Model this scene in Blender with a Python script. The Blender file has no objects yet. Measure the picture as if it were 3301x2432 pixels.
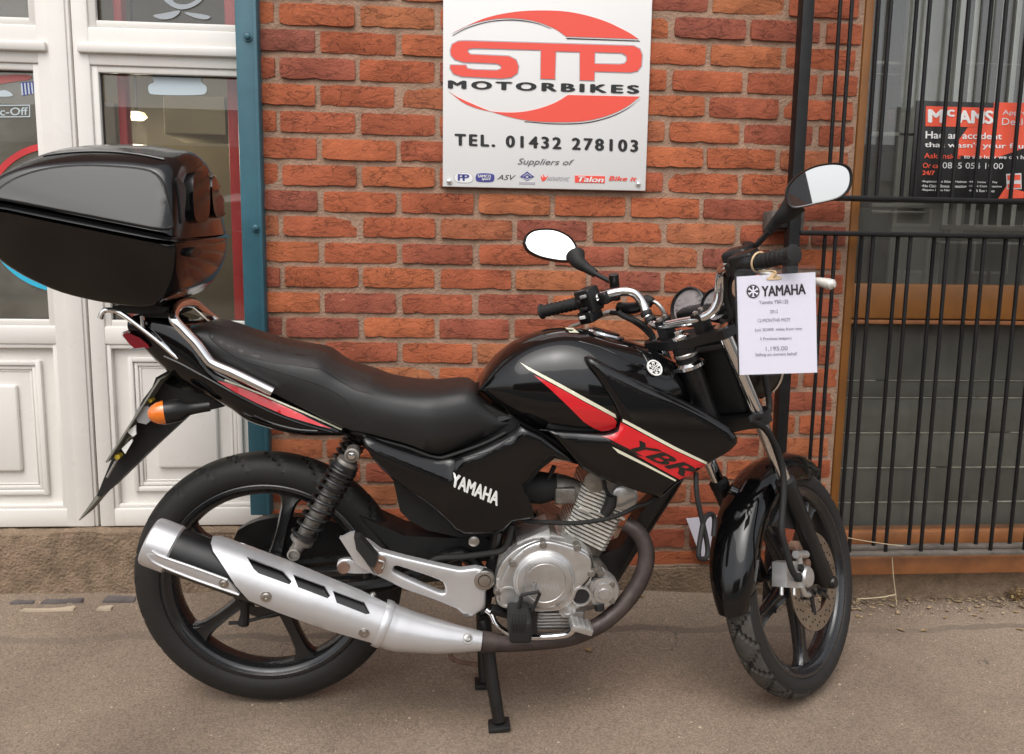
import bpy, bmesh, math, random
from mathutils import Vector, Matrix, noise
from mathutils.geometry import delaunay_2d_cdt
from mathutils.bvhtree import BVHTree

random.seed(7)
scene = bpy.context.scene
COL = scene.collection
R = math.radians

# ---------------------------------------------------------------- camera
# world: X along the wall to the right, Y into the wall (brick face at Y=0), Z up, pavement at Z=0
CAM_POS = Vector((.498, -2.518, 1.111))
YAW, PITCH, ROLL = .0774, .1416, .0145
FPX, CX, CY = 2650.0, 1650.5, 1216.0
FW = Vector((math.sin(YAW) * math.cos(PITCH), math.cos(YAW) * math.cos(PITCH), -math.sin(PITCH)))
_r = Vector((math.cos(YAW), -math.sin(YAW), 0))
_u = _r.cross(FW)
RT = _r * math.cos(ROLL) + _u * math.sin(ROLL)
UPV = _u * math.cos(ROLL) - _r * math.sin(ROLL)
cam_data = bpy.data.cameras.new('camera')
cam = bpy.data.objects.new('camera', cam_data)
COL.objects.link(cam)
scene.camera = cam
cam.matrix_world = Matrix.Translation(CAM_POS) @ Matrix((RT, UPV, -FW)).transposed().to_4x4()
cam_data.sensor_width = 36
cam_data.lens = FPX / 3301 * 36
cam_data.clip_start = .05
cam_data.clip_end = 500

# ---------------------------------------------------------------- sky, sun, exposure
world = bpy.data.worlds.new('World')
scene.world = world
world.use_nodes = True
wn = world.node_tree.nodes
wl = world.node_tree.links
bg = wn['Background']
sky = wn.new('ShaderNodeTexSky')
sky.sky_type = 'NISHITA'
sky.sun_disc = False
SUN_EL, SUN_AZ = R(58), R(-160)          # azimuth measured from +Y towards +X
sky.sun_elevation = SUN_EL
sky.sun_rotation = SUN_AZ
sky.air_density = 1.0
sky.dust_density = 4.0
sky.ozone_density = 1.0
hs = wn.new('ShaderNodeHueSaturation')
hs.inputs['Saturation'].default_value = .22
wl.new(sky.outputs[0], hs.inputs['Color'])
wl.new(hs.outputs[0], bg.inputs['Color'])
bg.inputs['Strength'].default_value = .12
sl = bpy.data.lights.new('sun', 'SUN')
sl.energy = .7
sl.angle = R(60)
sl.color = (1, .97, .92)
sun = bpy.data.objects.new('sun', sl)
COL.objects.link(sun)
sd = Vector((math.sin(SUN_AZ) * math.cos(SUN_EL), math.cos(SUN_AZ) * math.cos(SUN_EL), math.sin(SUN_EL)))
sun.rotation_euler = sd.to_track_quat('Z', 'Y').to_euler()
vs = scene.view_settings
vs.view_transform = 'Standard'
vs.look = 'None'
vs.exposure = 0.87
vs.gamma = 1
vs.use_curve_mapping = False
scene.cycles.max_bounces = 8
scene.cycles.transparent_max_bounces = 12
scene.cycles.use_denoising = True

# ---------------------------------------------------------------- measuring: photograph pixels (3301 x 2432) to places
def ray(sx, sy):
    return FW + RT * ((sx - CX) / FPX) - UPV * ((sy - CY) / FPX)

def W(sx, sy, Y):                       # point on the plane Y = const
    d = ray(sx, sy)
    return CAM_POS + d * ((Y - CAM_POS.y) / d.y)

def GR(sx, sy, Z=0.0):                  # point on the ground
    d = ray(sx, sy)
    return CAM_POS + d * ((Z - CAM_POS.z) / d.z)

def crop(x0, y0, s):
    return lambda pts: [(x0 + x / s, y0 + y / s) for x, y in pts]
k1 = crop(0, 400, 2.36); k2 = crop(200, 900, 2.065); k3 = crop(400, 1400, 1.8356); k4 = crop(1050, 1300, 2.7529)
k5 = crop(1400, 1400, 1.6525); k6 = crop(1450, 950, 2.065); k7 = crop(1650, 500, 2.0382); k8 = crop(2200, 1250, 1.5015)
m1 = crop(0, 0, 2.4911); m2 = crop(0, 900, 1.944); m3 = crop(1400, 0, 2.581); m4 = crop(2400, 0, 2.3596)
m5 = crop(2350, 650, 2.3575); m6 = crop(2500, 1250, 2.065); m7 = crop(0, 1600, 1.9856)

# ---------------------------------------------------------------- materials
MATS = {}
def mat(name, col, rough=.5, metal=0.0, coat=0.0, var=0.0, vscale=8.0, bump=0.0, bscale=60.0, rvar=0.0, spec=.5, col2=None, dirt=None, coat_rough=.04, dist=.02):
    m = bpy.data.materials.new(name); m.use_nodes = True
    n = m.node_tree.nodes; l = m.node_tree.links
    p = n['Principled BSDF']
    p.inputs['Base Color'].default_value = (*col, 1)
    p.inputs['Roughness'].default_value = rough
    p.inputs['Metallic'].default_value = metal
    p.inputs['Specular IOR Level'].default_value = spec
    p.inputs['Coat Weight'].default_value = coat
    p.inputs['Coat Roughness'].default_value = coat_rough
    tc = n.new('ShaderNodeTexCoord')
    if var or col2:
        t = n.new('ShaderNodeTexNoise'); t.inputs['Scale'].default_value = vscale; t.inputs['Detail'].default_value = 6
        t.inputs['Roughness'].default_value = .65
        l.new(tc.outputs['Object'], t.inputs['Vector'])
        r = n.new('ShaderNodeValToRGB'); r.color_ramp.elements[0].position = .3; r.color_ramp.elements[1].position = .72
        c2 = col2 or tuple(min(1, c * (1 + var)) for c in col)
        c1 = col if col2 else tuple(c * (1 - var) for c in col)
        r.color_ramp.elements[0].color = (*c1, 1); r.color_ramp.elements[1].color = (*c2, 1)
        l.new(t.outputs['Fac'], r.inputs['Fac']); l.new(r.outputs['Color'], p.inputs['Base Color'])
    if rvar:
        t2 = n.new('ShaderNodeTexNoise'); t2.inputs['Scale'].default_value = vscale * 1.7; t2.inputs['Detail'].default_value = 8
        l.new(tc.outputs['Object'], t2.inputs['Vector'])
        mr = n.new('ShaderNodeMapRange'); mr.inputs['From Min'].default_value = .3; mr.inputs['From Max'].default_value = .75
        mr.inputs['To Min'].default_value = max(.02, rough - rvar); mr.inputs['To Max'].default_value = rough + rvar
        l.new(t2.outputs['Fac'], mr.inputs['Value']); l.new(mr.outputs['Result'], p.inputs['Roughness'])
    if bump:
        t3 = n.new('ShaderNodeTexNoise'); t3.inputs['Scale'].default_value = bscale; t3.inputs['Detail'].default_value = 5
        l.new(tc.outputs['Object'], t3.inputs['Vector'])
        b = n.new('ShaderNodeBump'); b.inputs['Strength'].default_value = bump; b.inputs['Distance'].default_value = dist
        l.new(t3.outputs['Fac'], b.inputs['Height']); l.new(b.outputs['Normal'], p.inputs['Normal'])
    MATS[name] = m
    return m

def glass_mat(name, tint=(.9, .95, .92), refl=1.6, rough=.0, dust_haze=0.0):
    m = bpy.data.materials.new(name); m.use_nodes = True
    n = m.node_tree.nodes; l = m.node_tree.links
    n.remove(n['Principled BSDF']); out = n['Material Output']
    tr = n.new('ShaderNodeBsdfTransparent'); tr.inputs['Color'].default_value = (*tint, 1)
    gl = n.new('ShaderNodeBsdfGlossy'); gl.inputs['Roughness'].default_value = rough; gl.inputs['Color'].default_value = (1, 1, 1, 1)
    fr = n.new('ShaderNodeFresnel'); ge = n.new('ShaderNodeNewGeometry'); io = n.new('ShaderNodeMapRange')
    io.inputs['To Min'].default_value = refl; io.inputs['To Max'].default_value = 1 / refl      # a thin pane: same reflection from either face
    l.new(ge.outputs['Backfacing'], io.inputs['Value']); l.new(io.outputs[0], fr.inputs['IOR'])
    mx = n.new('ShaderNodeMixShader')
    l.new(fr.outputs[0], mx.inputs[0]); l.new(tr.outputs[0], mx.inputs[1]); l.new(gl.outputs[0], mx.inputs[2])
    last = mx
    if dust_haze:
        df = n.new('ShaderNodeBsdfDiffuse'); df.inputs['Color'].default_value = (.42, .41, .37, 1)
        tc = n.new('ShaderNodeTexCoord'); tn = n.new('ShaderNodeTexNoise'); tn.inputs['Scale'].default_value = 4.5; tn.inputs['Detail'].default_value = 9; tn.inputs['Roughness'].default_value = .7
        mr = n.new('ShaderNodeMapRange'); mr.inputs['From Min'].default_value = .3; mr.inputs['From Max'].default_value = .75; mr.inputs['To Min'].default_value = dust_haze * .35; mr.inputs['To Max'].default_value = dust_haze * 1.4
        l.new(tc.outputs['Object'], tn.inputs['Vector']); l.new(tn.outputs['Fac'], mr.inputs['Value'])
        m2_ = n.new('ShaderNodeMixShader'); l.new(mr.outputs[0], m2_.inputs[0]); l.new(mx.outputs[0], m2_.inputs[1]); l.new(df.outputs[0], m2_.inputs[2]); last = m2_
    l.new(last.outputs[0], out.inputs['Surface'])
    MATS[name] = m
    return m

# ---------------------------------------------------------------- mesh helpers
def new_obj(name, verts, faces, material, parent=None, smooth=True, angle=35, recalc=True):
    me = bpy.data.meshes.new(name)
    me.from_pydata([tuple(v) for v in verts], [], [tuple(f) for f in faces])
    if recalc:
        bm = bmesh.new(); bm.from_mesh(me); bmesh.ops.recalc_face_normals(bm, faces=bm.faces); bm.to_mesh(me); bm.free()
    me.update()
    if smooth:
        me.shade_smooth(); me.set_sharp_from_angle(angle=R(angle))
    if material:
        me.materials.append(MATS[material] if isinstance(material, str) else material)
    o = bpy.data.objects.new(name, me); COL.objects.link(o)
    if parent: o.parent = parent
    return o

def tag(o, label=None, cat=None, group=None, kind=None):
    if label: o['label'] = label
    if cat: o['category'] = cat
    if group: o['group'] = group
    if kind: o['kind'] = kind
    return o

def empty(name, loc=(0, 0, 0)):
    o = bpy.data.objects.new(name, None); COL.objects.link(o); o.location = loc; o.empty_display_size = .1
    return o

def frame_for(d):
    d = d.normalized()
    a = Vector((0, 0, 1)) if abs(d.z) < .9 else Vector((1, 0, 0))
    x = a.cross(d).normalized(); y = d.cross(x)
    return x, y

def smooth_path(pts, sub=6, closed=False):
    P = [Vector(p) for p in pts]; out = []; n = len(P)
    rng = n if closed else n - 1
    for i in range(rng):
        p0 = P[(i - 1) % n] if closed or i > 0 else P[0] * 2 - P[1]
        p1 = P[i]; p2 = P[(i + 1) % n]
        p3 = P[(i + 2) % n] if closed or i + 2 < n else P[-1] * 2 - P[-2]
        for k in range(sub):
            t = k / sub; t2 = t * t; t3 = t2 * t
            out.append(.5 * ((2 * p1) + (p2 - p0) * t + (2 * p0 - 5 * p1 + 4 * p2 - p3) * t2 + (3 * p1 - p0 - 3 * p2 + p3) * t3))
    if not closed: out.append(P[-1])
    return out

class G:
    """collects shapes of ONE part; build() links them as one mesh"""
    def __init__(s): s.v = []; s.f = []
    def add(s, verts, faces):
        o = len(s.v); s.v += [Vector(v) for v in verts]; s.f += [tuple(i + o for i in f) for f in faces]; return s
    def loft(s, rings, closed=True, caps=True, loop=False):
        n = len(rings[0]); o = len(s.v)
        for r in rings: s.v += [Vector(p) for p in r]
        m = len(rings)
        for i in range(m if loop else m - 1):
            a = o + i * n; b = o + ((i + 1) % m) * n
            for k in range(n if closed else n - 1):
                k2 = (k + 1) % n
                s.f.append((a + k, a + k2, b + k2, b + k))
        if caps and closed and not loop:
            s.f.append(tuple(o + k for k in range(n))[::-1]); s.f.append(tuple(o + (m - 1) * n + k for k in range(n)))
        return s
    def tube(s, pts, r, n=10, sub=0, closed=False, flat=None, caps=True):
        P = smooth_path(pts, sub, closed) if sub else [Vector(p) for p in pts]
        m = len(P); rs = r if isinstance(r, (list, tuple)) else None
        rings = []; x = None
        for i, p in enumerate(P):
            if closed: d = P[(i + 1) % m] - P[i - 1]
            else: d = P[min(i + 1, m - 1)] - P[max(i - 1, 0)]
            d.normalize()
            if x is None: x, y = frame_for(d)
            else:
                x = (x - d * x.dot(d)).normalized(); y = d.cross(x)
            if rs:
                t = i / (m - 1) * (len(rs) - 1); k = min(int(t), len(rs) - 2); rr = rs[k] + (rs[k + 1] - rs[k]) * (t - k)
            else: rr = r
            ring = []
            for k in range(n):
                a = 2 * math.pi * k / n
                if flat: ring.append(p + flat[0] * math.cos(a) * rr + flat[1] * math.sin(a) * rr)
                else: ring.append(p + x * math.cos(a) * rr + y * math.sin(a) * rr)
            rings.append(ring)
        return s.loft(rings, True, caps, closed)
    def lathe(s, prof, o, d, n=32, caps=True, arc=None, xref=None):
        o = Vector(o); d = Vector(d).normalized(); x, y = frame_for(d)
        if xref is not None:
            x = (Vector(xref) - d * Vector(xref).dot(d)).normalized(); y = d.cross(x)
        if arc:
            A = [arc[0] + (arc[1] - arc[0]) * k / (n - 1) for k in range(n)]
            rings = [[o + d * h + x * (math.cos(a) * r) + y * (math.sin(a) * r) for r, h in prof] for a in A]
            return s.loft(rings, True, True)
        rings = [[o + d * h + (x * math.cos(2 * math.pi * k / n) + y * math.sin(2 * math.pi * k / n)) * r for k in range(n)] for r, h in prof]
        return s.loft(rings, True, caps)
    def torus(s, prof, o, d, n=64):            # closed profile (r,h)
        o = Vector(o); d = Vector(d).normalized(); x, y = frame_for(d)
        rings = []
        for k in range(n):
            a = 2 * math.pi * k / n; e = x * math.cos(a) + y * math.sin(a)
            rings.append([o + e * r + d * h for r, h in prof])
        return s.loft(rings, True, False, True)
    def box(s, c, size, M=None, bevel=.0, seg=2):
        bm = bmesh.new(); bmesh.ops.create_cube(bm, size=1)
        for v in bm.verts: v.co = Vector((v.co.x * size[0], v.co.y * size[1], v.co.z * size[2]))
        if bevel: bmesh.ops.bevel(bm, geom=bm.edges[:] , offset=bevel, segments=seg, affect='EDGES', profile=.5)
        bm.verts.index_update()
        c = Vector(c)
        vs_ = [(M @ v.co if M else v.co) + c for v in bm.verts]
        fs_ = [[v.index for v in f.verts] for f in bm.faces]
        bm.free()
        return s.add(vs_, fs_)
    def span(s, lo, hi, bevel=.003, seg=2):
        lo = Vector(lo); hi = Vector(hi)
        return s.box((lo + hi) / 2, (hi - lo), None, bevel, seg)
    def prism(s, poly, d, caps=True):          # poly: list of 3D points, extruded by vector d
        n = len(poly); d = Vector(d)
        return s.add([Vector(p) for p in poly] + [Vector(p) + d for p in poly],
                     [tuple(range(n))[::-1], tuple(range(n, 2 * n))] + [(k, (k + 1) % n, n + (k + 1) % n, n + k) for k in range(n)])
    def build(s, name, material, parent=None, smooth=True, angle=35):
        return new_obj(name, s.v, s.f, material, parent, smooth, angle)

def in_poly(x, y, poly):
    c = False; n = len(poly); j = n - 1
    for i in range(n):
        xi, yi = poly[i]; xj, yj = poly[j]
        if (yi > y) != (yj > y) and x < (xj - xi) * (y - yi) / (yj - yi) + xi: c = not c
        j = i
    return c

def dist_poly(x, y, poly):
    best = 1e9; n = len(poly)
    for i in range(n):
        ax, ay = poly[i]; bx, by = poly[(i + 1) % n]
        dx, dy = bx - ax, by - ay; L = dx * dx + dy * dy or 1e-12
        t = max(0, min(1, ((x - ax) * dx + (y - ay) * dy) / L))
        best = min(best, math.hypot(x - ax - dx * t, y - ay - dy * t))
    return best

def densify(poly, step):
    out = []; n = len(poly)
    for i in range(n):
        a = poly[i]; b = poly[(i + 1) % n]; L = math.hypot(b[0] - a[0], b[1] - a[1]); m = max(1, int(L / step))
        for k in range(m): out.append((a[0] + (b[0] - a[0]) * k / m, a[1] + (b[1] - a[1]) * k / m))
    return out

def round2d(poly, it=2, keep=None):            # Chaikin rounding of an outline
    for _ in range(it):
        out = []; n = len(poly)
        for i in range(n):
            a = poly[i]; b = poly[(i + 1) % n]
            out += [(a[0] * .75 + b[0] * .25, a[1] * .75 + b[1] * .25), (a[0] * .25 + b[0] * .75, a[1] * .25 + b[1] * .75)]
        poly = out
    return poly

def triangulate(poly, holes=(), step=None, rings=()):
    """2D outline with holes -> (points, triangles, boundary loops)"""
    pts = []; edges = []; loops = []
    for lp in [poly] + list(holes):
        lp2 = densify(lp, step) if step else lp
        o = len(pts); pts += [Vector(p) for p in lp2]; n = len(lp2); edges += [(o + i, o + (i + 1) % n) for i in range(n)]
    for dr in rings:
        for lp, sgn in [(poly, 1)] + [(h, -1) for h in holes]:
            lp2 = densify(lp, step); n = len(lp2)
            A_ = sum(lp2[i][0] * lp2[(i + 1) % n][1] - lp2[(i + 1) % n][0] * lp2[i][1] for i in range(n)); sg = (1 if A_ > 0 else -1) * sgn
            for i in range(n):
                a = Vector(lp2[i - 1]); c = Vector(lp2[(i + 1) % n]); t = c - a
                if t.length < 1e-9: continue
                t.normalize(); q = (lp2[i][0] - t.y * dr * sg, lp2[i][1] + t.x * dr * sg)
                if in_poly(q[0], q[1], poly) and not any(in_poly(q[0], q[1], h) for h in holes) and min(dist_poly(q[0], q[1], l) for l in [poly] + list(holes)) > dr * .93:
                    pts.append(Vector(q))
    rmax = max(rings) if rings else 0
    if step:
        xs = [p[0] for p in poly]; ys = [p[1] for p in poly]
        y = min(ys) + step * .5; row = 0
        while y < max(ys):
            x = min(xs) + step * (.5 if row % 2 else 0.02)
            while x < max(xs):
                if in_poly(x, y, poly) and not any(in_poly(x, y, h) for h in holes) and min([dist_poly(x, y, l) for l in [poly] + list(holes)]) > max(step * .45, rmax + step * .4):
                    pts.append(Vector((x, y)))
                x += step
            y += step * .87; row += 1
    V, E, F, ov, oe, of = delaunay_2d_cdt([Vector((p[0], p[1])) for p in pts], edges, [], 0, 1e-9)
    tris = []
    for f in F:
        c = [sum(V[i][k] for i in f) / 3 for k in (0, 1)]
        if in_poly(c[0], c[1], poly) and not any(in_poly(c[0], c[1], h) for h in holes):
            a, b, d = (V[i] for i in f)
            if abs((b - a).cross(d - a)) > 1e-14: tris.append(tuple(f))
    cnt = {}
    for t in tris:
        for i in range(3):
            e = (t[i], t[(i + 1) % 3]); cnt[tuple(sorted(e))] = cnt.get(tuple(sorted(e)), 0) + 1
    bound = []
    for t in tris:
        for i in range(3):
            e = (t[i], t[(i + 1) % 3])
            if cnt[tuple(sorted(e))] == 1: bound.append(e)
    return [(v[0], v[1]) for v in V], tris, bound

def slab(pts, tris, bound, front, back):
    """closed shell from a 2D triangulation: front(p) and back(p) give the two skins"""
    n = len(pts)
    v = [front(p) for p in pts] + [back(p) for p in pts]
    f = [t for t in tris] + [tuple(n + i for i in t)[::-1] for t in tris] + [(b, a, n + a, n + b) for a, b in bound]
    used = sorted({i for t in f for i in t}); ix = {o: k for k, o in enumerate(used)}
    return [v[i] for i in used], [tuple(ix[i] for i in t) for t in f]

_txt = {}
def text2d(s, bold=0.0, shear=0.0, spacing=1.0, res=4):
    """lettering as 2D points (u, v, layer) in its own 0..1 box; heavy faces are built up from shifted layers"""
    key = (s, bold, shear, spacing)
    if key in _txt: return _txt[key]
    cu = bpy.data.curves.new('t', 'FONT'); cu.body = s; cu.offset = 0; cu.shear = shear; cu.space_character = spacing
    cu.resolution_u = res; cu.fill_mode = 'FRONT'
    ob = bpy.data.objects.new('t', cu)
    me = bpy.data.meshes.new_from_object(ob)
    V0 = [(v.co.x, v.co.y) for v in me.vertices]; F0 = [tuple(p.vertices) for p in me.polygons]
    bpy.data.objects.remove(ob); bpy.data.curves.remove(cu); bpy.data.meshes.remove(me)
    V = []; Fc = []
    b = bold
    sh = [(0, 0)] if b <= 0 else [(-b, 0), (b, 0), (0, b * .6), (0, -b * .6)] if b < .03 else [(-b, 0), (-b / 3, b * .4), (b / 3, -b * .4), (b, 0), (0, b * .5), (0, -b * .5)]
    for k, (dx, dy) in enumerate(sh):
        o = len(V); V += [(x + dx, y + dy, k) for x, y in V0]; Fc += [tuple(i + o for i in f) for f in F0]
    x0 = min(v[0] for v in V); x1 = max(v[0] for v in V); y0 = min(v[1] for v in V); y1 = max(v[1] for v in V)
    V = [((x - x0) / (x1 - x0), (y - y0) / (y1 - y0), k * .00012) for x, y, k in V]
    _txt[key] = (V, Fc)
    return V, Fc
# ================================================================ SETTING
mat('asphalt', (.245, .190, .146), .9, var=.12, vscale=3.0, bump=.7, bscale=420, dist=.003, spec=.25)
mat('concrete', (.235, .168, .115), .95, var=.32, vscale=22, bump=.9, bscale=110, dist=.010, spec=.2)
mat('mortar', (.345, .222, .156), .95, var=.22, vscale=22, bump=.8, bscale=140, dist=.006, spec=.2)
mat('upvc', (.73, .70, .655), .32, var=.04, vscale=4, rvar=.08, spec=.4)
mat('upvc_gap', (.06, .05, .045), .8)
mat('gasket', (.02, .02, .02), .6)
mat('teal', (.028, .105, .138), .42, var=.2, vscale=6, bump=.08, bscale=40, dist=.004)
mat('red_paint', (.55, .030, .035), .45, var=.15, vscale=6)
mat('iron', (.0085, .008, .0082), .5, spec=.28, var=.4, vscale=25, rvar=.15, bump=.25, bscale=120, dist=.002)
mat('dusty_iron', (.11, .095, .08), .85, var=.4, vscale=20, bump=.3, bscale=90, dist=.003)
mat('timber', (.225, .088, .018), .42, var=.25, vscale=5, bump=.12, bscale=30, dist=.003)
mat('timber_worn', (.23, .085, .026), .6, var=.35, vscale=9, bump=.25, bscale=50, dist=.003)
mat('dark_board', (.088, .087, .079), .75, var=.35, vscale=5)
mat('dark_board_b', (.062, .062, .055), .75, var=.35, vscale=4)
mat('dark_board_c', (.108, .108, .096), .75, var=.35, vscale=6)
mat('dusty_edge', (.36, .36, .31), .9, var=.5, vscale=18)
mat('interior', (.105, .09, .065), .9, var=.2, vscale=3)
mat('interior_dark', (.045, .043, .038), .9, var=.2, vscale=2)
mat('interior_grey', (.33, .33, .31), .7, var=.1)
mat('cream_card', (.52, .46, .30), .8, var=.06)
mat('blind', (.80, .81, .80), .7, var=.06)
mat('sign_white', (.77, .76, .745), .5, spec=.3)
mat('sign_red', (.80, .085, .055), .35)
mat('sign_black', (.012, .011, .011), .4)
mat('sign_grey', (.42, .40, .43), .4)
mat('sign_dark_grey', (.12, .115, .12), .4)
mat('sign_blue', (.045, .045, .25), .4)
mat('chrome', (.78, .78, .78), .07, metal=1, rvar=.04, vscale=20)
mat('steel', (.48, .46, .43), .35, metal=1, rvar=.1, vscale=30)
mat('haze_paled_red', (.42, .12, .11), .5)  # red paled in its colour to look veiled by reflection on the glass
mat('blue_brick', (.115, .098, .094), .8, var=.35, vscale=20, bump=.4, bscale=60, dist=.004)
mat('stone_pale', (.42, .34, .25), .9, var=.25, vscale=14, bump=.4, bscale=60, dist=.004)
mat('leaf_dry', (.33, .22, .10), .8, var=.5, vscale=40)
mat('leaf_pale', (.30, .22, .13), .85, var=.6, vscale=60)
mat('leaf_green', (.085, .11, .03), .7, var=.5, vscale=40)
mat('straw', (.42, .34, .22), .8)
mat('paper', (.72, .70, .79), .5)
mat('paper_ink', (.03, .022, .028), .6)
mat('paper_text', (.26, .24, .30), .6)
mat('frost', (.50, .58, .62), .6)
mat('orange_sign', (.78, .10, .05), .4)
mat('sign_print', (.62, .62, .62), .5)
glass_mat('glass', (.84, .85, .83), 1.6, dust_haze=.02)
glass_mat('reflection_haze_glass', (.84, .85, .83), 1.75, dust_haze=.20)  # pale diffuse veil imitates the reflection on the left door pane
glass_mat('window_glass', (.88, .89, .87), 1.75, dust_haze=.09)

# brick: colour per brick and within each brick, cracks and pits as fine relief
def brick_material():
    m = bpy.data.materials.new('brick'); m.use_nodes = True
    n = m.node_tree.nodes; l = m.node_tree.links; p = n['Principled BSDF']
    oi = n.new('ShaderNodeObjectInfo'); geo = n.new('ShaderNodeNewGeometry')
    r1 = n.new('ShaderNodeValToRGB'); e = r1.color_ramp.elements
    cols = [(0, (.28, .092, .062)), (.10, (.33, .096, .058)), (.24, (.38, .108, .056)), (.5, (.42, .118, .054)), (.75, (.46, .140, .060)), (.92, (.44, .165, .075)), (1, (.33, .095, .052))]
    e[0].position, e[0].color = cols[0][0], (*cols[0][1], 1); e[1].position, e[1].color = 1, (*cols[-1][1], 1)
    for pos, c in cols[1:-1]:
        x = e.new(pos); x.color = (*c, 1)
    l.new(oi.outputs['Random'], r1.inputs['Fac'])
    sh = n.new('ShaderNodeVectorMath'); sh.operation = 'MULTIPLY_ADD'
    cmb = n.new('ShaderNodeCombineXYZ'); mu = n.new('ShaderNodeMath'); mu.operation = 'MULTIPLY'; mu.inputs[1].default_value = 37
    l.new(oi.outputs['Random'], mu.inputs[0]); l.new(mu.outputs[0], cmb.inputs['Y'])
    sh.inputs[1].default_value = (1, 1, 1); l.new(geo.outputs['Position'], sh.inputs[0]); l.new(cmb.outputs[0], sh.inputs[2])
    t1 = n.new('ShaderNodeTexNoise'); t1.inputs['Scale'].default_value = 9; t1.inputs['Detail'].default_value = 8; t1.inputs['Roughness'].default_value = .62
    l.new(sh.outputs[0], t1.inputs['Vector'])
    mx = n.new('ShaderNodeMix'); mx.data_type = 'RGBA'; mx.blend_type = 'MULTIPLY'
    r2 = n.new('ShaderNodeValToRGB'); r2.color_ramp.elements[0].position = .28; r2.color_ramp.elements[0].color = (.66, .64, .66, 1)
    r2.color_ramp.elements[1].position = .66; r2.color_ramp.elements[1].color = (1.12, 1.1, 1.1, 1)
    l.new(t1.outputs['Fac'], r2.inputs['Fac']); mx.inputs['Factor'].default_value = 1
    l.new(r1.outputs['Color'], mx.inputs['A']); l.new(r2.outputs['Color'], mx.inputs['B'])
    # pale specks and lime smears
    t2 = n.new('ShaderNodeTexNoise'); t2.inputs['Scale'].default_value = 45; t2.inputs['Detail'].default_value = 4
    l.new(sh.outputs[0], t2.inputs['Vector'])
    r3 = n.new('ShaderNodeValToRGB'); r3.color_ramp.elements[0].position = .68; r3.color_ramp.elements[1].position = .82
    r3.color_ramp.elements[1].color = (.55, .55, .55, 1)
    l.new(t2.outputs['Fac'], r3.inputs['Fac'])
    mx2 = n.new('ShaderNodeMix'); mx2.data_type = 'RGBA'; mx2.inputs['B'].default_value = (.56, .28, .16, 1)
    l.new(r3.outputs['Color'], mx2.inputs['Factor']); l.new(mx.outputs['Result'], mx2.inputs['A'])
    l.new(mx2.outputs['Result'], p.inputs['Base Color'])
    p.inputs['Roughness'].default_value = .88; p.inputs['Specular IOR Level'].default_value = .22
    # relief: ragged creases stretched along the brick + sandy grain
    mp = n.new('ShaderNodeMapping'); mp.inputs['Scale'].default_value = (16, 16, 22); l.new(sh.outputs[0], mp.inputs['Vector'])
    t3 = n.new('ShaderNodeTexNoise'); t3.inputs['Scale'].default_value = 1.6; t3.inputs['Detail'].default_value = 9; t3.inputs['Roughness'].default_value = .68; t3.inputs['Distortion'].default_value = 2.2
    l.new(mp.outputs[0], t3.inputs['Vector'])
    t4 = n.new('ShaderNodeTexNoise'); t4.inputs['Scale'].default_value = 260; t4.inputs['Detail'].default_value = 3; l.new(sh.outputs[0], t4.inputs['Vector'])
    b1 = n.new('ShaderNodeBump'); b1.inputs['Strength'].default_value = .6; b1.inputs['Distance'].default_value = .010
    # tearing cracks: thin lines where a warped noise crosses its middle value, only in some places
    t5 = n.new('ShaderNodeTexNoise'); t5.inputs['Scale'].default_value = 13; t5.inputs['Detail'].default_value = 6; t5.inputs['Roughness'].default_value = .6; t5.inputs['Distortion'].default_value = .8
    mp5 = n.new('ShaderNodeMapping'); mp5.inputs['Scale'].default_value = (.8, 1, 2.0); mp5.inputs['Rotation'].default_value = (0, .35, 0); l.new(sh.outputs[0], mp5.inputs['Vector']); l.new(mp5.outputs[0], t5.inputs['Vector'])
    ab_ = n.new('ShaderNodeMath'); ab_.operation = 'SUBTRACT'; ab_.inputs[1].default_value = .5; l.new(t5.outputs['Fac'], ab_.inputs[0])
    ab2 = n.new('ShaderNodeMath'); ab2.operation = 'ABSOLUTE'; l.new(ab_.outputs[0], ab2.inputs[0])
    ck = n.new('ShaderNodeMapRange'); ck.inputs['From Min'].default_value = .0; ck.inputs['From Max'].default_value = .016; ck.inputs['To Min'].default_value = 1; ck.inputs['To Max'].default_value = 0; l.new(ab2.outputs[0], ck.inputs['Value'])
    gt = n.new('ShaderNodeMapRange'); gt.inputs['From Min'].default_value = .50; gt.inputs['From Max'].default_value = .60; l.new(t1.outputs['Fac'], gt.inputs['Value'])
    inv = n.new('ShaderNodeMath'); inv.operation = 'SUBTRACT'; inv.inputs[0].default_value = 1; l.new(gt.outputs[0], inv.inputs[1])
    cm = n.new('ShaderNodeMath'); cm.operation = 'MULTIPLY'; l.new(ck.outputs[0], cm.inputs[0]); l.new(inv.outputs[0], cm.inputs[1])
    hh = n.new('ShaderNodeMath'); hh.operation = 'MULTIPLY_ADD'; hh.inputs[1].default_value = -.55; l.new(cm.outputs[0], hh.inputs[0]); l.new(t3.outputs['Fac'], hh.inputs[2]); l.new(hh.outputs[0], b1.inputs['Height'])
    pit = n.new('ShaderNodeMix'); pit.data_type = 'RGBA'; pit.inputs['B'].default_value = (.12, .045, .03, 1)
    cm2 = n.new('ShaderNodeMath'); cm2.operation = 'MULTIPLY'; cm2.inputs[1].default_value = .6; l.new(cm.outputs[0], cm2.inputs[0]); l.new(cm2.outputs[0], pit.inputs['Factor'])
    l.new(mx2.outputs['Result'], pit.inputs['A']); l.new(pit.outputs['Result'], p.inputs['Base Color'])
    b2 = n.new('ShaderNodeBump'); b2.inputs['Strength'].default_value = .4; b2.inputs['Distance'].default_value = .002; l.new(t4.outputs['Fac'], b2.inputs['Height'])
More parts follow.
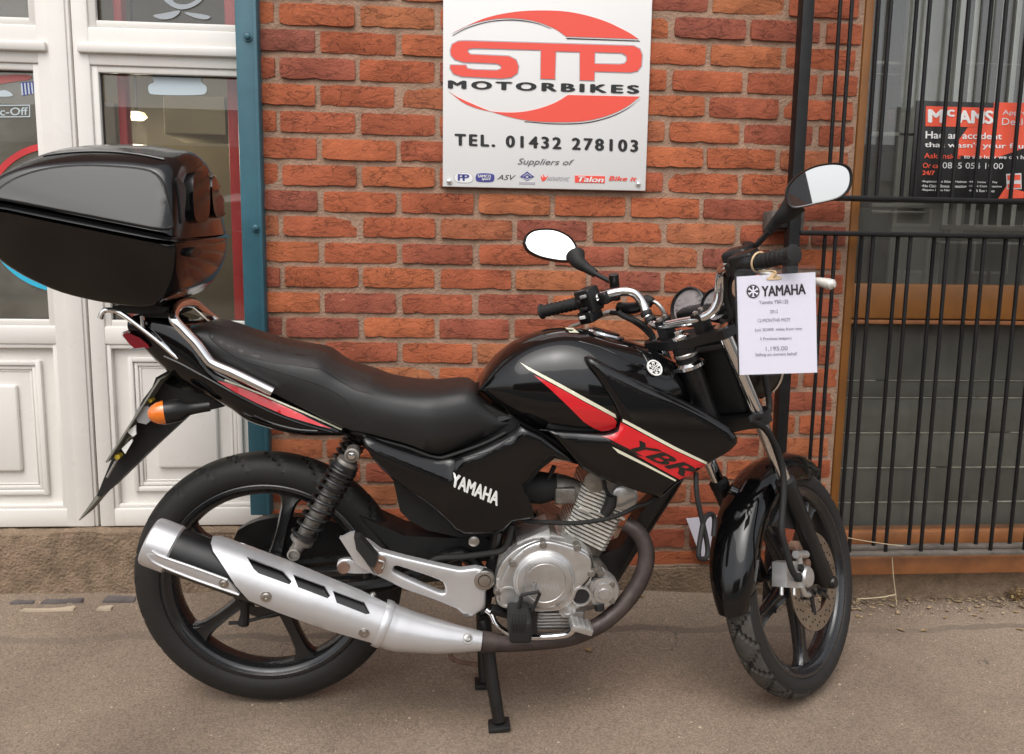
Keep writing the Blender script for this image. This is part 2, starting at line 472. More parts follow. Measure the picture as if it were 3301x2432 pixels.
    l.new(b1.outputs['Normal'], b2.inputs['Normal']); l.new(b2.outputs['Normal'], p.inputs['Normal'])
    MATS['brick'] = m
brick_material()

def asphalt_detail():                     # stones, stains and pale chips in the worn pavement
    m = MATS['asphalt']; n = m.node_tree.nodes; l = m.node_tree.links; p = n['Principled BSDF']
    src = p.inputs['Base Color'].links[0].from_socket
    tc = n.new('ShaderNodeTexCoord')
    v = n.new('ShaderNodeTexVoronoi'); v.inputs['Scale'].default_value = 300; l.new(tc.outputs['Object'], v.inputs['Vector'])
    r = n.new('ShaderNodeValToRGB'); r.color_ramp.elements[0].color = (.58, .58, .58, 1); r.color_ramp.elements[1].color = (1.36, 1.34, 1.31, 1)
    sp = n.new('ShaderNodeSeparateColor'); l.new(v.outputs['Color'], sp.inputs[0]); l.new(sp.outputs[0], r.inputs['Fac'])
    mx = n.new('ShaderNodeMix'); mx.data_type = 'RGBA'; mx.blend_type = 'MULTIPLY'; mx.inputs['Factor'].default_value = .75
    l.new(src, mx.inputs['A']); l.new(r.outputs['Color'], mx.inputs['B'])
    t = n.new('ShaderNodeTexNoise'); t.inputs['Scale'].default_value = 1.3; t.inputs['Detail'].default_value = 4; l.new(tc.outputs['Object'], t.inputs['Vector'])
    r2 = n.new('ShaderNodeValToRGB'); r2.color_ramp.elements[0].position = .35; r2.color_ramp.elements[0].color = (.74, .72, .70, 1); r2.color_ramp.elements[1].position = .62; r2.color_ramp.elements[1].color = (1.06, 1.05, 1.03, 1)
    l.new(t.outputs['Fac'], r2.inputs['Fac'])
    mx2 = n.new('ShaderNodeMix'); mx2.data_type = 'RGBA'; mx2.blend_type = 'MULTIPLY'; mx2.inputs['Factor'].default_value = .9
    l.new(mx.outputs['Result'], mx2.inputs['A']); l.new(r2.outputs['Color'], mx2.inputs['B']);     # long dark seam of an old trench parallel to the wall, ragged, and hairline cracks
    sx = n.new('ShaderNodeSeparateXYZ'); l.new(tc.outputs['Object'], sx.inputs[0])
    nz = n.new('ShaderNodeTexNoise'); nz.inputs['Scale'].default_value = 3.5; nz.inputs['Detail'].default_value = 7; l.new(tc.outputs['Object'], nz.inputs['Vector'])
    ad = n.new('ShaderNodeMath'); ad.operation = 'MULTIPLY_ADD'; ad.inputs[1].default_value = .13; l.new(nz.outputs['Fac'], ad.inputs[0]); l.new(sx.outputs['Y'], ad.inputs[2])
    c1 = n.new('ShaderNodeMath'); c1.operation = 'COMPARE'; c1.inputs[1].default_value = -.165; c1.inputs[2].default_value = .016; l.new(ad.outputs[0], c1.inputs[0])
    m4_ = n.new('ShaderNodeMath'); m4_.operation = 'MULTIPLY'; l.new(c1.outputs[0], m4_.inputs[0]); l.new(t.outputs['Fac'], m4_.inputs[1])
    vc = n.new('ShaderNodeTexVoronoi'); vc.feature = 'DISTANCE_TO_EDGE'; vc.inputs['Scale'].default_value = 1.7
    wv = n.new('ShaderNodeVectorMath'); wv.operation = 'MULTIPLY_ADD'; wv.inputs[1].default_value = (.35, .35, .35); l.new(nz.outputs['Color'], wv.inputs[0]); l.new(tc.outputs['Object'], wv.inputs[2]); l.new(wv.outputs[0], vc.inputs['Vector'])
    cr = n.new('ShaderNodeMath'); cr.operation = 'LESS_THAN'; cr.inputs[1].default_value = .0022; l.new(vc.outputs['Distance'], cr.inputs[0])
    gate = n.new('ShaderNodeMath'); gate.operation = 'GREATER_THAN'; gate.inputs[1].default_value = .64; l.new(t.outputs['Fac'], gate.inputs[0])
    cg = n.new('ShaderNodeMath'); cg.operation = 'MULTIPLY'; l.new(cr.outputs[0], cg.inputs[0]); l.new(gate.outputs[0], cg.inputs[1])
    mxx = n.new('ShaderNodeMath'); mxx.operation = 'MAXIMUM'; l.new(m4_.outputs[0], mxx.inputs[0]); l.new(cg.outputs[0], mxx.inputs[1])
    mx3 = n.new('ShaderNodeMix'); mx3.data_type = 'RGBA'; mx3.inputs['B'].default_value = (.135, .108, .086, 1)
    l.new(mxx.outputs[0], mx3.inputs['Factor']); l.new(mx2.outputs['Result'], mx3.inputs['A']); l.new(mx3.outputs['Result'], p.inputs['Base Color'])
asphalt_detail()

# ---- pavement
def ground_z(x, y):
    t = max(0, min(1, (y + .5) / .5))
    rise = .078 - .016 * max(0, min(1, (x + .3) / 1.4)) - .046 * max(0, min(1, (x - 1.15) / .7))
    return rise * t ** 1.7 + .004 * noise.noise(Vector((x * 2.1, y * 2.1, 0))) + .0015 * noise.noise(Vector((x * 9, y * 9, 3)))
def axis(lo, a, b, hi, step):
    out = [lo, (lo + a) / 2]; x = a
    while x < b: out.append(x); x += step
    return out + [b, (b + hi) / 2, hi]
gx = axis(-60, -1.6, 3.4, 60, .05); gy = axis(-60, -1.6, .06, 3, .04)
gv = [(x, y, ground_z(x, y) if -1.6 <= x <= 3.4 and -1.6 <= y <= .06 else 0) for y in gy for x in gx]
gf = [(j * len(gx) + i, j * len(gx) + i + 1, (j + 1) * len(gx) + i + 1, (j + 1) * len(gx) + i) for j in range(len(gy) - 1) for i in range(len(gx) - 1)]
tag(new_obj('pavement', gv, gf, 'asphalt', angle=60), kind='structure')

# ---- brick wall: mortar core + every brick
PU, PV, Z0 = .231, .075, 1.80
XB0, XB1 = W(838.5, 400, -.035).x - .03, W(2752, 500, 0).x + .004
wall = empty('brick_wall', (0, 0, 0))
tag(wall, 'red brick wall with pale mortar joints behind the motorcycle', 'wall')
G().span((XB0 - .004, .0048, 0), (XB1, .22, 2.12), 0).build('mortar', 'mortar', wall, smooth=False)
def brick_mesh(L, H, seed):
    rnd = random.Random(seed); nx, nz = max(3, int(L / .022)), 4
    v = []; f = []; D = .03
    prof = [rnd.uniform(-.0018, .0018) for _ in range(nx + 1)]
    low = [max(0, rnd.gauss(0, .0022)) for _ in range(nx + 1)]
    sl, sr = rnd.uniform(-.002, .002), rnd.uniform(-.002, .002)
    tx, tz = rnd.uniform(-.003, .003), rnd.uniform(-.0025, .0025)
    for j in range(nz + 1):
        for i in range(nx + 1):
            a, b = i / nx, j / nz
            x = -L / 2 + L * a; z = -H / 2 + H * b
            if j == 0: z += low[i]
            if j == nz: z += prof[i] * .7
            if i == 0: x += sl + rnd.uniform(-.0012, .0012)
            if i == nx: x += sr + rnd.uniform(-.0012, .0012)
            e = min(i, nx - i, j * 2, (nz - j) * 2)
            y = -.001 + tx * (a - .5) * 2 + tz * (b - .5) * 2 + (rnd.uniform(0, .0022) if e == 0 else rnd.uniform(-.0014, .0010)) + (.0008 if e == 0 else 0)
            if (i in (0, nx)) and (j in (0, nz)): x *= .985; z *= .94
            v.append((x, y, z))
    per = [i for i in range(nx + 1)] + [j * (nx + 1) + nx for j in range(1, nz + 1)] + [nz * (nx + 1) + i for i in range(nx - 1, -1, -1)] + [j * (nx + 1) for j in range(nz - 1, 0, -1)]
    for j in range(nz):
        for i in range(nx): f.append((j * (nx + 1) + i, j * (nx + 1) + i + 1, (j + 1) * (nx + 1) + i + 1, (j + 1) * (nx + 1) + i))
    o = len(v); v += [(v[k][0], D, v[k][2]) for k in per]; m = len(per)
    for k in range(m): f.append((per[k], o + k, o + (k + 1) % m, per[(k + 1) % m]))
    me = bpy.data.meshes.new('brick'); me.from_pydata(v, [], f); me.update(); me.shade_smooth(); me.set_sharp_from_angle(angle=R(50)); me.materials.append(MATS['brick'])
    return me
full = [brick_mesh(PU - .0170, .0592, 100 + i) for i in range(16)]
cut = {}
rb = random.Random(21)
for k in range(-4, 23):
    zc = Z0 - PV * k
    u = -2 if k % 2 == 0 else -1.5
    while u < 9:
        x0 = max(u * PU + .0085, XB0); x1 = min((u + 1) * PU - .0085, XB1 - .006)
        if x1 - x0 > .02:
            L = x1 - x0
            if L > PU - .03: me = rb.choice(full)
            else:
                key = (round(L, 2), rb.randrange(3))
                if key not in cut: cut[key] = brick_mesh(round(L, 2), .0592, hash(key) % 9999)
                me = cut[key]
            b = bpy.data.objects.new('brick', me); COL.objects.link(b); b.parent = wall
            b.location = ((x0 + x1) / 2 + rb.uniform(-.002, .002), rb.uniform(-.003, .002), zc + rb.uniform(-.0015, .0015))
            b.rotation_euler = (0, rb.uniform(-.006, .006), rb.uniform(-.006, .006))
        u += 1
# rough concrete plinth the wall stands on
def rough_block(name, x0, x1, y0, y1, z0, z1, material, parent=None, amp=.006, seed=1, step=.035):
    nx = max(2, int((x1 - x0) / step)); nz = max(2, int((z1 - z0) / step)); ny = max(1, int((y1 - y0) / step))
    bm = bmesh.new(); bmesh.ops.create_cube(bm, size=1)
    bmesh.ops.bevel(bm, geom=bm.edges[:], offset=.03, segments=2, affect='EDGES')
    bmesh.ops.scale(bm, vec=(x1 - x0, y1 - y0, z1 - z0), verts=bm.verts)
    bmesh.ops.bisect_plane
    for ax, n_, lo, hi in ((0, nx, x0, x1), (2, nz, z0, z1)):
        for i in range(1, n_):
            c = -(hi - lo) / 2 + (hi - lo) * i / n_; no = [0, 0, 0]; no[ax] = 1; co = [0, 0, 0]; co[ax] = c
            bmesh.ops.bisect_plane(bm, geom=bm.verts[:] + bm.edges[:] + bm.faces[:], plane_co=co, plane_no=no)
    cx = Vector(((x0 + x1) / 2, (y0 + y1) / 2, (z0 + z1) / 2))
    for v in bm.verts:
        w = v.co + cx
        d = noise.noise_vector(w * 9 + Vector((seed, 0, 0))) * amp + noise.noise_vector(w * 31) * amp * .4
        v.co = w + d
    bm.verts.index_update()
    o = new_obj(name, [v.co.copy() for v in bm.verts], [[v.index for v in f.verts] for f in bm.faces], material, parent, angle=50)
    bm.free(); return o
rough_block('concrete_plinth', XB0 - .02, XB1 + 1.9, -.022, .2, -.05, .135, 'concrete', wall, .007, 3)

# ---- teal steel post between door and wall
PY = -.035
xp0, xp1 = W(767, 400, PY).x, W(838.5, 400, PY).x
post = empty('door_post', ((xp0 + xp1) / 2, PY + .04, 0))
tag(post, 'teal painted post with bolts between white doors and brick wall', 'post')
def child_of(e):                          # parent keeping world coordinates of freshly built meshes
    def fix(o):
        o.parent = e; o.matrix_parent_inverse = Matrix.Translation(-Vector(e.location)); return o
    return fix
pz0 = W(845, 1662, PY).z
fp = child_of(post)
fp(G().span((xp0, PY, pz0), (xp1, PY + .12, 2.2), .004).build('post_body', 'teal'))
fp(G().span((xp1 - .012, PY - .003, pz0 + .002), (xp1 - .002, PY + .02, 2.19), .001).build('edge_bead', 'teal'))
for bx, by in [(799, 120), (826, 735)]:
    c = W(bx, by, PY)
    fp(G().lathe([(.013, .0), (.013, -.003)], (c.x, PY - .001, c.z), (0, 1, 0), 20).lathe([(.0085, -.003), (.0085, -.011), (.006, -.0125)], (c.x, PY, c.z), (0, 1, 0), 6).build('bolt', 'teal'))

# ---- white uPVC doors
YD = .045
def zz(sy, sx=300): return W(sx, sy, YD).z
XG = W(257, 600, YD).x; XL = W(146, 600, YD).x; XR = W(311, 600, YD).x; XE = XB0 - .058
DZ0 = zz(1699); DZT = 2.25
z_up, z_lip0, z_lip1, z_gt, z_gb, z_rb, z_pb = zz(86), zz(141), zz(173), zz(209), zz(1053, 330), zz(1112, 330), zz(1641, 360)
def ring_frame(g, x0, x1, z0, z1, w, yf, yb, bev=.004):
    g.span((x0, yf, z0), (x0 + w, yb, z1), bev); g.span((x1 - w, yf, z0), (x1, yb, z1), bev)
    g.span((x0 + w - .003, yf + .0015, z0), (x1 - w + .003, yb, z0 + w), bev); g.span((x0 + w - .003, yf + .0015, z1 - w), (x1 - w + .003, yb, z1), bev)
    return g
def door_leaf(xa, xb, ga, gb, loc, label, name='glazed_door', pane='glass'):
    """xa..xb the whole leaf, ga..gb its glass and panel field"""
    d = empty(name, loc); fx = child_of(d)
    tag(d, label, 'door')
    fx(G().span((xa, YD, DZ0), (ga, YD + .06, DZT), .005).build('stile', 'upvc'))
    fx(G().span((gb, YD, DZ0), (xb, YD + .06, DZT), .005).build('stile', 'upvc'))
    fx(G().span((ga - .004, YD + .0015, DZ0), (gb + .004, YD + .06, z_pb), .005).build('bottom_rail', 'upvc'))
    fx(G().span((ga - .004, YD + .0015, z_rb), (gb + .004, YD + .06, z_gb), .006).build('middle_rail', 'upvc'))
    fx(G().span((ga - .004, YD + .0015, z_gt), (gb + .004, YD + .06, z_up), .005).build('transom', 'upvc'))
    fx(G().span((ga - .03, YD - .014, z_lip1), (gb + .03, YD + .01, z_lip0), .006).build('drip_bar', 'upvc'))
    # glazing beads
    b = G(); ring_frame(b, ga - .001, gb + .001, z_gb - .001, z_gt + .001, .02, YD + .008, YD + .03); fx(b.build('glazing_bead', 'upvc'))
    b = G(); ring_frame(b, ga - .001, gb + .001, z_up - .001, DZT, .022, YD + .008, YD + .03); fx(b.build('glazing_bead', 'upvc'))
    for zl, zh in ((z_gb, z_gt), (z_up, DZT)):
        b = G(); ring_frame(b, ga + .018, gb - .018, zl + .018, zh - .018, .004, YD + .022, YD + .031, .001); fx(b.build('gasket', 'gasket'))
        fx(G().span((ga + .015, YD + .030, zl + .015), (gb - .015, YD + .034, zh - .015), 0).build('pane', pane, smooth=False))
    # moulded lower panel
    fx(G().span((ga - .002, YD + .026, z_pb - .002), (gb + .002, YD + .05, z_rb + .002), 0).build('panel', 'upvc', smooth=False))
    b = G(); ring_frame(b, ga - .001, gb + .001, z_pb - .001, z_rb + .001, .014, YD + .006, YD + .03); fx(b.build('panel_bead', 'upvc'))
    return d, fx
def mould(fx, x0, x1, z0, z1):
    for (ins, w, y) in ((0, .016, .012), (.017, .012, .018), (.03, .007, .022)):
        b = G(); ring_frame(b, x0 + ins, x1 - ins, z0 + ins, z1 - ins, w, YD + y, YD + .03, .004); fx(b.build('moulding', 'upvc'))
    fx(G().span((x0 + .075, YD + .012, z0 + .075), (x1 - .075, YD + .03, z1 - .075), .008, 3).build('raised_field', 'upvc'))
rdoor, frd = door_leaf(XG + .002, XE + .05, XR, XE + .042, ((XG + XE) / 2, YD, DZ0), 'white glazed door with moulded lower panel next to the teal post')
mz1, mz0 = zz(1153, 400), zz(1590, 420)
mould(frd, W(404, 1153, YD).x, XE + .042 - .055, mz0, mz1)
LW = XG - XL + .02
ldoor, fld = door_leaf(XG - 1.0, XG - .003, XG - 1.0 + (XG - XL), XL, (XG - .5, YD, DZ0), 'white glazed door at the far left, partly hidden by the top box', pane='reflection_haze_glass')
mould(fld, XG - 1.0 + (XG - XL) + .06, W(128, 1250, YD).x, zz(1601, 100), zz(1165, 100))
# hollow post cover strip on the left leaf
fld(G().span((XL + .035, YD - .006, DZ0 + .002), (XG - .012, YD + .02, DZT), .004).build('meeting_stile', 'upvc'))
# handle of the right leaf's transom light: bevelled glass petals in the upper light
def glass_petal(pts, off=.004):
    P = round2d(m1(pts), 2); V, T, B = triangulate(P)
    v, f = slab(V, T, B, lambda p: W(p[0], p[1], YD + .030) + Vector((0, -off, 0)), lambda p: W(p[0], p[1], YD + .030))
    return v, f
mat('bevel_glass', (.30, .31, .32), .08, metal=.6)
for pts in ([(1225, 125), (1330, 110), (1440, 85), (1455, 100), (1400, 150), (1310, 165), (1250, 145)], [(1475, 100), (1560, 110), (1640, 120), (1705, 140), (1660, 165), (1570, 150), (1500, 120)],
            [(1310, -10), (1330, 20), (1400, 70), (1470, 85), (1560, 60), (1640, 0), (1620, -40), (1560, 20), (1480, 45), (1400, 30), (1370, -40)]):
    v, f = glass_petal(pts); frd(new_obj('bevelled_petal', v, f, 'bevel_glass', angle=20))

# dark gap between the leaves, doorstep and edging
dz = DZ0
step_o = rough_block('doorstep', XG - 1.4, xp1 + .02, -.012, .2, -.05, DZ0 - .004, 'concrete', None, .011, 8)
tag(step_o, 'rough dirty concrete step below the white doors', 'step')
edge = empty('brick_edging', (-.7, -.08, 0)); fe = child_of(edge)
tag(edge, 'row of dark blue bricks sunk in the ground before the doorstep', 'edging')
for i, (a, b) in enumerate([(60, 215), (262, 530), (655, 862)]):
    p0 = W(*m7([(a, 505)])[0], -.05); p1 = W(*m7([(b, 560)])[0], -.05); zt_ = ground_z((p0.x + p1.x) / 2, -.05) + .005
    fe(rough_block('brick', p0.x, p1.x, -.062, -.020, zt_ - .06, zt_, 'blue_brick', None, .005, i))
for i, (a, b) in enumerate([(135, 480), (620, 720)]):
    p0 = W(*m7([(a, 562)])[0], -.075); p1 = W(*m7([(b, 590)])[0], -.075); zt_ = ground_z((p0.x + p1.x) / 2, -.085) + .003
    fe(rough_block('kerb_stone', p0.x, p1.x, -.098, -.072, zt_ - .05, zt_, 'stone_pale', None, .004, 20 + i))

# ---- what the door glass shows inside: a dim shop
shop = empty('shop_interior', (-.6, .9, 0)); fs = child_of(shop)
tag(shop, kind='structure')
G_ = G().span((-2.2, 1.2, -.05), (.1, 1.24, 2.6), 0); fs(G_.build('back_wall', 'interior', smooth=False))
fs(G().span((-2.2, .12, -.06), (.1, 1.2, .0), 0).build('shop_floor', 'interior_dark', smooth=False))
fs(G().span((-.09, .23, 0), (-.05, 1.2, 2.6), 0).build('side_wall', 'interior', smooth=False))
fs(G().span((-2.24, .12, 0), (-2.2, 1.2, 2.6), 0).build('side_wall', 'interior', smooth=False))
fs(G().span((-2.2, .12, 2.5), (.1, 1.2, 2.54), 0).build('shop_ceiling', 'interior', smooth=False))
def slat_in(name, x0, x1, y0, y1, Y, material, label, cat, d=.03):
    a = W(x0, y0, Y); b = W(x1, y1, Y)
    o = G().span((a.x, Y, b.z), (b.x, Y + d, a.z), .003).build(name, material)
    return tag(o, label, cat)
YI = .13
ra = W(390, 400, YI); rbp = W(402, 400, YI)
tag(G().span((W(383, 400, YI).x, YI, 0.0), (W(409, 400, YI).x, YI + .04, 2.4), .003).build('display_upright', 'red_paint'), 'narrow red upright inside the shop seen through the door glass', 'upright')
tag(G().span((W(735, 400, .13).x, .13, 0.0), (W(775, 400, .13).x, .17, 2.4), .003).build('display_upright', 'red_paint'), 'wide red upright inside the shop beside the teal post', 'upright')
lbx = empty('cream_display_box', W(620, 380, .5)); flb = child_of(lbx)
tag(lbx, 'cream box on a shelf behind the door glass above the top box', 'box')
a = W(524, 306, .5); b = W(728, 438, .5)
flb(G().span((a.x, .5, b.z), (b.x, .72, a.z), .006).build('box_body', 'cream_card'))
c0, c1 = W(576, 368, .5), W(704, 366, .5)
flb(G().prism([(a.x + .01, .498, b.z + .005), (c0.x, .498, c0.z), (c1.x, .498, c1.z), (b.x, .498, a.z - .03), (b.x, .498, b.z + .004)], (0, .001, 0)).build('flap_fold', 'cream_card', smooth=False))
tag(G().span((W(320, 400, .35).x, .35, 0), (W(372, 400, .35).x, .4, W(350, 330, .35).z), .004).build('stacked_crate', 'interior_grey'), 'grey crate standing inside the shop just behind the door glass', 'crate')
# stickers on the glass
def flat_on(name, poly, Y, material, parent_fix=None, off=.0012, step=None, holes=()):
    V, T, B = triangulate(poly, holes, step)
    v, f = slab(V, T, B, lambda p: W(p[0], p[1], Y - off), lambda p: W(p[0], p[1], Y))
    o = new_obj(name, v, f, material, None, smooth=False)
    return parent_fix(o) if parent_fix else o
GLY = YD + .030
stk = flat_on('glass_sticker', round2d(m1([(1190, 560), (1230, 640), (1240, 665), (1190, 680), (1190, 740), (1220, 765), (1630, 768), (1662, 740), (1660, 690), (1620, 668), (1610, 650), (1640, 600), (1645, 560)]), 2), GLY, 'frost')
tag(stk, 'frosted pale sticker at the top of the right door glass', 'sticker')
def text_on(name, s, box, Y, material, fix=None, bold=0.0, shear=0.0, spacing=1.0, off=.0012, th=.001):
    """lettering in a pixel box: (x0,y0,x1,y1) or four corners (tl,tr,br,bl), on the plane Y"""
    V, Fc = text2d(s, bold, shear, spacing)
    if len(box) == 4 and not isinstance(box[0], tuple):
        x0, y0, x1, y1 = box; q = ((x0, y0), (x1, y0), (x1, y1), (x0, y1))
    else: q = box
    def m(u, v):
        tl, tr, br, bl = q
        t = [tl[i] + (tr[i] - tl[i]) * u for i in (0, 1)]; b_ = [bl[i] + (br[i] - bl[i]) * u for i in (0, 1)]
        return b_[0] + (t[0] - b_[0]) * v, b_[1] + (t[1] - b_[1]) * v
    o = new_obj(name, [W(*m(u, v), Y - off - z) for u, v, z in V], Fc, material, None, smooth=False)
    return fix(o) if fix else o
ws = empty('lettered_sticker', W(40, 360, GLY)); fws = child_of(ws)
tag(ws, 'white outlined sticker reading c-Off on the left door glass', 'sticker')
text_on('lettering', 'c-Off', tuple(m1([(0, 868), (225, 862), (225, 925), (0, 930)])), GLY, 'frost', fws, bold=.01)
fr = m1([(-260, 848), (240, 842), (242, 942), (-260, 948)])
flat_on('outline', fr, GLY, 'frost', fws, holes=[m1([(-252, 856), (234, 850), (234, 934), (-252, 940)])])
fl = empty('flag_sticker', W(90, 290, GLY)); ffl = child_of(fl)
tag(fl, 'pale and blue flag sticker on the left door glass above the lettered one', 'sticker')
for i in range(4):
    flat_on('flag_stripe', m1([(165 + 27 * i, 670 - 2 * i), (178 + 27 * i, 669 - 2 * i), (188 + 27 * i, 765 - 4 * i), (175 + 27 * i, 767 - 4 * i)]), GLY, 'frost', ffl)
flat_on('flag_field', m1([(160, 665), (275, 655), (285, 750), (180, 772)]), GLY + .001, 'sign_blue', ffl)
arch = flat_on('arch_sticker', round2d(m1([(-60, 778), (-20, 735), (40, 722), (90, 745), (112, 778)]), 2), GLY, 'frost')
tag(arch, 'white arch shaped sticker at the left edge of the door glass', 'sticker')
rsw = flat_on('red_band_sticker', round2d(m1([(-80, 625), (40, 600), (255, 600), (250, 640), (120, 655), (-80, 690)]), 1), GLY, 'haze_paled_red')
tag(rsw, 'red band sticker across the top of the left door glass', 'sticker')
# round rail sign behind the box
rs = empty('round_poster', W(10, 640, GLY)); frs = child_of(rs)
tag(rs, 'round poster with red and blue rim behind the top box', 'poster')
mat('sky_blue', (.03, .42, .62), .4)
cc = W(195, 705, GLY); RC = (W(440, 705, GLY) - cc).length
def arc_poly(c, r0, r1, a0, a1, n=24):
    A = [R(a0 + (a1 - a0) * i / n) for i in range(n + 1)]
    return [Vector((c.x + math.cos(t) * r1, GLY - .0015, c.z + math.sin(t) * r1)) for t in A] + [Vector((c.x + math.cos(t) * r0, GLY - .0015, c.z + math.sin(t) * r0)) for t in A[::-1]]
def arc_strip(name, material, a0, a1, r0=RC * .92, r1=RC):
    g = G(); n = 24; rr = []
    for i in range(n + 1):
        t = R(a0 + (a1 - a0) * i / n); e = Vector((math.cos(t), 0, math.sin(t))); c = Vector((cc.x, GLY, cc.z))
        rr.append([c + e * r0 + Vector((0, -.002, 0)), c + e * r1 + Vector((0, -.002, 0)), c + e * r1, c + e * r0])
    g.loft(rr); frs(g.build(name, material))
arc_strip('red_rim', 'red_paint', 96, 178); arc_strip('blue_rim', 'sky_blue', 184, 258)

# ---- sign board
YS = -.018
sb = empty('shop_sign', W(1750, 400, YS)); fsb = child_of(sb)
tag(sb, 'white shop sign with red and black lettering screwed to the brick wall', 'sign')
c_bl = W(1427, 604.5, YS); c_br = W(2081, 614, YS)
sz0 = (c_bl.z + c_br.z) / 2; sx0, sx1 = c_bl.x, c_br.x
fsb(G().span((sx0, YS, sz0), (sx1, YS + .014, 1.98), .0025).build('sign_board', 'sign_white'))
def sg(pts, name, material, rnd=0, off=.0012, holes=(), step=None):
    P = m3(pts); P = round2d(P, rnd) if rnd else P
    return flat_on(name, P, YS, material, fsb, off, step, [round2d(m3(h), rnd) if rnd else m3(h) for h in holes])
def curve2(pts, n=10): return [(p.x, p.y) for p in smooth_path([Vector((x, y, 0)) for x, y in pts], n)]
top = curve2([(150, 278), (400, 160), (650, 103), (900, 88), (1150, 105), (1400, 170), (1600, 262), (1700, 326)])
bot = curve2([(1098, 305), (1000, 240), (850, 182), (700, 156), (550, 155), (400, 178), (270, 218), (150, 278)])
sg(top + bot[:-1], 'upper_swoosh', 'sign_red')
sg(curve2([(150, 296), (270, 232), (420, 186), (560, 166), (700, 166), (850, 192), (970, 238)]) + curve2([(970, 240), (850, 197), (700, 174), (560, 173), (420, 192), (270, 238), (155, 297)])[:], 'upper_shadow', 'sign_black')
sg([(1095, 316), (1105, 326), (1712, 346), (1703, 338)], 'upper_shadow', 'sign_black')
ub = curve2([(122, 762), (250, 860), (400, 915), (550, 935), (700, 935), (850, 910), (1000, 858), (1112, 792)])
lb = curve2([(1710, 805), (1600, 890), (1450, 960), (1250, 1008), (1000, 1018), (750, 1000), (500, 938), (300, 858), (200, 812), (122, 764)])
sg(ub + lb[:-1], 'lower_swoosh', 'sign_red')
sg(curve2([(1714, 824), (1600, 906), (1450, 974), (1250, 1020), (1000, 1028), (750, 1010)]) + curve2([(750, 1015), (1000, 1035), (1250, 1028), (1450, 982), (1600, 912), (1712, 824)])[:], 'lower_shadow', 'sign_black')
# big letters, joined along the top bar as on the sign
S_out = [(135, 420), (150, 370), (200, 345), (260, 342), (1660, 384), (1710, 410), (1728, 460), (1722, 550), (1690, 592), (1630, 604), (1333, 596), (1330, 672), (1212, 668), (1212, 434), (1010, 428), (1003, 660), (885, 656), (888, 418), (330, 402), (285, 408), (275, 432), (300, 455), (620, 470), (680, 500), (700, 555), (690, 610), (640, 645), (560, 654), (230, 638), (160, 615), (133, 570), (134, 542), (262, 545), (275, 572), (330, 582), (520, 588), (556, 575), (556, 548), (520, 530), (240, 518), (170, 495), (140, 460)]
P_hole = [(1335, 436), (1560, 442), (1600, 465), (1604, 505), (1585, 530), (1540, 538), (1333, 532)]
def grow(pts, d):
    n = len(pts); out = []
    A = sum(pts[i][0] * pts[(i + 1) % n][1] - pts[(i + 1) % n][0] * pts[i][1] for i in range(n)); s_ = 1 if A > 0 else -1
    for i in range(n):
        a = Vector(pts[i - 1]); b = Vector(pts[i]); c = Vector(pts[(i + 1) % n])
        e1 = (b - a).normalized(); e2 = (c - b).normalized(); nn = Vector((e1.y + e2.y, -e1.x - e2.x)) * s_
        if nn.length < 1e-6: nn = Vector((e1.y, -e1.x)) * s_
        nn.normalize(); out.append((b.x + nn.x * d, b.y + nn.y * d))
    return out
sg(grow(S_out, 9), 'letter_outline', 'sign_grey', off=.0008, holes=[grow(P_hole, -9)])
sg(S_out, 'lettering', 'sign_red', off=.0016, holes=[P_hole])
text_on('lettering', 'MOTORBIKES', tuple(m3([(113, 668), (1708, 710), (1705, 782), (113, 738)])), YS, 'sign_black', fsb, bold=.055, spacing=1.36)
text_on('lettering', 'TEL. 01432 278103', tuple(m3([(168, 1112), (1698, 1165), (1696, 1268), (168, 1212)])), YS, 'sign_black', fsb, bold=.05, spacing=1.34)
text_on('lettering', 'Suppliers of', tuple(m3([(695, 1318), (1165, 1330), (1158, 1390), (692, 1385)])), YS, 'sign_dark_grey', fsb, shear=.3, bold=.006)
# row of supplier marks
def mark(n_, polys, off=.0012):
    for P, mt in polys: sg(P, n_, mt, 0, off)
sg(curve2([(160, 1480), (185, 1440), (290, 1440), (325, 1480), (300, 1522), (190, 1520), (160, 1480)], 5)[:-1], 'supplier_mark', 'sign_grey', off=.0006)
sg(curve2([(165, 1480), (188, 1444), (288, 1444), (320, 1480), (297, 1518), (192, 1516), (165, 1480)], 5)[:-1], 'supplier_mark', 'sign_white', off=.001)
text_on('supplier_mark', 'PP', tuple(m3([(195, 1450), (292, 1452), (290, 1506), (195, 1504)])), YS, 'sign_blue', fsb, bold=.03, spacing=.7, off=.0014)
sg(curve2([(342, 1480), (365, 1446), (480, 1448), (500, 1480), (478, 1514), (362, 1512), (342, 1480)], 5)[:-1], 'supplier_mark', 'sign_blue')
text_on('supplier_mark', 'SAMCO', tuple(m3([(362, 1454), (472, 1456), (472, 1480), (362, 1478)])), YS, 'sign_white', fsb, bold=.03, off=.0018)
text_on('supplier_mark', 'sport', tuple(m3([(395, 1482), (472, 1484), (468, 1508), (393, 1506)])), YS, 'sign_white', fsb, bold=.03, shear=.3, off=.0018)
text_on('supplier_mark', 'ASV', tuple(m3([(525, 1455), (678, 1458), (672, 1500), (522, 1497)])), YS, 'sign_black', fsb, shear=.3)
for dx, sgn in ((0, 1), (126, -1)):
    def mx_(x): return 772 + sgn * (x - 772)
    for P in ([(772, 1428), (718, 1468), (718, 1478), (772, 1440)], [(712, 1470), (760, 1470), (760, 1478), (722, 1478), (772, 1502), (772, 1508)], [(772, 1450), (735, 1476), (772, 1490), (772, 1482), (752, 1476), (772, 1460)]):
        sg([(mx_(x), y) for x, y in P], 'supplier_mark', 'sign_blue')
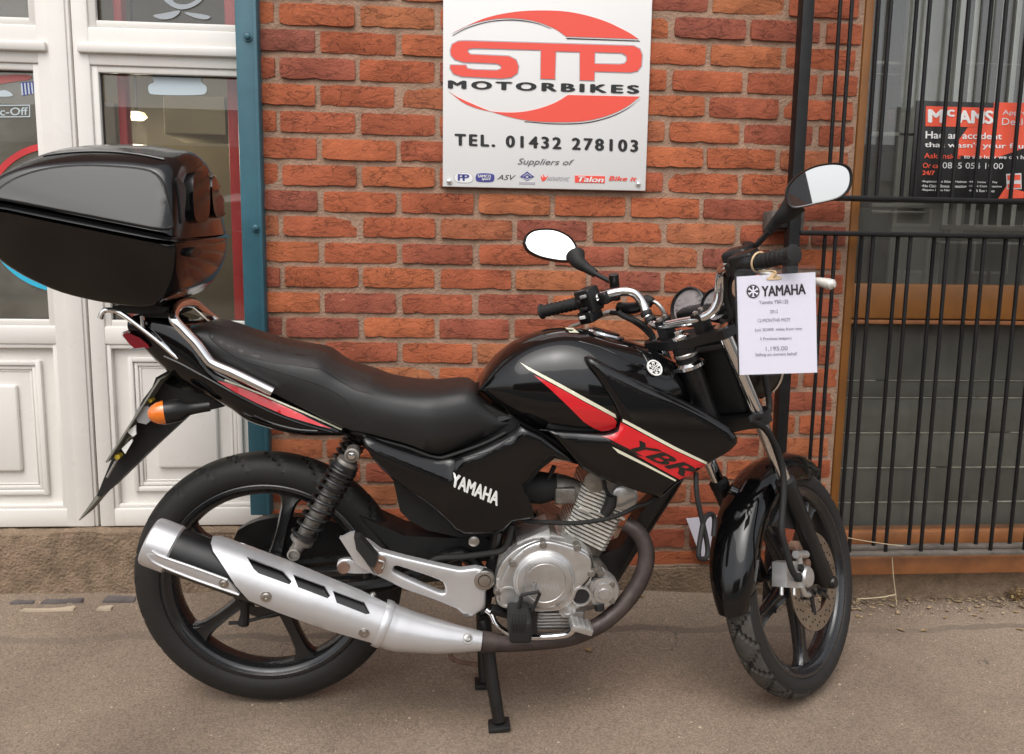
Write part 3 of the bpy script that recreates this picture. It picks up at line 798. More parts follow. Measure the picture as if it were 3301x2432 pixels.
sg([(707, 1512), (838, 1516), (838, 1536), (707, 1532)], 'supplier_mark', 'sign_grey')
sg(curve2([(885, 1462), (905, 1480), (905, 1450), (925, 1478), (948, 1460), (925, 1500), (900, 1510), (890, 1490), (885, 1462)], 4)[:-1], 'supplier_mark', 'sign_red')
text_on('supplier_mark', 'AKRAPOVIC', tuple(m3([(938, 1470), (1128, 1475), (1122, 1508), (935, 1504)])), YS, 'sign_grey', fsb, bold=.01, shear=.25)
sg([(1170, 1462), (1420, 1468), (1418, 1526), (1170, 1520)], 'supplier_mark', 'sign_red')
text_on('supplier_mark', 'Talon', tuple(m3([(1195, 1470), (1412, 1475), (1408, 1520), (1192, 1512)])), YS, 'sign_white', fsb, bold=.03, shear=.2, off=.0018)
text_on('supplier_mark', 'Bike it', tuple(m3([(1452, 1466), (1688, 1472), (1684, 1510), (1450, 1504)])), YS, 'sign_red', fsb, bold=.03, shear=.2)
for bx, by in ((124, 1513), (1696, 1536)):
    c = W(*m3([(bx, by)])[0], YS)
    fsb(G().lathe([(.0085, 0), (.0085, -.002), (.006, -.006), (.002, -.0075)], (c.x, YS - .0005, c.z), (0, 1, 0), 20).build('dome_screw', 'chrome'))

# a lit lamp glows inside the shop
lamp = empty('shop_lamp', W(440, 372, .9)); flm = child_of(lamp)
tag(lamp, 'small warm lamp glowing deep inside the shop behind the door glass', 'lamp')
lm = bpy.data.materials.new('lamp_glow'); lm.use_nodes = True
lp_ = lm.node_tree.nodes['Principled BSDF']; lp_.inputs['Emission Color'].default_value = (1, .72, .36, 1); lp_.inputs['Emission Strength'].default_value = 1.6
MATS['lamp_glow'] = lm
cl_ = W(440, 372, .9)
flm(G().lathe([(.0, -.02), (.025, -.018), (.04, -.006), (.03, .01), (0, .015)], cl_, (0, 0, 1), 24).build('lamp_globe', 'lamp_glow'))
flm(G().tube([cl_ + Vector((0, 0, .02)), Vector((cl_.x, cl_.y, 2.5))], .006, 8).build('lamp_cord', 'gasket'))
ll = bpy.data.lights.new('lamp_light', 'POINT'); ll.energy = 9; ll.color = (1, .86, .66); ll.shadow_soft_size = .08
lo = bpy.data.objects.new('lamp_light', ll); COL.objects.link(lo); lo.location = cl_ + Vector((0, -.14, -.1))

# ---- the street behind the camera, seen only in glass, chrome and paint
mat('road', (.05, .048, .046), .85, var=.2, vscale=2, bump=.3, bscale=120, dist=.004)
mat('far_brick', (.17, .085, .06), .9, var=.3, vscale=4)
mat('far_render', (.30, .28, .25), .9, var=.2, vscale=1)
mat('slate', (.07, .07, .08), .7, var=.3, vscale=6)
tag(G().span((-60, -11.4, -.09), (60, -3.2, .006), 0).build('road', 'road', smooth=False), kind='structure')
kb = empty('kerb', (0, -3.2, 0)); fk = child_of(kb); tag(kb, kind='structure')
fk(G().span((-40, -3.24, 0), (40, -3.10, .035), .01).build('kerb_stone', 'stone_pale'))
hz = 0
for i, (x0, x1, h, mt_, lab) in enumerate([(-17, -3.2, 3.9, 'far_brick', 'brick house across the street, left of the two reflected in the glass'), (2.6, 17, 3.4, 'far_render', 'rendered house across the street, right of the two reflected in the glass')]):
    hs_o = empty('street_house', ((x0 + x1) / 2, -14, 0)); fh = child_of(hs_o); tag(hs_o, lab, 'house')
    fh(G().span((x0, -24, 0), (x1, -20, h), 0).build('wall', mt_, smooth=False))
    fh(G().add([(x0, -19.7, h), (x1, -19.7, h), (x1, -24.3, h), (x0, -24.3, h), (x0, -22, h + 1.3), (x1, -22, h + 1.3)], [(0, 1, 5, 4), (2, 3, 4, 5), (0, 4, 3), (1, 2, 5), (0, 3, 2, 1)]).build('roof', 'slate', smooth=False))
    n_ = int((x1 - x0) / 2.4)
    for k in range(n_):
        for z in (.9, 2.2):
            xx = x0 + .7 + k * 2.4
            w_ = fh(G().span((xx, -20.02, z), (xx + 1.1, -19.95, z + 1.0), .01).build('window', 'upvc'))
            fh(G().span((xx + .08, -19.955, z + .08), (xx + 1.02, -19.94, z + .92), 0).build('pane', 'interior_dark', smooth=False))
# ---- window on the right: timber frame, panes
YF = -.002
xw0 = XB1 + .002; xw1 = W(2800, 315, YF).x; XW2 = 3.6
def zw(sy, Y=YF, sx=3000): return W(sx, sy, Y).z
win = empty('timber_window', ((xw0 + XW2) / 2, YF, 0)); fw_ = child_of(win)
tag(win, 'brown timber framed window behind the black security grille', 'window')
z_t1, z_t0 = zw(917, YF), zw(1031, YF); z_b1, z_b0 = zw(1715, YF), zw(1762, YF)
fw_(G().span((xw0, YF, z_b0 - .05), (xw1, YF + .09, 2.4), .006).build('stile', 'timber'))
fw_(G().span((XW2, YF, z_b0 - .05), (XW2 + .06, YF + .09, 2.4), .006).build('stile', 'timber'))
fw_(G().span((xw1 - .002, YF + .008, z_t0), (XW2, YF + .08, z_t1), .008).build('transom', 'timber'))
fw_(G().span((xw1 - .002, YF + .003, z_t0 - .016), (XW2, YF + .02, z_t0 - .003), .003).build('transom_bead', 'timber_worn'))
fw_(G().span((xw1 - .002, YF + .01, z_b0), (XW2, YF + .08, z_b1), .008).build('bottom_rail', 'timber_worn'))
fw_(G().span((xw1 - .002, YF + .028, z_t1), (XW2, YF + .032, 2.4), 0).build('pane', 'window_glass', smooth=False))
glass_mat('dusty_glass', (.9, .9, .88), 1.22, .04, dust_haze=.05)
fw_(G().span((xw1 - .002, YF + .028, z_b1), (XW2, YF + .032, z_t0), 0).build('pane', 'dusty_glass', smooth=False))
sl1, sl0 = W(3000, 1797, -.10).z, W(3000, 1853, -.10).z
fw_(G().span((xw0 + .02, -.10, sl0), (XW2, .02, sl1), .008).build('sill', 'timber_worn'))
fw_(G().span((xw0 + .02, -.05, sl1 - .004), (XW2, .06, z_b0 + .004), .004).build('sill_block', 'concrete'))
# inside: boarded lower half, blinds and shelving above
rm = empty('window_room', (2.5, .5, 0)); frm = child_of(rm); tag(rm, kind='structure')
frm(G().span((1.6, .9, 0), (4.2, .94, 2.6), 0).build('back_wall', 'interior_dark', smooth=False))
frm(G().span((1.6, .1, 2.45), (4.2, .9, 2.5), 0).build('room_ceiling', 'interior_grey', smooth=False))
frm(G().span((1.55, .23, 0), (1.6, .9, 2.5), 0).build('side_wall', 'interior_dark', smooth=False))
frm(G().span((4.2, .1, 0), (4.24, .9, 2.5), 0).build('side_wall', 'interior_dark', smooth=False))
frm(G().span((1.6, .1, -.05), (4.2, .9, 0), 0).build('room_floor', 'interior_dark', smooth=False))
bd = empty('boarded_panel', (2.6, .12, .6)); fbd = child_of(bd)
tag(bd, 'dark boards with dusty edges behind the lower window pane', 'boarding')
YB = .115
seams = [1227, 1282, 1327, 1395, 1507, 1618]
zs = [zw(1020, YB)] + [zw(s, YB) for s in (1227, 1282, 1395, 1507, 1618)] + [zw(1740, YB)]
for i in range(len(zs) - 1):
    fbd(G().span((1.62, YB, zs[i + 1] + .002), (4.1, YB + .018, zs[i] - .002), .003).build('plank', ('dark_board', 'dark_board_b', 'dark_board', 'dark_board_c', 'dark_board_b', 'dark_board')[i % 6]))
    if i:
        x = 1.66 + random.uniform(0, .1)
        while x < 3.9:
            L = random.uniform(.15, .7); fbd(G().span((x, YB - .005, zs[i] - random.uniform(.0008, .0022)), (x + L, YB + .006, zs[i] + random.uniform(.0006, .0018)), .0004).build('dusty_ledge', 'dusty_edge')); x += L + random.uniform(.0, .08)
for i in range(9):
    x = W(3100 + 45 * i, 100, .22).x
    o = G().box((x, .22, 1.75), (.038, .003, 1.0), Matrix.Rotation(R(38), 3, 'Z'), .0).build('blind_slat', 'blind', smooth=False)
    tag(o, 'vertical blind slat number %s from the left behind the upper window pane' % ('one two three four five six seven eight nine'.split()[i]), 'blind slat', 'vertical blind slats in the window')
shf = empty('storage_rack', (2.4, .3, .9)); fsh = child_of(shf)
tag(shf, 'pale grey storage rack seen through the upper window pane', 'rack')
for (sx0_, sx1_, sy0_, sy1_, Y) in [(2955, 3015, -300, 1000, .30), (3075, 3105, 640, 760, .32), (2812, 2985, 655, 672, .28), (2812, 2985, 678, 690, .28), (3040, 3400, 722, 748, .28), (3025, 3400, 778, 792, .26), (2820, 3000, 196, 214, .34), (2820, 3000, 236, 246, .34), (3040, 3400, 200, 214, .34), (2810, 2960, 424, 442, .3), (3020, 3046, 20, 320, .36), (3050, 3074, 20, 320, .36)]:
    p = W(sx0_, sy0_, Y); q = W(sx1_, sy1_, Y)
    fsh(G().span((p.x, Y, q.z), (q.x, Y + .02, p.z), .003).build('rack_bar', 'interior_grey'))
for (sx0_, sx1_, sy0_, sy1_, Y, mt_, lab) in [(2865, 2955, 352, 408, .4, 'timber_worn', 'brown cardboard box on the storage rack in the window'), (2845, 2950, 490, 640, .42, 'interior', 'low dark carton at the foot of the upper window pane')]:
    p = W(sx0_, sy0_, Y); q = W(sx1_, sy1_, Y)
    tag(G().span((p.x, Y, q.z), (q.x, Y + .2, p.z), .006).build('carton', mt_), lab, 'carton')

# ---- security grille: post, two panels of paired bars
YG1, YG0 = -.135, -.065                  # front and back layer of bars
gp = empty('grille_post', (W(2592, 400, YG1).x, YG1, 0)); fgp = child_of(gp)
tag(gp, 'tall black square steel post left of the window grille', 'post')
px0, px1 = W(2566, 400, YG1).x, W(2603, 400, YG1).x
fgp(G().span((px0, YG1, .02), (px1, YG1 + .04, 2.3), .003).build('post_tube', 'iron'))
fgp(G().span((px1 - .012, YG1 + .01, .02), (px1 + .004, YG1 + .05, 2.3), .002).build('post_flange', 'iron'))
pb0, pb1 = W(2484, 680, -.06), W(2584, 745, -.06)
fgp(G().span((pb0.x, -.075, pb1.z), (pb1.x, -.0, pb0.z), .003).build('wall_bracket', 'dusty_iron'))
fgp(G().span((px0 - .03, YG1 + .012, pb1.z + .005), (px1 + .006, -.07, pb0.z - .02), .003).build('bracket_arm', 'iron'))
def grille(name, loc, label, za, zb, rails_front, rails_back, xs):
    g = empty(name, loc); fx = child_of(g); tag(g, label, 'grille')
    for Y, rails in ((YG1, rails_front), (YG0, rails_back)):
        for z in rails:
            fx(G().span((px1 - .002, Y - .004, z - .006), (XW2, Y + .022, z + .006), .002).build('rail', 'dusty_iron' if z < .3 else 'iron'))
    for Y, rails in ((YG1, rails_front), (YG0, rails_back)):
        lo = min(rails) if za is None else za; hi = max(rails) if zb is None else zb
        for i, x in enumerate(xs):
            j = random.uniform(-.002, .002)
            fx(G().tube([(x + j, Y + .009, lo), (x + j * .5, Y + .009 + random.uniform(-.002, .002), (lo + hi) / 2), (x, Y + .009, hi)], .0060, 8).build('bar', 'iron'))
    return g
xa = W(2664.6, 1250, YG1).x; xz = W(3250.6, 1250, YG1).x; dxb = (xz - xa) / 5
xs = [xa + dxb * i for i in range(0, 12) if xa + dxb * i < XW2]
zl_top = W(3000, 757, YG1).z; zl_f = W(3000, 1786, YG1).z; zl_b = W(3000, 1765, YG0).z
zu = W(3000, 643, YG1).z
grille('window_grille', (2.6, YG1, zl_f), 'lower panel of the black security grille with paired bars', None, None, [zl_f, zl_top], [zl_b, zl_top], xs)
grille('window_grille', (2.6, YG1, zu), 'upper panel of the black security grille in front of the poster', None, 2.4, [zu], [zu + .002], xs)

# ---- poster behind the upper grille
YP = -.03
ps = empty('advertising_board', W(3150, 480, YP)); fps = child_of(ps)
tag(ps, 'black and red advertising board behind the upper security grille', 'poster')
pa = W(*m4([(1312, 765)])[0], YP); pbz = W(*m4([(1310, 1512)])[0], YP).z
PXR = pa.x + .56
fps(G().span((pa.x, YP, pbz), (PXR, YP + .006, pa.z), .001).build('board', 'sign_black'))
def pg(pts, name, material, off=.0012, rnd=0): 
    P = m4(pts); P = round2d(P, rnd) if rnd else P
    return flat_on(name, P, YP, material, fps, off)
pg([(1380, 808), (1880, 822), (2080, 826), (2080, 960), (1880, 970), (1376, 962)], 'red_panel', 'orange_sign')
pg([(1895, 780), (2400, 790), (2700, 800), (2700, 990), (2126, 1130), (1890, 1210), (1600, 1180), (1590, 1120), (1700, 970), (1895, 968)], 'red_flash', 'orange_sign', .0009)
pg([(1990, 1420), (2126, 1460), (2400, 1480), (2400, 1505), (1930, 1512)], 'red_flash', 'orange_sign')
pg([(1990, 1325), (2105, 1318), (2108, 1440), (1995, 1440)], 'award_badge', 'sign_print', .0014)
pg([(1998, 1335), (2098, 1330), (2100, 1370), (2000, 1372)], 'award_badge', 'orange_sign', .0022); pg([(2000, 1400), (2100, 1400), (2102, 1430), (2002, 1430)], 'award_badge', 'orange_sign', .0022)
def pt(s, q, mt_='sign_print', bold=.0, shear=0.0, spacing=1.0, off=.002): text_on('lettering', s, tuple(m4(q)), YP, mt_, fps, bold, shear, spacing, off)
pt('M', [(1395, 832), (1520, 834), (1516, 938), (1395, 934)], 'sign_white', .05)
pt('c', [(1536, 834), (1600, 836), (1600, 890), (1536, 888)], 'sign_white', .05)
pt('AMS', [(1622, 838), (1895, 842), (1892, 945), (1622, 940)], 'sign_white', .05)
pt('Approved', [(1965, 838), (2250, 842), (2250, 890), (1963, 885)], 'sign_print')
pt('Dealer', [(1960, 898), (2200, 905), (2200, 955), (1958, 952)], 'sign_print')
pt('Had an accident', [(1378, 998), (1960, 1015), (1958, 1062), (1376, 1055)], 'sign_white', .02)
pt("that wasn't your fault", [(1370, 1080), (2180, 1092), (2178, 1145), (1370, 1132)], 'sign_white', .02)
pt('Ask inside', [(1366, 1165), (1645, 1172), (1643, 1210), (1366, 1205)], 'orange_sign', .01)
pt('to see how we can help', [(1668, 1178), (2190, 1184), (2188, 1222), (1668, 1215)], 'sign_white', .015)
pt('Or call', [(1358, 1240), (1495, 1244), (1493, 1282), (1356, 1278)], 'orange_sign', .01)
pt('0845 054 1000', [(1508, 1236), (1968, 1242), (1966, 1288), (1506, 1282)], 'sign_print')
pt('24/7', [(1354, 1298), (1448, 1300), (1446, 1334), (1352, 1332)], 'orange_sign', .03)
for i, s in enumerate(('\u2022Replacement Bike & Helmet', '\u2022No Claims Bonus Protection', '\u2022Repairs Done Here')):
    pt(s, [(1350, 1372 + 32 * i), ((1692, 1688, 1575)[i], 1376 + 32 * i), ((1690, 1686, 1573)[i], 1398 + 32 * i), (1348, 1394 + 32 * i)], 'sign_print', .015)
for i, s in enumerate(('\u2022No Excess To Pay', '\u2022100% Compensation', '\u2022Hit & Run Cases')):
    pt(s, [(1708, 1376 + 32 * i), ((1925, 1957, 1903)[i], 1380 + 32 * i), ((1923, 1955, 1901)[i], 1400 + 32 * i), (1706, 1397 + 32 * i)], 'sign_print', .015)

# ---- the shopfront goes on above and beside the picture
fc = empty('facade', (0, .1, 2.3)); ffc = child_of(fc); tag(fc, kind='structure')
ffc(G().span((-4.2, .03, DZT + .004), (XB0 - .01, .25, 3.6), 0).build('lintel_band', 'far_brick', smooth=False))
ffc(G().span((XB0 - .006, .002, 2.124), (XB1, .25, 3.6), 0).build('upper_wall', 'far_brick', smooth=False))
ffc(G().span((XB1 + .002, .03, 2.404), (4.6, .25, 3.6), 0).build('lintel_band', 'far_brick', smooth=False))
ffc(G().span((-4.2, .03, 0), (XG - 1.006, .25, DZT), 0).build('side_wall', 'far_render', smooth=False))
ffc(G().span((XW2 + .064, .0, 0), (4.6, .25, 2.4), 0).build('side_wall', 'far_brick', smooth=False))

# ---- small things on the ground
def leaf_mesh(L, Wd, seed, curl=.25):
    rnd = random.Random(seed); n = 6; v = []; f = []
    for i in range(n + 1):
        t = i / n; w = Wd * math.sin(math.pi * min(1, .06 + t * .94)) ** .8 * (1 + rnd.uniform(-.12, .12)) * .5
        x = (t - .5) * L; z = curl * L * (t - .5) ** 2 + rnd.uniform(0, .001)
        v += [(x, -w, z + w * .5), (x, 0, z), (x, w, z + w * .45)]
    for i in range(n):
        for k in (0, 1): f.append((i * 3 + k, i * 3 + k + 1, i * 3 + 4 + k, i * 3 + 3 + k))
    return v, f
LEAVES = [('orange leaf lying on the pavement right of the exhaust pipe', 2064, 1962, .024, .016), ('brown leaf on the pavement below the exhaust pipe', 1897, 2098, .028, .013),
          ('curled leaf on the pavement below the window sill', 3164, 1968, .018, .01), ('pale leaf beside the curled one near the window', 3046, 1990, .02, .009),
          ('dry leaf in the cluster right of the front wheel', 2905, 2030, .026, .012), ('long dry leaf close behind the front tyre', 2763, 1990, .026, .008), ('pale leaf at the right edge under the window', 3276, 1973, .018, .009),
          ('pale leaf next to the dried stalk under the grille', 2925, 1937, .018, .009), ('small leaf nearest the sill corner under the grille', 2880, 1940, .016, .01), ('dry leaf lying furthest right on the pavement', 3290, 2025, .022, .011), ('lone leaf in front of the dry cluster', 2978, 2030, .024, .01)]
for i, (lab, sx, sy, L, wd) in enumerate(LEAVES):
    p = GR(sx, sy, .012); z = ground_z(p.x, p.y) + .002
    v, f = leaf_mesh(L, wd, 50 + i)
    o = new_obj('fallen_leaf', v, f, 'leaf_dry', None, angle=60); o.location = (p.x, p.y, z); o.rotation_euler = (random.uniform(-.2, .2), 0, random.uniform(0, 6))
    tag(o, lab, 'leaf', 'fallen leaves on the pavement')
# grit and crumbs (uncountable)
g = G(); rg = random.Random(4)
for i in range(1500):
    if i < 520: x = rg.uniform(1.55, 3.3); y = -.03 - abs(rg.gauss(0, .06))
    elif i < 640: x = rg.uniform(-1.6, 1.6); y = -.03 - abs(rg.gauss(0, .05))
    else: x = rg.uniform(-1.2, 3.0); y = rg.uniform(-1.3, -.05)
    s = rg.uniform(.0010, .0030) * (1.5 if rg.random() < .08 else 1)
    z = ground_z(x, y) + s * .3
    pts = [Vector((x + s * math.cos(a) * rg.uniform(.7, 1.3), y + s * math.sin(a) * rg.uniform(.7, 1.3), z)) for a in (0, 1.6, 3.1, 4.7)]
    g.add(pts + [Vector((x, y, z + s)), Vector((x, y, z - s))], [(0, 1, 4), (1, 2, 4), (2, 3, 4), (3, 0, 4), (1, 0, 5), (2, 1, 5), (3, 2, 5), (0, 3, 5)])
tag(g.build('grit', 'stone_pale', smooth=False), 'pale grit and crumbs scattered over the pavement', 'grit', kind='stuff')
g = G()
for i in range(560):
    x = rg.uniform(1.55, 3.2); y = -.02 - abs(rg.gauss(0, .055)); L = rg.uniform(.007, .022)
    v, f = leaf_mesh(L, L * rg.uniform(.3, .6), i, .5); M = Matrix.Rotation(rg.uniform(0, 6.3), 4, 'Z') @ Matrix.Rotation(rg.uniform(-.5, .5), 4, 'X'); z = ground_z(x, y) + .002
    g.add([M @ Vector(p) + Vector((x, y, z)) for p in v], f)
tag(g.build('leaf_litter', 'leaf_pale', angle=60), 'fine dry leaf litter gathered along the foot of the window wall', 'leaf litter', kind='stuff')
def weed(name, label, base, n, h, seed, material='leaf_green'):
    rnd = random.Random(seed); e = empty(name, base); tag(e, label, 'weed'); fx = child_of(e); b = Vector(base)
    g = G(); s = G()
    for i in range(n):
        a = rnd.uniform(0, 6.3); lean = rnd.uniform(.5, 1.3); L = h * rnd.uniform(.5, 1.1)
        d = Vector((math.cos(a) * math.sin(lean), math.sin(a) * math.sin(lean) * .5 - .1, math.cos(lean)))
        tip = b + d * L; s.tube([b, b + d * L * .5 + Vector((0, 0, .006)), tip], .0009, 5)
        for k in range(5):
            t = .3 + .7 * k / 4; c = b + d * L * t; v, f = leaf_mesh(rnd.uniform(.012, .022), rnd.uniform(.005, .009), seed * 50 + i * 7 + k)
            M = Matrix.Rotation(rnd.uniform(0, 6.3), 4, 'Z') @ Matrix.Rotation(rnd.uniform(-.9, .5), 4, 'Y') @ Matrix.Rotation(rnd.uniform(-.6, .6), 4, 'X')
            g.add([M @ Vector(p) + c for p in v], f)
    fx(s.build('stem', material)); fx(g.build('foliage', material, angle=60))
p = GR(*m7([(530, 600)])[0]); weed('weed', 'small green weed growing out of the brick edging by the step', (p.x, p.y, ground_z(p.x, p.y)), 14, .06, 3)
p = GR(*m6([(1600, 1440)])[0]); weed('weed', 'low withered weed at the wall foot under the window, far right', (p.x, p.y, ground_z(p.x, p.y)), 12, .05, 5, 'leaf_dry')
st = [W(*m6([q])[0], -.13) for q in ((776, 1130), (785, 1260), (800, 1380), (806, 1450))]
tag(G().tube(st, .0016, 6, sub=3).tube([W(*m6([(800, 1378)])[0], -.13), W(*m6([(690, 1398)])[0], -.13), W(*m6([(540, 1408)])[0], -.13)], .002, 6, sub=3).build('dried_stalk', 'straw'), 'thin dried stalk hanging below the window sill', 'stalk')
tag(G().tube([W(*m6([q])[0], YG1 - .008) for q in ((480, 1000), (600, 1022), (740, 1042), (850, 1054))], .0013, 6, sub=3).build('straw_stem', 'straw'), 'pale straw stem caught across the grille bars low down', 'straw')
cd = [W(*q, -.03) for q in k6([(1575, 1490), (1745, 1470), (1700, 1652), (1640, 1652)])]
c4 = [W(*q, -.03) for q in ((2212, 1672), (2330, 1662), (2400, 1800), (2262, 1805))]
o = G().prism(c4, (0, .002, 0)).build('white_card', 'paper', smooth=False)
tag(o, 'white card leaning against the brick wall behind the front wheel', 'card')
# ================================================================ MOTORCYCLE
mat('gloss_black', (.0035, .0033, .0035), .07, rvar=.03, vscale=5, spec=.5)
mat('case_black', (.003, .0028, .0029), .15, rvar=.05, vscale=4, spec=.55)
mat('satin_black', (.0075, .007, .007), .38, var=.25, vscale=12, rvar=.1)
mat('matt_black', (.007, .0066, .0063), .62, var=.3, vscale=20, rvar=.12)
mat('frame_black', (.0065, .006, .006), .36, var=.3, vscale=15, rvar=.12)
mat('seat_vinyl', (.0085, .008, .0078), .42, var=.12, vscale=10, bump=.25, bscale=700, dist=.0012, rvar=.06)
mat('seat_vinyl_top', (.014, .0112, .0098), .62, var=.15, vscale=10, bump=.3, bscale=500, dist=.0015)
mat('rubber', (.0085, .008, .0075), .7, var=.3, vscale=14, bump=.12, bscale=200, dist=.001)
mat('tyre', (.0095, .0086, .0078), .62, var=.25, vscale=9, bump=.1, bscale=120, dist=.001)
mat('tyre_worn', (.050, .044, .038), .82, var=.5, vscale=14, bump=.2, bscale=150, dist=.001)
mat('wheel_black', (.012, .012, .013), .26, var=.2, vscale=15, rvar=.1, coat=.3)
mat('silver_paint', (.62, .615, .62), .34, metal=.65, var=.05, vscale=6, rvar=.05)
mat('cast_alloy', (.56, .55, .535), .36, metal=.8, var=.16, vscale=14, rvar=.12, bump=.05, bscale=160, dist=.001)
mat('dirty_alloy', (.27, .25, .225), .5, metal=.8, var=.4, vscale=25, rvar=.15, bump=.15, bscale=90, dist=.001)
mat('fin_alloy', (.74, .72, .66), .45, metal=.55, var=.2, vscale=40, rvar=.1)
mat('rusty_pipe', (.055, .040, .036), .55, metal=.35, var=.45, vscale=18, rvar=.12, bump=.15, bscale=110, dist=.001)
mat('rust', (.16, .09, .06), .8, var=.4, vscale=40)
mat('decal_red', (.60, .012, .018), .22, coat=.8)
mat('decal_cream', (.70, .68, .52), .3, coat=.6)
mat('decal_white', (.78, .78, .75), .35)
mat('decal_black', (.006, .006, .006), .2, coat=.8)
mat('red_lens', (.22, .004, .010), .10, coat=1.0)
mat('amber_lens', (.75, .17, .012), .12, coat=1.0)
mat('grey_plastic', (.27, .27, .27), .5)
mat('brass_clip', (.50, .36, .03), .5)
mat('mirror_glass', (.62, .62, .625), .01, metal=1)
mat('dial_face', (.30, .26, .26), .5, var=.25, vscale=60)
mat('disc_steel', (.42, .37, .31), .33, metal=1, var=.15, vscale=20, rvar=.1)
mat('plate_back', (.20, .195, .165), .6, var=.2)
mat('tan_band', (.62, .45, .26), .6)
mat('lever_alloy', (.55, .53, .50), .3, metal=.9, rvar=.1)
mat('lever_grey', (.62, .60, .55), .4, metal=.2)

LEAN, HEAD = -.0532, -.0042
_f = Vector((math.cos(HEAD), math.sin(HEAD), 0)); _r0 = Vector((math.sin(HEAD), -math.cos(HEAD), 0)); _u0 = Vector((0, 0, 1))
_upb = _u0 * math.cos(LEAN) - _r0 * math.sin(LEAN); _rb = _r0 * math.cos(LEAN) + _u0 * math.sin(LEAN)
BM = Matrix.Translation((.0614, -.5253, .004)) @ Matrix((_f, -_rb, _upb)).transposed().to_4x4()   # bike frame: x forward, y left, z up
BMI = BM.inverted()
CL = BMI @ CAM_POS
bike = empty('motorcycle'); bike.matrix_world = BM
tag(bike, 'black and red motorcycle on its stand in front of the brick wall', 'motorcycle')
def lray(sx, sy): return BMI.to_3x3() @ ray(sx, sy)
def at(p, v):                             # photo pixel -> bike coordinates at v metres to the right of the centre plane
    d = lray(*p); return CL + d * ((-v - CL.y) / d.y)
def ats(P, v): return [at(p, v) for p in P]
def left_of(P): return [Vector((p.x, -p.y, p.z)) for p in P]
LAT = Vector((0, -1, 0))                  # to the right side of the bike

# steering assembly: turned to the left on a raked axis
RK, TH, WB, RR, RF = .3812, .7564, 1.3363, .323, .2948
AX = Vector((-math.sin(RK), 0, math.cos(RK))); _fd = Vector((math.cos(RK), 0, math.sin(RK)))
SFW = _fd * math.cos(TH) - LAT * math.sin(TH); SLT = LAT * math.cos(TH) + _fd * math.sin(TH); SG0 = Vector((WB + .095, 0, 0))
def ST(q, s, t): return SG0 + AX * t + SFW * s + SLT * q
def _plane(p, n, c):
    d = lray(*p); return CL + d * ((c - (CL - SG0).dot(n)) / d.dot(n))
def stq(p, q): return _plane(p, SLT, q)   # pixel -> point at lateral q in the steering frame
def sts(p, s): return _plane(p, SFW, s)   # pixel -> point at forward offset s
def forkp(q, t): return ST(q, .0215 - .128 * (t - .31), t)

def part(g, name, material, parent=None, smooth=True, angle=35): return g.build(name, material, parent or bike, smooth, angle)

def panel(name, px, vf, thick, material, parent=None, er=.008, step=.012, holes=(), rnd=0, mirror=False, angle=40, v0=.12):
    def solve(p):
        v = v0
        for _ in range(6):
            P = at(p, v); v = vf(P.x, P.z)
        return (P.x, P.z)
    poly = [solve(p) for p in (round2d(px, rnd) if rnd else px)]
    hs_ = [[solve(p) for p in (round2d(h, rnd) if rnd else h)] for h in holes]
    V, T, B = triangulate(poly, hs_, step, [er * .12, er * .4, er * .95] if er else ())
    allp = [poly] + hs_
    def drop(p):
        if not er: return 0
        d = min(dist_poly(p[0], p[1], l) for l in allp)
        return er * (1 - math.sqrt(max(0, 1 - (1 - min(1, d / er)) ** 2)))
    v, f = slab(V, T, B, lambda p: Vector((p[0], -(vf(*p) - drop(p)), p[1])), lambda p: Vector((p[0], -(vf(*p) - thick), p[1])))
    o = new_obj(name, v, f, material, parent or bike, angle=angle)
    if mirror: new_obj(name, left_of(v), f, material, parent or bike, angle=angle)
    return o

def bvh_of(*objs):
    v = []; f = []
    for o in objs:
        k = len(v); v += [x.co.copy() for x in o.data.vertices]; f += [tuple(k + i for i in p.vertices) for p in o.data.polygons]
    return BVHTree.FromPolygons(v, f)
def hit(bvh, p, lift=0.0):
    loc, n, i, d = bvh.ray_cast(CL, lray(*p).normalized())
    if loc is None: return None
    if n.dot(lray(*p)) > 0: n = -n
    return loc + n * lift
def decal(name, px, bvh, material, parent, lift=.0012, step=14, rnd=0, holes=()):
    P = round2d(px, rnd) if rnd else px
    V, T, B = triangulate(P, holes, step)
    A = [hit(bvh, p, lift) for p in V]
    T = [t for t in T if all(A[i] is not None for i in t)]
    T = [t for t in T if max((A[t[i]] - A[t[(i + 1) % 3]]).length for i in range(3)) < .06]
    used = sorted({i for t in T for i in t}); ix = {o: k for k, o in enumerate(used)}
    return new_obj(name, [A[i] for i in used], [tuple(ix[i] for i in t) for t in T], material, parent, angle=60, recalc=False)
def text_decal(name, s, quad, bvh, material, parent, bold=0.0, shear=0.0, spacing=1.0, lift=.0022):
    V, Fc = text2d(s, bold, shear, spacing)
    tl, tr, br, bl = quad
    def m(u, v):
        t = [tl[i] + (tr[i] - tl[i]) * u for i in (0, 1)]; b_ = [bl[i] + (br[i] - bl[i]) * u for i in (0, 1)]
        return b_[0] + (t[0] - b_[0]) * v, b_[1] + (t[1] - b_[1]) * v
    A = [hit(bvh, m(u, v), lift + z) for u, v, z in V]
    F2 = [f for f in Fc if all(A[i] is not None for i in f)]
    used = sorted({i for t in F2 for i in t}); ix = {o: k for k, o in enumerate(used)}
    return new_obj(name, [A[i] for i in used], [tuple(ix[i] for i in t) for t in F2], material, parent, smooth=False, recalc=False)
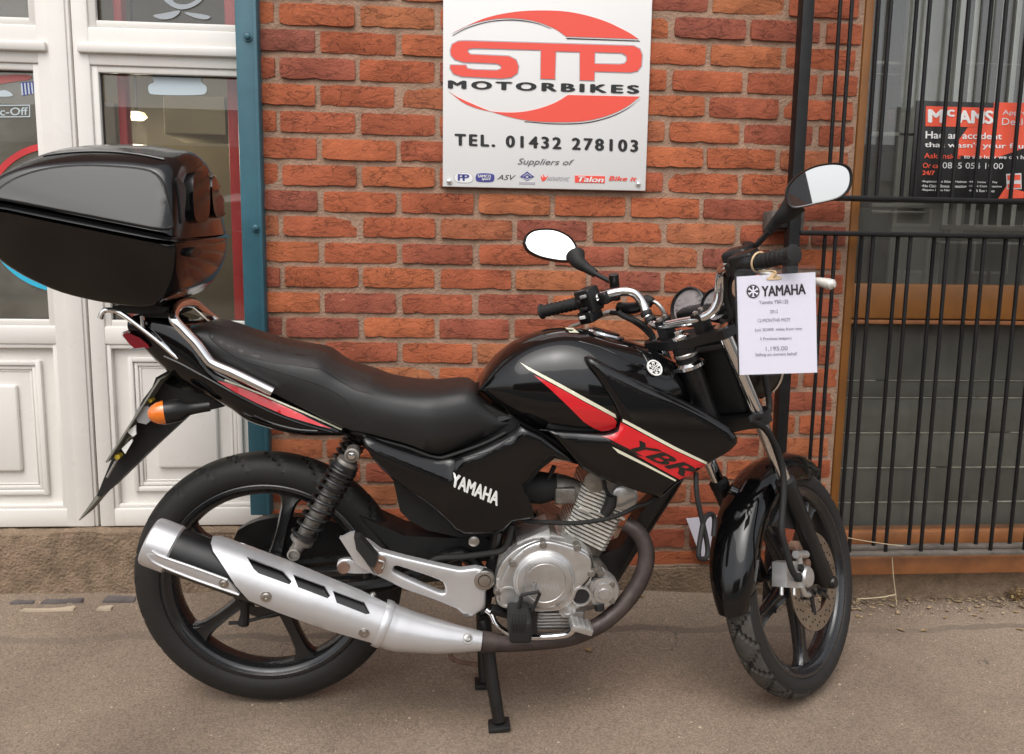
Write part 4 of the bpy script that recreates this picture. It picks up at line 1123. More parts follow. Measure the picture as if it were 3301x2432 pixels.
def line_on(name, px, bvh, r, material, parent, lift=.0, sub=6):
    P = [(p.x, p.y) for p in smooth_path([Vector((x, y, 0)) for x, y in px], sub)]
    A = [hit(bvh, p, lift) for p in P]; A = [a for a in A if a is not None]
    return new_obj(name, *(lambda g: (g.v, g.f))(G().tube(A, r, 6)), material, parent)
def interp(P, x):                         # piecewise linear z(x) through (x,z) points sorted by x
    P = sorted(P)
    if x <= P[0][0]: return P[0][1]
    for (a, b), (c, d) in zip(P, P[1:]):
        if x <= c: return b + (d - b) * (x - a) / max(1e-9, c - a)
    return P[-1][1]
def xz(P, v): return [(q.x, q.z) for q in ats(P, v)]
def spl(P, n=6): return [(p.x, p.y) for p in smooth_path([Vector((x, y, 0)) for x, y in P], n)]

# ---------------------------------------------------------------- wheels
def wheel(name, hub, axis, fwd, Rt, rb, hw, spoke0, tread, drum):
    e = empty(name, hub); e.parent = bike
    hub = Vector((0, 0, 0)); axis = Vector(axis).normalized(); fwd = Vector(fwd).normalized(); upw = fwd.cross(axis).normalized()
    if upw.z < 0: upw = -upw
    k = rb / .2475; b = hw / .049
    half = [(rb + (Rt - rb) * f_, h * b) for f_, h in ((0, .035), (.06, .042), (.19, .0475), (.364, .049), (.55, .0475), (.695, .043), (.815, .036), (.90, .027), (.96, .017), (.99, .008), (1, 0))]
    prof = [(r, -h) for r, h in half] + [(r, h) for r, h in half[-2::-1]]
    n = 360; rings = []; np_ = len(prof)
    def groove(i, j):
        jj = min(j, np_ - 1 - j); side = 1 if j < np_ / 2 else -1        # jj: 0 bead .. 10 crown
        if tread == 'rear': return 5 <= jj <= 9 and (i + (jj - 5) * 2 * side) % 16 in (0, 1)
        if not 5 <= jj <= 10: return False
        z = (jj - 5) * 2
        return i % 20 in (z % 20, (z + 1) % 20, (20 - z) % 20, (19 - z) % 20)
    for i in range(n):
        a = 2 * math.pi * i / n; ev = fwd * math.cos(a) + upw * math.sin(a)
        rings.append([hub + ev * (r - (.0055 if groove(i, j) else 0)) + axis * h for j, (r, h) in enumerate(prof)])
    g = G().loft(rings, True, False, True); ty = new_obj('tyre', g.v, g.f, 'tyre', e, angle=25)
    if tread != 'rear':                       # dusty running surface between dark grooves
        ty.data.materials.append(MATS['tyre_worn'])
        for pf in ty.data.polygons:
            i, j = divmod(pf.index, np_)
            if 5 <= min(j, np_ - 1 - j, (j + 1) % np_, np_ - 2 - j) and not (groove(i, j) or groove((i + 1) % n, j) and groove((i + 1) % n, j + 1)): pf.material_index = 1
    # rim
    rp = [(.2490, .034), (.2510, .0390), (.2475, .0415), (.2400, .0410), (.2355, .036), (.2315, .031), (.2270, .029), (.2215, .020), (.2195, .0)]
    rp = [(r * k, h * b) for r, h in rp]; inn = [(.2400 * k, .030 * b), (.2340 * k, .012 * b), (.2330 * k, 0)]
    cl = rp + [(r, -h) for r, h in rp[-2::-1]] + [(r, -h) for r, h in inn] + [(r, h) for r, h in inn[-2::-1]]
    new_obj('rim', *(lambda g: (g.v, g.f))(G().torus(cl, hub, axis, 96)), 'wheel_black', e, angle=30)
    for s in range(5):
        a = spoke0 + s * 2 * math.pi / 5; ev = fwd * math.cos(a) + upw * math.sin(a); tv = axis.cross(ev).normalized()
        rings = []
        for r, wd, th in ((.035, .026, .024), (.07, .019, .022), (.11, .0155, .0195), (.15, .0145, .018), (.190, .0165, .017), (.210, .022, .0185), (.2225, .034, .020)):
            c = hub + ev * (r * k); w_, t_ = wd, th * b
            rings.append([c + tv * w_ * x + axis * t_ * y for x, y in ((1, .55), (.72, 1), (.3, .82), (-.3, .82), (-.72, 1), (-1, .55), (-1, -.55), (-.72, -1), (.72, -1), (1, -.55))])
        new_obj('spoke', *(lambda g: (g.v, g.f))(G().loft(rings)), 'wheel_black', e, angle=40)
    new_obj('hub', *(lambda g: (g.v, g.f))(G().lathe(drum, hub, axis, 40)), 'wheel_black', e, angle=30)
    return e, axis, fwd, upw
rwheel, *_ = wheel('rear_wheel', (0, 0, RR), LAT, (1, 0, 0), RR, .2500, .0455, R(75), 'rear', [(.0, -.07), (.03, -.07), (.055, -.055), (.06, -.03), (.06, .02), (.078, .025), (.080, .055), (.074, .062), (.03, .066), (.0, .067)])
hubF = ST(0, .0215, .309)
fwheel, fax, ffw, fup = wheel('front_wheel', hubF, SLT, SFW, RF, .2400, .0385, R(-112), 'front', [(.0, -.055), (.03, -.055), (.045, -.04), (.045, .035), (.05, .04), (.05, .047), (.03, .05), (.0, .051)])
# brake disc on the front wheel
def ring_plate(o, d, r0, r1, th, n=72, scallop=0.0):
    g = G(); x, y = frame_for(d); rings = []
    for k in range(n):
        a = 2 * math.pi * k / n; ev = x * math.cos(a) + y * math.sin(a); r1_ = r1 + scallop * math.cos(a * 12)
        rings.append([o + ev * r0 - d * th / 2, o + ev * r1_ - d * th / 2, o + ev * r1_ + d * th / 2, o + ev * r0 + d * th / 2])
    return g.loft(rings, True, False, True), x, y
dc = fax * .058
gd, dx_, dy_ = ring_plate(dc, fax, .079, .124, .004)
disc = new_obj('brake_disc', gd.v, gd.f, 'disc_steel', fwheel, angle=30)
gh = G()
for k in range(54):
    a = 2 * math.pi * k / 54; rr_ = (.114, .105, .096)[k % 3] - (.003 if k % 2 else 0)
    c = dc + (dx_ * math.cos(a) + dy_ * math.sin(a)) * rr_
    gh.lathe([(.0028, .0015), (.0028, .0027)], c, fax, 8)
for i in range(54):
    pass
dh = new_obj('disc_holes', gh.v, gh.f, 'matt_black', disc); dh['kind'] = 'stuff'
gc = G()
for k in range(6):
    a = 2 * math.pi * k / 6; e1 = dx_ * math.cos(a) + dy_ * math.sin(a); e2 = dx_ * math.cos(a + .25) + dy_ * math.sin(a + .25)
    gc.tube([dc + e1 * .042, dc + e2 * .083], .006, 8)
new_obj('disc_carrier', gc.v, gc.f, 'wheel_black', disc)

# ---------------------------------------------------------------- frame, swingarm, fillers
g = G()
for s in (1, -1):
    v = .085 * s
    g.tube(ats(k5([(300, 860)]), v) + ats(k4([(1200, 1330)]), v) + [Vector((.30, -v, .345)), Vector((0, -v, RR))], .017, 10, sub=4)
part(g, 'swingarm', 'frame_black')
part(G().tube(ats([(866, 1855)], .16) + ats([(866, 1855)], -.13), .009, 12).lathe([(.015, 0), (.015, .012)], (0, -.115, RR), LAT, 6), 'rear_axle', 'steel')
g = G()
hd = ST(0, -.11, .98); hd2 = ST(0, -.06, .80)
for s in (1, -1):
    g.tube([hd2 + Vector((-.05, -.03 * s, .04)), at(k6([(900, 700)])[0], .05) * 1.0, at(k6([(100, 900)])[0], .09)] if s > 0 else [hd2 + Vector((-.05, .03, .04)), at(k6([(900, 700)])[0], -.05), at(k6([(100, 900)])[0], -.09)], .016, 10, sub=4)
    g.tube(ats(k6([(100, 900)]), .09 * s) + ats(k4([(800, 420)]), .09 * s) + ats(k2([(1300, 760)]), .085 * s) + ats(k2([(700, 560)]), .06 * s), .012, 10, sub=4)
    g.tube(ats(k4([(1500, 300)]), .09 * s) + ats(k4([(1560, 900)]), .09 * s) + ats(k5([(330, 560)]), .09 * s) + ats(k5([(260, 960)]), .09 * s), .015, 10, sub=4)
part(g, 'frame', 'frame_black')
part(G().tube(ats(k6([(1660, 960)]), 0) + ats(k6([(1440, 1300)]), 0) + ats(k5([(1060, 560)]), 0) + ats(k5([(930, 770)]), 0), [.019, .024, .026, .024], 12, sub=4), 'down_tube', 'frame_black')
pd = k5([(1175, 345), (1215, 330), (1165, 400), (960, 800), (900, 740), (870, 650), (1000, 600), (1100, 420)])
part(G().prism(ats(pd, .03), (0, .06, 0)), 'engine_mount_plate', 'satin_black', smooth=False)
ab = k6([(-350, 880), (200, 720), (560, 880), (760, 1010), (860, 1130), (700, 1090), (600, 1170), (520, 1270), (200, 1330), (-250, 1200)])
part(G().prism(ats(ab, .088), (0, .176, 0)), 'air_box', 'matt_black', smooth=False)
fe_ = k4([(330, 380), (470, 520), (600, 690), (660, 960), (740, 1040), (900, 1130), (1180, 1190), (1560, 1190), (1700, 1060), (1500, 700), (900, 500)])
part(G().prism(ats(fe_, .06), (0, .12, 0)), 'inner_fender', 'matt_black', smooth=False)
# lower black clutter: brake pipe, rod, chain case
part(G().tube(ats(k4([(900, 1430), (1000, 1380), (1200, 1365), (1400, 1340), (1560, 1310), (1620, 1230), (1650, 1080)]), .11), .0075, 10, sub=5), 'breather_hose', 'rubber')
cc_ = k3([(640, 590), (760, 520), (900, 490), (1100, 490), (1250, 520), (1600, 640), (2000, 700), (2000, 860), (1500, 900), (1100, 880), (800, 860), (660, 760)])
part(G().prism(ats(round2d(cc_, 1), -.075), (0, .03, 0)), 'chain_case', 'satin_black', angle=25)
part(G().prism(ats(k4([(300, 1000), (700, 1180), (1100, 1200), (1400, 1180), (1500, 1250), (1450, 1400), (1100, 1420), (600, 1330)]), .05), (0, .1, 0)), 'gearbox_shroud', 'matt_black', smooth=False)
c_ = at(k4([(1315, 1222)])[0], .10)
part(G().lathe([(.0125, 0), (.0125, .006), (.008, .008), (.0, .008)], c_, LAT, 20), 'frame_bolt', 'steel')
# rear brake arm and rod
ba = ats(k3([(712, 985), (715, 1060), (705, 1125)]), .11)
part(G().tube(ba, [.012, .010, .014], 10, sub=4).tube(ats(k3([(620, 1118), (705, 1112), (830, 1080), (1000, 1030), (1300, 930)]), .11), .0045, 8, sub=4), 'rear_brake_arm', 'matt_black')

# ---------------------------------------------------------------- shock absorbers
def shock(s):
    v = .132 * s
    a = at(k4([(238, 447)])[0], .132); b = at(k3([(1010, 700)])[0], .132)
    a = Vector((a.x, -v, a.z)); b = Vector((b.x, -v, b.z)); d = (b - a); L = d.length; d.normalize(); x, y = frame_for(d)
    e = empty('shock_absorber', a); e.parent = bike; O = Vector((0, 0, 0))
    def P(t): return d * (L * t)
    new_obj('damper_body', *(lambda g: (g.v, g.f))(G().lathe([(.0, .055 * L), (.0235, .07 * L), (.0255, .10 * L), (.0255, .17 * L), (.0185, .18 * L), (.0185, .84 * L), (.027, .85 * L), (.027, .885 * L), (.017, .90 * L), (.013, .97 * L), (0, 1.0 * L)], O, d, 24)), 'dirty_alloy', e)
    new_obj('top_cover', *(lambda g: (g.v, g.f))(G().lathe([(.0, .095 * L), (.0285, .098 * L), (.0295, .12 * L), (.0295, .15 * L), (.0, .152 * L)], O, d, 24)), 'satin_black', e)
    for p_, r_ in ((O, .0165), (d * L, .0145)):
        new_obj('eye_mount', *(lambda g: (g.v, g.f))(G().lathe([(r_, -.016), (r_, .016), (r_ * .75, .0175), (r_ * .72, .012), (0, .012)], p_, LAT * s, 24)), 'dirty_alloy', e)
    new_obj('eye_mount', *(lambda g: (g.v, g.f))(G().tube([O, d * .05 * L + O, d * .1 * L], [.012, .010, .013], 12)), 'dirty_alloy', e)
    new_obj('mount_nut', *(lambda g: (g.v, g.f))(G().lathe([(.0085, .012), (.0085, .021), (.005, .0225), (0, .0225)], O, LAT * s, 6)), 'chrome', e)
    hel = []; turns = 10.5; tt = 0
    N = 260
    for i in range(N + 1):
        u = i / N; h = .135 + .715 * (u ** 1.7 * .62 + u * .38)
        ang = 2 * math.pi * turns * u; hel.append(P(h) + (x * math.cos(ang) + y * math.sin(ang)) * .0285)
    new_obj('spring', *(lambda g: (g.v, g.f))(G().tube(hel, .0042, 7)), 'satin_black', e)
shock(1); shock(-1)
def P_(g): return (g.v, g.f)
# ---------------------------------------------------------------- fuel tank
ttop = spl(k6([(165, 640), (190, 575), (260, 465), (350, 372), (460, 302), (580, 252), (700, 226), (800, 222), (930, 240), (1140, 290), (1300, 342), (1420, 395), (1500, 460), (1545, 545), (1565, 640)]), 5)
tbot = spl(k6([(170, 650), (235, 700), (420, 830), (560, 900), (700, 935), (1000, 950), (1200, 940), (1400, 880), (1560, 760)]), 5)
TT = xz(ttop, .0); TB = [(q.x, q.z) for q in (at(p, .12) for p in tbot)]
tx0, tx1 = min(p[0] for p in TT) + .001, max(p[0] for p in TT) - .001
HW = [(0, .060), (.06, .088), (.18, .118), (.35, .138), (.5, .146), (.62, .144), (.75, .132), (.88, .108), (1, .070)]
rings = []
NT = 46
for i in range(NT):
    t = i / (NT - 1); tt = .5 - .5 * math.cos(math.pi * t); x = tx0 + (tx1 - tx0) * (t * .5 + tt * .5)
    zt = interp(TT, x); zb = min(interp(TB, x), zt - .012); hw = interp(HW, (x - tx0) / (tx1 - tx0)); h = zt - zb
    ring = []
    n2 = 28
    for j in range(n2 + 1):
        a = math.pi * j / n2                     # right side (0) over the top to the left (pi)
        c, s = math.cos(a), math.sin(a)
        y = -hw * math.copysign(abs(c) ** .80, c); z = zb + h * .30 + h * .70 * abs(s) ** .86
        ring.append(Vector((x, y, z)))
    for yy, zf in ((.97, .18), (.90, .06), (.78, 0)):
        ring.append(Vector((x, hw * yy, zb + h * zf)))
    for yy, zf in ((-.78, 0), (-.90, .06), (-.97, .18)):
        ring.append(Vector((x, hw * yy, zb + h * zf)))
    rings.append(ring)
tank = part(G().loft(rings), 'fuel_tank', 'gloss_black', angle=50)
TBV = bvh_of(tank)
# air scoop panels flanking the tank
sc = k6([(905, 430), (940, 420), (1100, 500), (1300, 600), (1500, 680), (1720, 795), (1870, 890), (1930, 965), (1925, 1000), (1880, 1048), (1740, 1132), (1640, 1196), (1560, 1245), (1508, 1278), (1446, 1338), (1425, 1365), (1280, 1330), (1000, 1235), (880, 1170), (760, 1035), (650, 912), (1040, 935), (1100, 920), (1138, 875), (1132, 815), (1090, 730), (1000, 590), (930, 490)])
def scv(x, z):
    t = (x - tx0) / (tx1 - tx0)
    zc = interp(TT, x)
    return .147 + .032 * max(0, min(1.3, (t - .45) / .6)) - .10 * max(0, (z - .80)) ** 1.1 - .09 * max(0, .70 - z)
scoop = panel('tank_scoop', sc, scv, .05, 'gloss_black', er=.016, step=.009, mirror=True, angle=60, v0=.15)
SBV = bvh_of(tank, scoop)
# stripes
decal('stripe', k6([(558, 535), (640, 575), (800, 660), (950, 745), (1090, 815), (1110, 850), (1100, 885), (1060, 903), (1010, 908), (960, 890), (890, 845), (800, 755), (680, 640)]), TBV, 'decal_red', tank, step=9)
decal('stripe', k6([(468, 453), (520, 482), (700, 575), (900, 685), (1100, 795), (1108, 822), (900, 712), (700, 600), (520, 500)]), TBV, 'decal_cream', tank, .0016, step=8)
SC2 = bvh_of(scoop)
decal('stripe', k6([(1140, 850), (1300, 935), (1500, 1040), (1720, 1140), (1620, 1190), (1530, 1230), (1400, 1160), (1200, 1045), (1080, 990), (1010, 945), (1070, 940), (1125, 912)]), SC2, 'decal_red', scoop, step=9)
decal('stripe', k6([(1152, 826), (1300, 905), (1500, 1012), (1728, 1122), (1722, 1136), (1500, 1034), (1300, 928), (1152, 846)]), SC2, 'decal_cream', scoop, .0018, step=8)
decal('stripe', k6([(1080, 1012), (1120, 1030), (1300, 1122), (1505, 1232), (1500, 1242), (1300, 1140), (1120, 1052)]), SC2, 'decal_cream', scoop, .0018, step=8)
decal('stripe', k6([(1010, 942), (1070, 965), (1240, 1050), (1290, 1078), (1240, 1066), (1060, 978)]), SC2, 'decal_black', scoop, .0018, step=8)
text_decal('lettering', 'YBR', k6([(1262, 968), (1650, 1158), (1560, 1212), (1190, 1022)]), SC2, 'decal_black', scoop, bold=.03, shear=.3)
# tank seam, cap, emblem, warning label
line_on('seam', k6([(230, 688), (330, 760), (430, 828), (560, 890), (650, 905), (860, 918), (1040, 932)]), TBV, .003, 'satin_black', tank)
line_on('crease', k6([(860, 312), (1000, 352), (1150, 420), (1300, 500), (1420, 560), (1480, 560), (1470, 520), (1380, 440)]), TBV, .0016, 'gloss_black', tank)
cp = hit(TBV, k6([(1040, 262)])[0]); cpx = at(k6([(1040, 262)])[0], -.0)
cz = interp(TT, cpx.x); slope = (interp(TT, cpx.x + .02) - interp(TT, cpx.x - .02)) / .04
cn = Vector((-slope, 0, 1)).normalized()
cap = part(G().lathe([(.046, -.004), (.048, .004), (.044, .008), (.030, .010), (.0, .011)], (cpx.x, .008, cz - .004), cn, 36), 'filler_cap', 'chrome', tank)
part(G().lathe([(.034, .0), (.034, .003), (.0, .004)], Vector((cpx.x, .008, cz - .004)) + cn * .009, cn, 30), 'cap_insert', 'gloss_black', cap)
decal('warning_label', k6([(768, 224), (820, 226), (860, 258), (800, 258)]), TBV, 'decal_cream', tank, .0015, step=12)
em = hit(SBV, k6([(1356, 495)])[0], .002) or at(k6([(1356, 495)])[0], .14)
e1 = hit(SBV, k6([(1330, 480)])[0], .002); e2 = hit(SBV, k6([(1370, 520)])[0], .002); e3 = hit(SBV, k6([(1340, 515)])[0], .002)
en = (e2 - e1).cross(e3 - e1).normalized(); en = en if en.y < 0 else -en
emb = part(G().lathe([(.0, -.002), (.0190, -.002), (.0200, .002), (.0165, .003), (.0160, .0015), (0, .0015)], em, en, 40), 'tank_emblem', 'gloss_black', tank)
part(G().lathe([(.0160, .0022), (.0165, .0045), (.0200, .0045), (.0202, .0015)], em, en, 40, caps=False), 'emblem_ring', 'decal_white', tank)
ex, ey = frame_for(en)
g = G()
for k in range(3):
    a = R(90 + 60 * k); dv = ex * math.cos(a) + ey * math.sin(a); nv = en.cross(dv)
    for s in (-1, 1):
        g.add([em + en * .0035 + nv * (.0014 * s) - dv * .0145, em + en * .0035 + nv * (.0032 * s) - dv * .0145, em + en * .0035 + nv * (.0032 * s) + dv * .0145, em + en * .0035 + nv * (.0014 * s) + dv * .0145], [(0, 1, 2, 3)])
    for q in (-1, 1):
        c = em + en * .0036 + dv * (.0125 * q)
        g.add([c + nv * .0055, c + dv * (.003 * q), c - nv * .0055, c - dv * (.002 * q)], [(0, 1, 2, 3)])
part(g, 'emblem_tuning_forks', 'decal_white', tank, smooth=False)

# ---------------------------------------------------------------- seat
stop = k2([(868, 360), (885, 325), (930, 302), (1000, 297), (1100, 318), (1300, 388), (1500, 440), (1680, 468), (1760, 490), (1840, 552), (1950, 602)]) + [(1200, 1208), (1251, 1228), (1330, 1241), (1400, 1243), (1460, 1238), (1512, 1236), (1545, 1262), (1580, 1292), (1640, 1340), (1662, 1360)]
sbot = k2([(868, 400), (900, 440), (990, 570), (1080, 615), (1400, 775), (1800, 970), (1960, 1030)]) + k4([(330, 275), (700, 372), (880, 440), (1000, 470), (1100, 452), (1400, 345), (1600, 245), (1665, 190), (1672, 160)])
ST_ = xz(spl(stop, 4), .02); SB_ = xz(spl(sbot, 4), .125)
sx0_, sx1_ = min(p[0] for p in ST_) + .001, max(p[0] for p in SB_) - .001
SHW = [(0, .085), (.05, .105), (.2, .118), (.42, .125), (.6, .130), (.75, .128), (.88, .108), (1, .085)]
rings = []
NS = 60
for i in range(NS):
    t = i / (NS - 1); x = sx0_ + (sx1_ - sx0_) * t
    zt = interp(ST_, x); zb = min(interp(SB_, x), zt - .008); hw = interp(SHW, t); h = zt - zb
    half = [(.93, 0), (1.0, .05), (1.02, .3), (1.0, .55), (.955, .75), (.86, .89), (.70, .96), (.48, .99), (.24, 1.0), (0, 1.0)]
    rings.append([Vector((x, -hw * a, zb + h * b)) for a, b in half] + [Vector((x, hw * a, zb + h * b)) for a, b in half[-2::-1]])
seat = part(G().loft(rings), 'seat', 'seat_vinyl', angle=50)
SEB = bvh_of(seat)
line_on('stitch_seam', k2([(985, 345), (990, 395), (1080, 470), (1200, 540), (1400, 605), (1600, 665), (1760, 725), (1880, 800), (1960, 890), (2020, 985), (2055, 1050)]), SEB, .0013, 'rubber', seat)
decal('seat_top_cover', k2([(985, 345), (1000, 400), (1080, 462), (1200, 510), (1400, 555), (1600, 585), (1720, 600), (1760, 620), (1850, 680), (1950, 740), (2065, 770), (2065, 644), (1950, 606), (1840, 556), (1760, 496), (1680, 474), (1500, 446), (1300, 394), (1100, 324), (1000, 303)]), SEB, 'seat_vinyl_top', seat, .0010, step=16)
lp = [at(p, .122) for p in k4([(330, 290), (700, 388), (880, 456), (1000, 486), (1100, 468), (1400, 362), (1600, 262)])]
part(G().tube(lp, .004, 8, sub=4), 'seat_piping', 'rubber', seat)

# ---------------------------------------------------------------- tail cowl, light, mudguard, plate
ctop = k2([(372, 300), (395, 266), (470, 262), (620, 285), (760, 340), (870, 420), (990, 585), (1080, 635), (1400, 785), (1700, 925), (1860, 1000), (1915, 1035)])
cbot = k2([(372, 372), (410, 425), (460, 478), (560, 575), (650, 655), (760, 735), (900, 800), (1020, 850), (1120, 905), (1220, 975), (1400, 1030), (1600, 1066), (1800, 1065), (1905, 1052), (1918, 1042)])
CT = xz(spl(ctop, 4), .12); CB = xz(spl(cbot, 4), .12)
cx0, cx1 = min(p[0] for p in CT) + .001, max(p[0] for p in CB) - .001
CHW = [(0, .072), (.1, .086), (.3, .108), (.5, .122), (.8, .126), (1, .118)]
rings = []
for i in range(44):
    t = i / 43; x = cx0 + (cx1 - cx0) * t
    zt = interp(CT, x); zb = min(interp(CB, x), zt - .006); hw = interp(CHW, t); h = zt - zb
    half = [(.60, 0), (.80, .05), (.93, .18), (1.0, .42), (1.01, .62), (.97, .85), (.90, .97), (.78, 1.0)]
    rings.append([Vector((x, -hw * a, zb + h * b)) for a, b in half] + [Vector((x, hw * a, zb + h * b)) for a, b in half[::-1]])
tail = part(G().loft(rings), 'tail_cowl', 'gloss_black', angle=45)
TLB = bvh_of(tail)
decal('stripe', k2([(1030, 678), (1100, 692), (1300, 768), (1500, 858), (1700, 955), (1795, 998), (1700, 975), (1500, 915), (1300, 828), (1150, 752)]), TLB, 'decal_red', tail, step=9)
decal('stripe', k2([(1085, 668), (1300, 752), (1600, 880), (1862, 1000), (1860, 1010), (1600, 893), (1300, 764), (1080, 678)]), TLB, 'decal_cream', tail, .0016, step=8)
line_on('crease', k2([(680, 515), (800, 570), (1000, 680), (1200, 790), (1400, 890), (1600, 965), (1800, 1020)]), TLB, .003, 'gloss_black', tail)
line_on('crease', k2([(1280, 910), (1400, 960), (1560, 1000), (1700, 1012)]), TLB, .0022, 'gloss_black', tail)
tl_ = k2([(370, 380), (378, 362), (410, 360), (480, 390), (535, 435), (548, 458), (455, 468), (420, 440)])
tlo = ats(tl_, .090)
part(G().loft([[Vector((p.x + (.012 if s in (0, 4) else 0), (-.0915, -.07, 0, .07, .0915)[s], p.z)) for p in tlo] for s in range(5)]), 'tail_light', 'red_lens', angle=50)
part(G().prism(ats(k2([(455, 466), (548, 456), (556, 468), (470, 478)]), .093), (0, .186, 0)), 'tail_light_trim', 'grey_plastic', smooth=False)
rf = k2([(625, 655), (735, 720), (960, 770), (1080, 850), (990, 872), (842, 905), (770, 972), (560, 1165), (262, 1452), (232, 1442), (330, 1200), (540, 800), (600, 720)])
part(G().prism(ats(rf, .048), (0, .096, 0)), 'rear_mudguard', 'matt_black', smooth=False)
a_, b_ = at(k2([(652, 672)])[0], .10), at(k2([(298, 1225)])[0], .10)
dd = (a_ - b_).normalized(); nn = Vector((-dd.z, 0, dd.x)) * -1
plate = part(G().add([a_, b_, b_ + Vector((0, .2, 0)), a_ + Vector((0, .2, 0)), a_ + nn * -.004, b_ + nn * -.004, b_ + Vector((0, .2, 0)) + nn * -.004, a_ + Vector((0, .2, 0)) + nn * -.004], [(0, 1, 2, 3), (7, 6, 5, 4), (0, 4, 5, 1), (1, 5, 6, 2), (2, 6, 7, 3), (3, 7, 4, 0)]), 'number_plate', 'plate_back', smooth=False)
part(G().prism(ats(k2([(482, 905), (510, 850), (570, 845), (602, 880), (598, 935), (560, 968), (505, 955)]), .092), (0, .004, 0)), 'reflector', 'grey_plastic', plate, smooth=False)
part(G().prism(ats(k2([(430, 1015), (490, 972), (494, 1035), (470, 1050)]), .092), (0, .004, 0)), 'reflector', 'decal_white', plate, smooth=False)
part(G().prism(ats(k2([(395, 1130), (465, 1065), (470, 1080), (420, 1165)]), .092), (0, .004, 0)), 'reflector', 'decal_white', plate, smooth=False)
for q, r_ in (((596, 805), .0045), ((378, 1178), .006)):
    part(G().lathe([(r_, -.01), (r_, .01), (0, .011)], at(k2([q])[0], .08), LAT, 12), 'plate_clip', 'brass_clip', plate)
part(G().tube(ats(k2([(410, 1120), (440, 1060), (480, 1040)]), .078), .004, 6, sub=3).tube(ats(k2([(300, 1320), (350, 1230), (385, 1170)]), .078), .003, 6, sub=3), 'plate_wire', 'steel', plate)
part(G().prism(ats(k2([(228, 1438), (246, 1458), (118, 1608), (110, 1605)]), .04), (0, .08, 0)), 'mud_flap', 'plate_back', smooth=False)
# indicators
def indicator(sgn):
    A = at(k2([(890, 858)])[0], .115); B = at(k2([(568, 905)])[0], .140)
    if sgn < 0: A = Vector((A.x, -A.y, A.z)); B = Vector((B.x, -B.y, B.z))
    d = (B - A); L = d.length; d.normalize()
    e = empty('indicator', A); e.parent = bike; O = Vector((0, 0, 0))
    new_obj('stalk', *P_(G().lathe([(0, -.03), (.012, -.03), (.013, .0), (.015, .18 * L), (.0235, .30 * L), (.0260, .50 * L), (.0268, .64 * L), (0, .645 * L)], O, d, 24)), 'satin_black', e, angle=50)
    new_obj('lens', *P_(G().lathe([(.0266, .638 * L), (.0262, .70 * L), (.0240, .80 * L), (.019, .90 * L), (.0105, .975 * L), (0, L)], O, d, 24)), 'amber_lens', e, angle=50)
indicator(1); indicator(-1)
# chrome grab rail and luggage rack
gr = [(1402, 752, .140), (1300, 702, .140), (1150, 630, .140), (1010, 570, .138), (965, 528, .136), (900, 440, .134), (820, 355, .13), (752, 280, .125), (742, 228, .105), (768, 180, .06), (825, 157, 0), (885, 165, -.055), (935, 205, -.095), (985, 250, -.12), (1052, 308, -.13)]
part(G().tube([at(k2([(x, y)])[0], v) for x, y, v in gr], .0115, 12, sub=4, flat=None), 'grab_rail', 'chrome')
for s in (1, -1):
    P = [at(k2([q])[0], .095) for q in ((255, 262), (275, 218), (310, 206), (390, 226), (540, 335), (660, 430), (750, 508), (810, 545), (950, 602), (1080, 662))]
    if s < 0: P = left_of(P)
    part(G().tube(P, .0062, 10, sub=4).tube([P[4], P[4] + Vector((.0, 0, .03))], .005, 8), 'rack_rail', 'chrome')
part(G().prism(ats(k1([(1080, 1470), (1290, 1480), (1320, 1420), (1290, 1375), (1100, 1440)]), .08), (0, .16, 0)), 'rack_plate', 'matt_black', smooth=False)

# ---------------------------------------------------------------- side panels
spx = k4([(322, 338), (350, 312), (420, 330), (600, 398), (850, 478), (1000, 508), (1150, 496), (1400, 408), (1600, 312), (1680, 262), (1705, 228), (1725, 192)]) + k6([(470, 878), (610, 945), (700, 1012), (852, 1128), (850, 1140), (760, 1110), (690, 1085), (630, 1115), (560, 1180), (490, 1275), (520, 1340), (550, 1420), (575, 1490)]) + k4([(1880, 975), (1895, 1015), (1850, 1035), (1660, 1062), (1560, 1172), (1185, 1172), (1100, 1080), (1000, 985), (870, 880), (740, 800), (600, 690), (480, 580), (410, 500), (345, 390)])
spx = [p for i, p in enumerate(spx)]
SPL = [(q.x, q.z) for q in ats(k4([(300, 340), (700, 512), (1130, 690), (1185, 520), (1440, 432), (1640, 318), (1760, 250)]), .135)]
def spv(x, z): return .154 - .42 * max(0, z - interp(SPL, x) if x < SPL[-1][0] else 0) - .10 * max(0, interp(SPL, x) - z) ** 1.3 - .02 * max(0, (x - .62) / .2)
side = panel('side_panel', spx, spv, .03, 'gloss_black', er=.010, step=.012, mirror=True, angle=55, v0=.125)
SIB = bvh_of(side)
text_decal('lettering', 'YAMAHA', k4([(1133, 612), (1552, 790), (1522, 912), (1108, 732)]), SIB, 'decal_white', side, bold=.05, spacing=1.04)
line_on('crease', k4([(1150, 640), (1146, 540), (1170, 505), (1260, 478), (1440, 430), (1530, 385), (1640, 310)]), SIB, .0015, 'gloss_black', side)

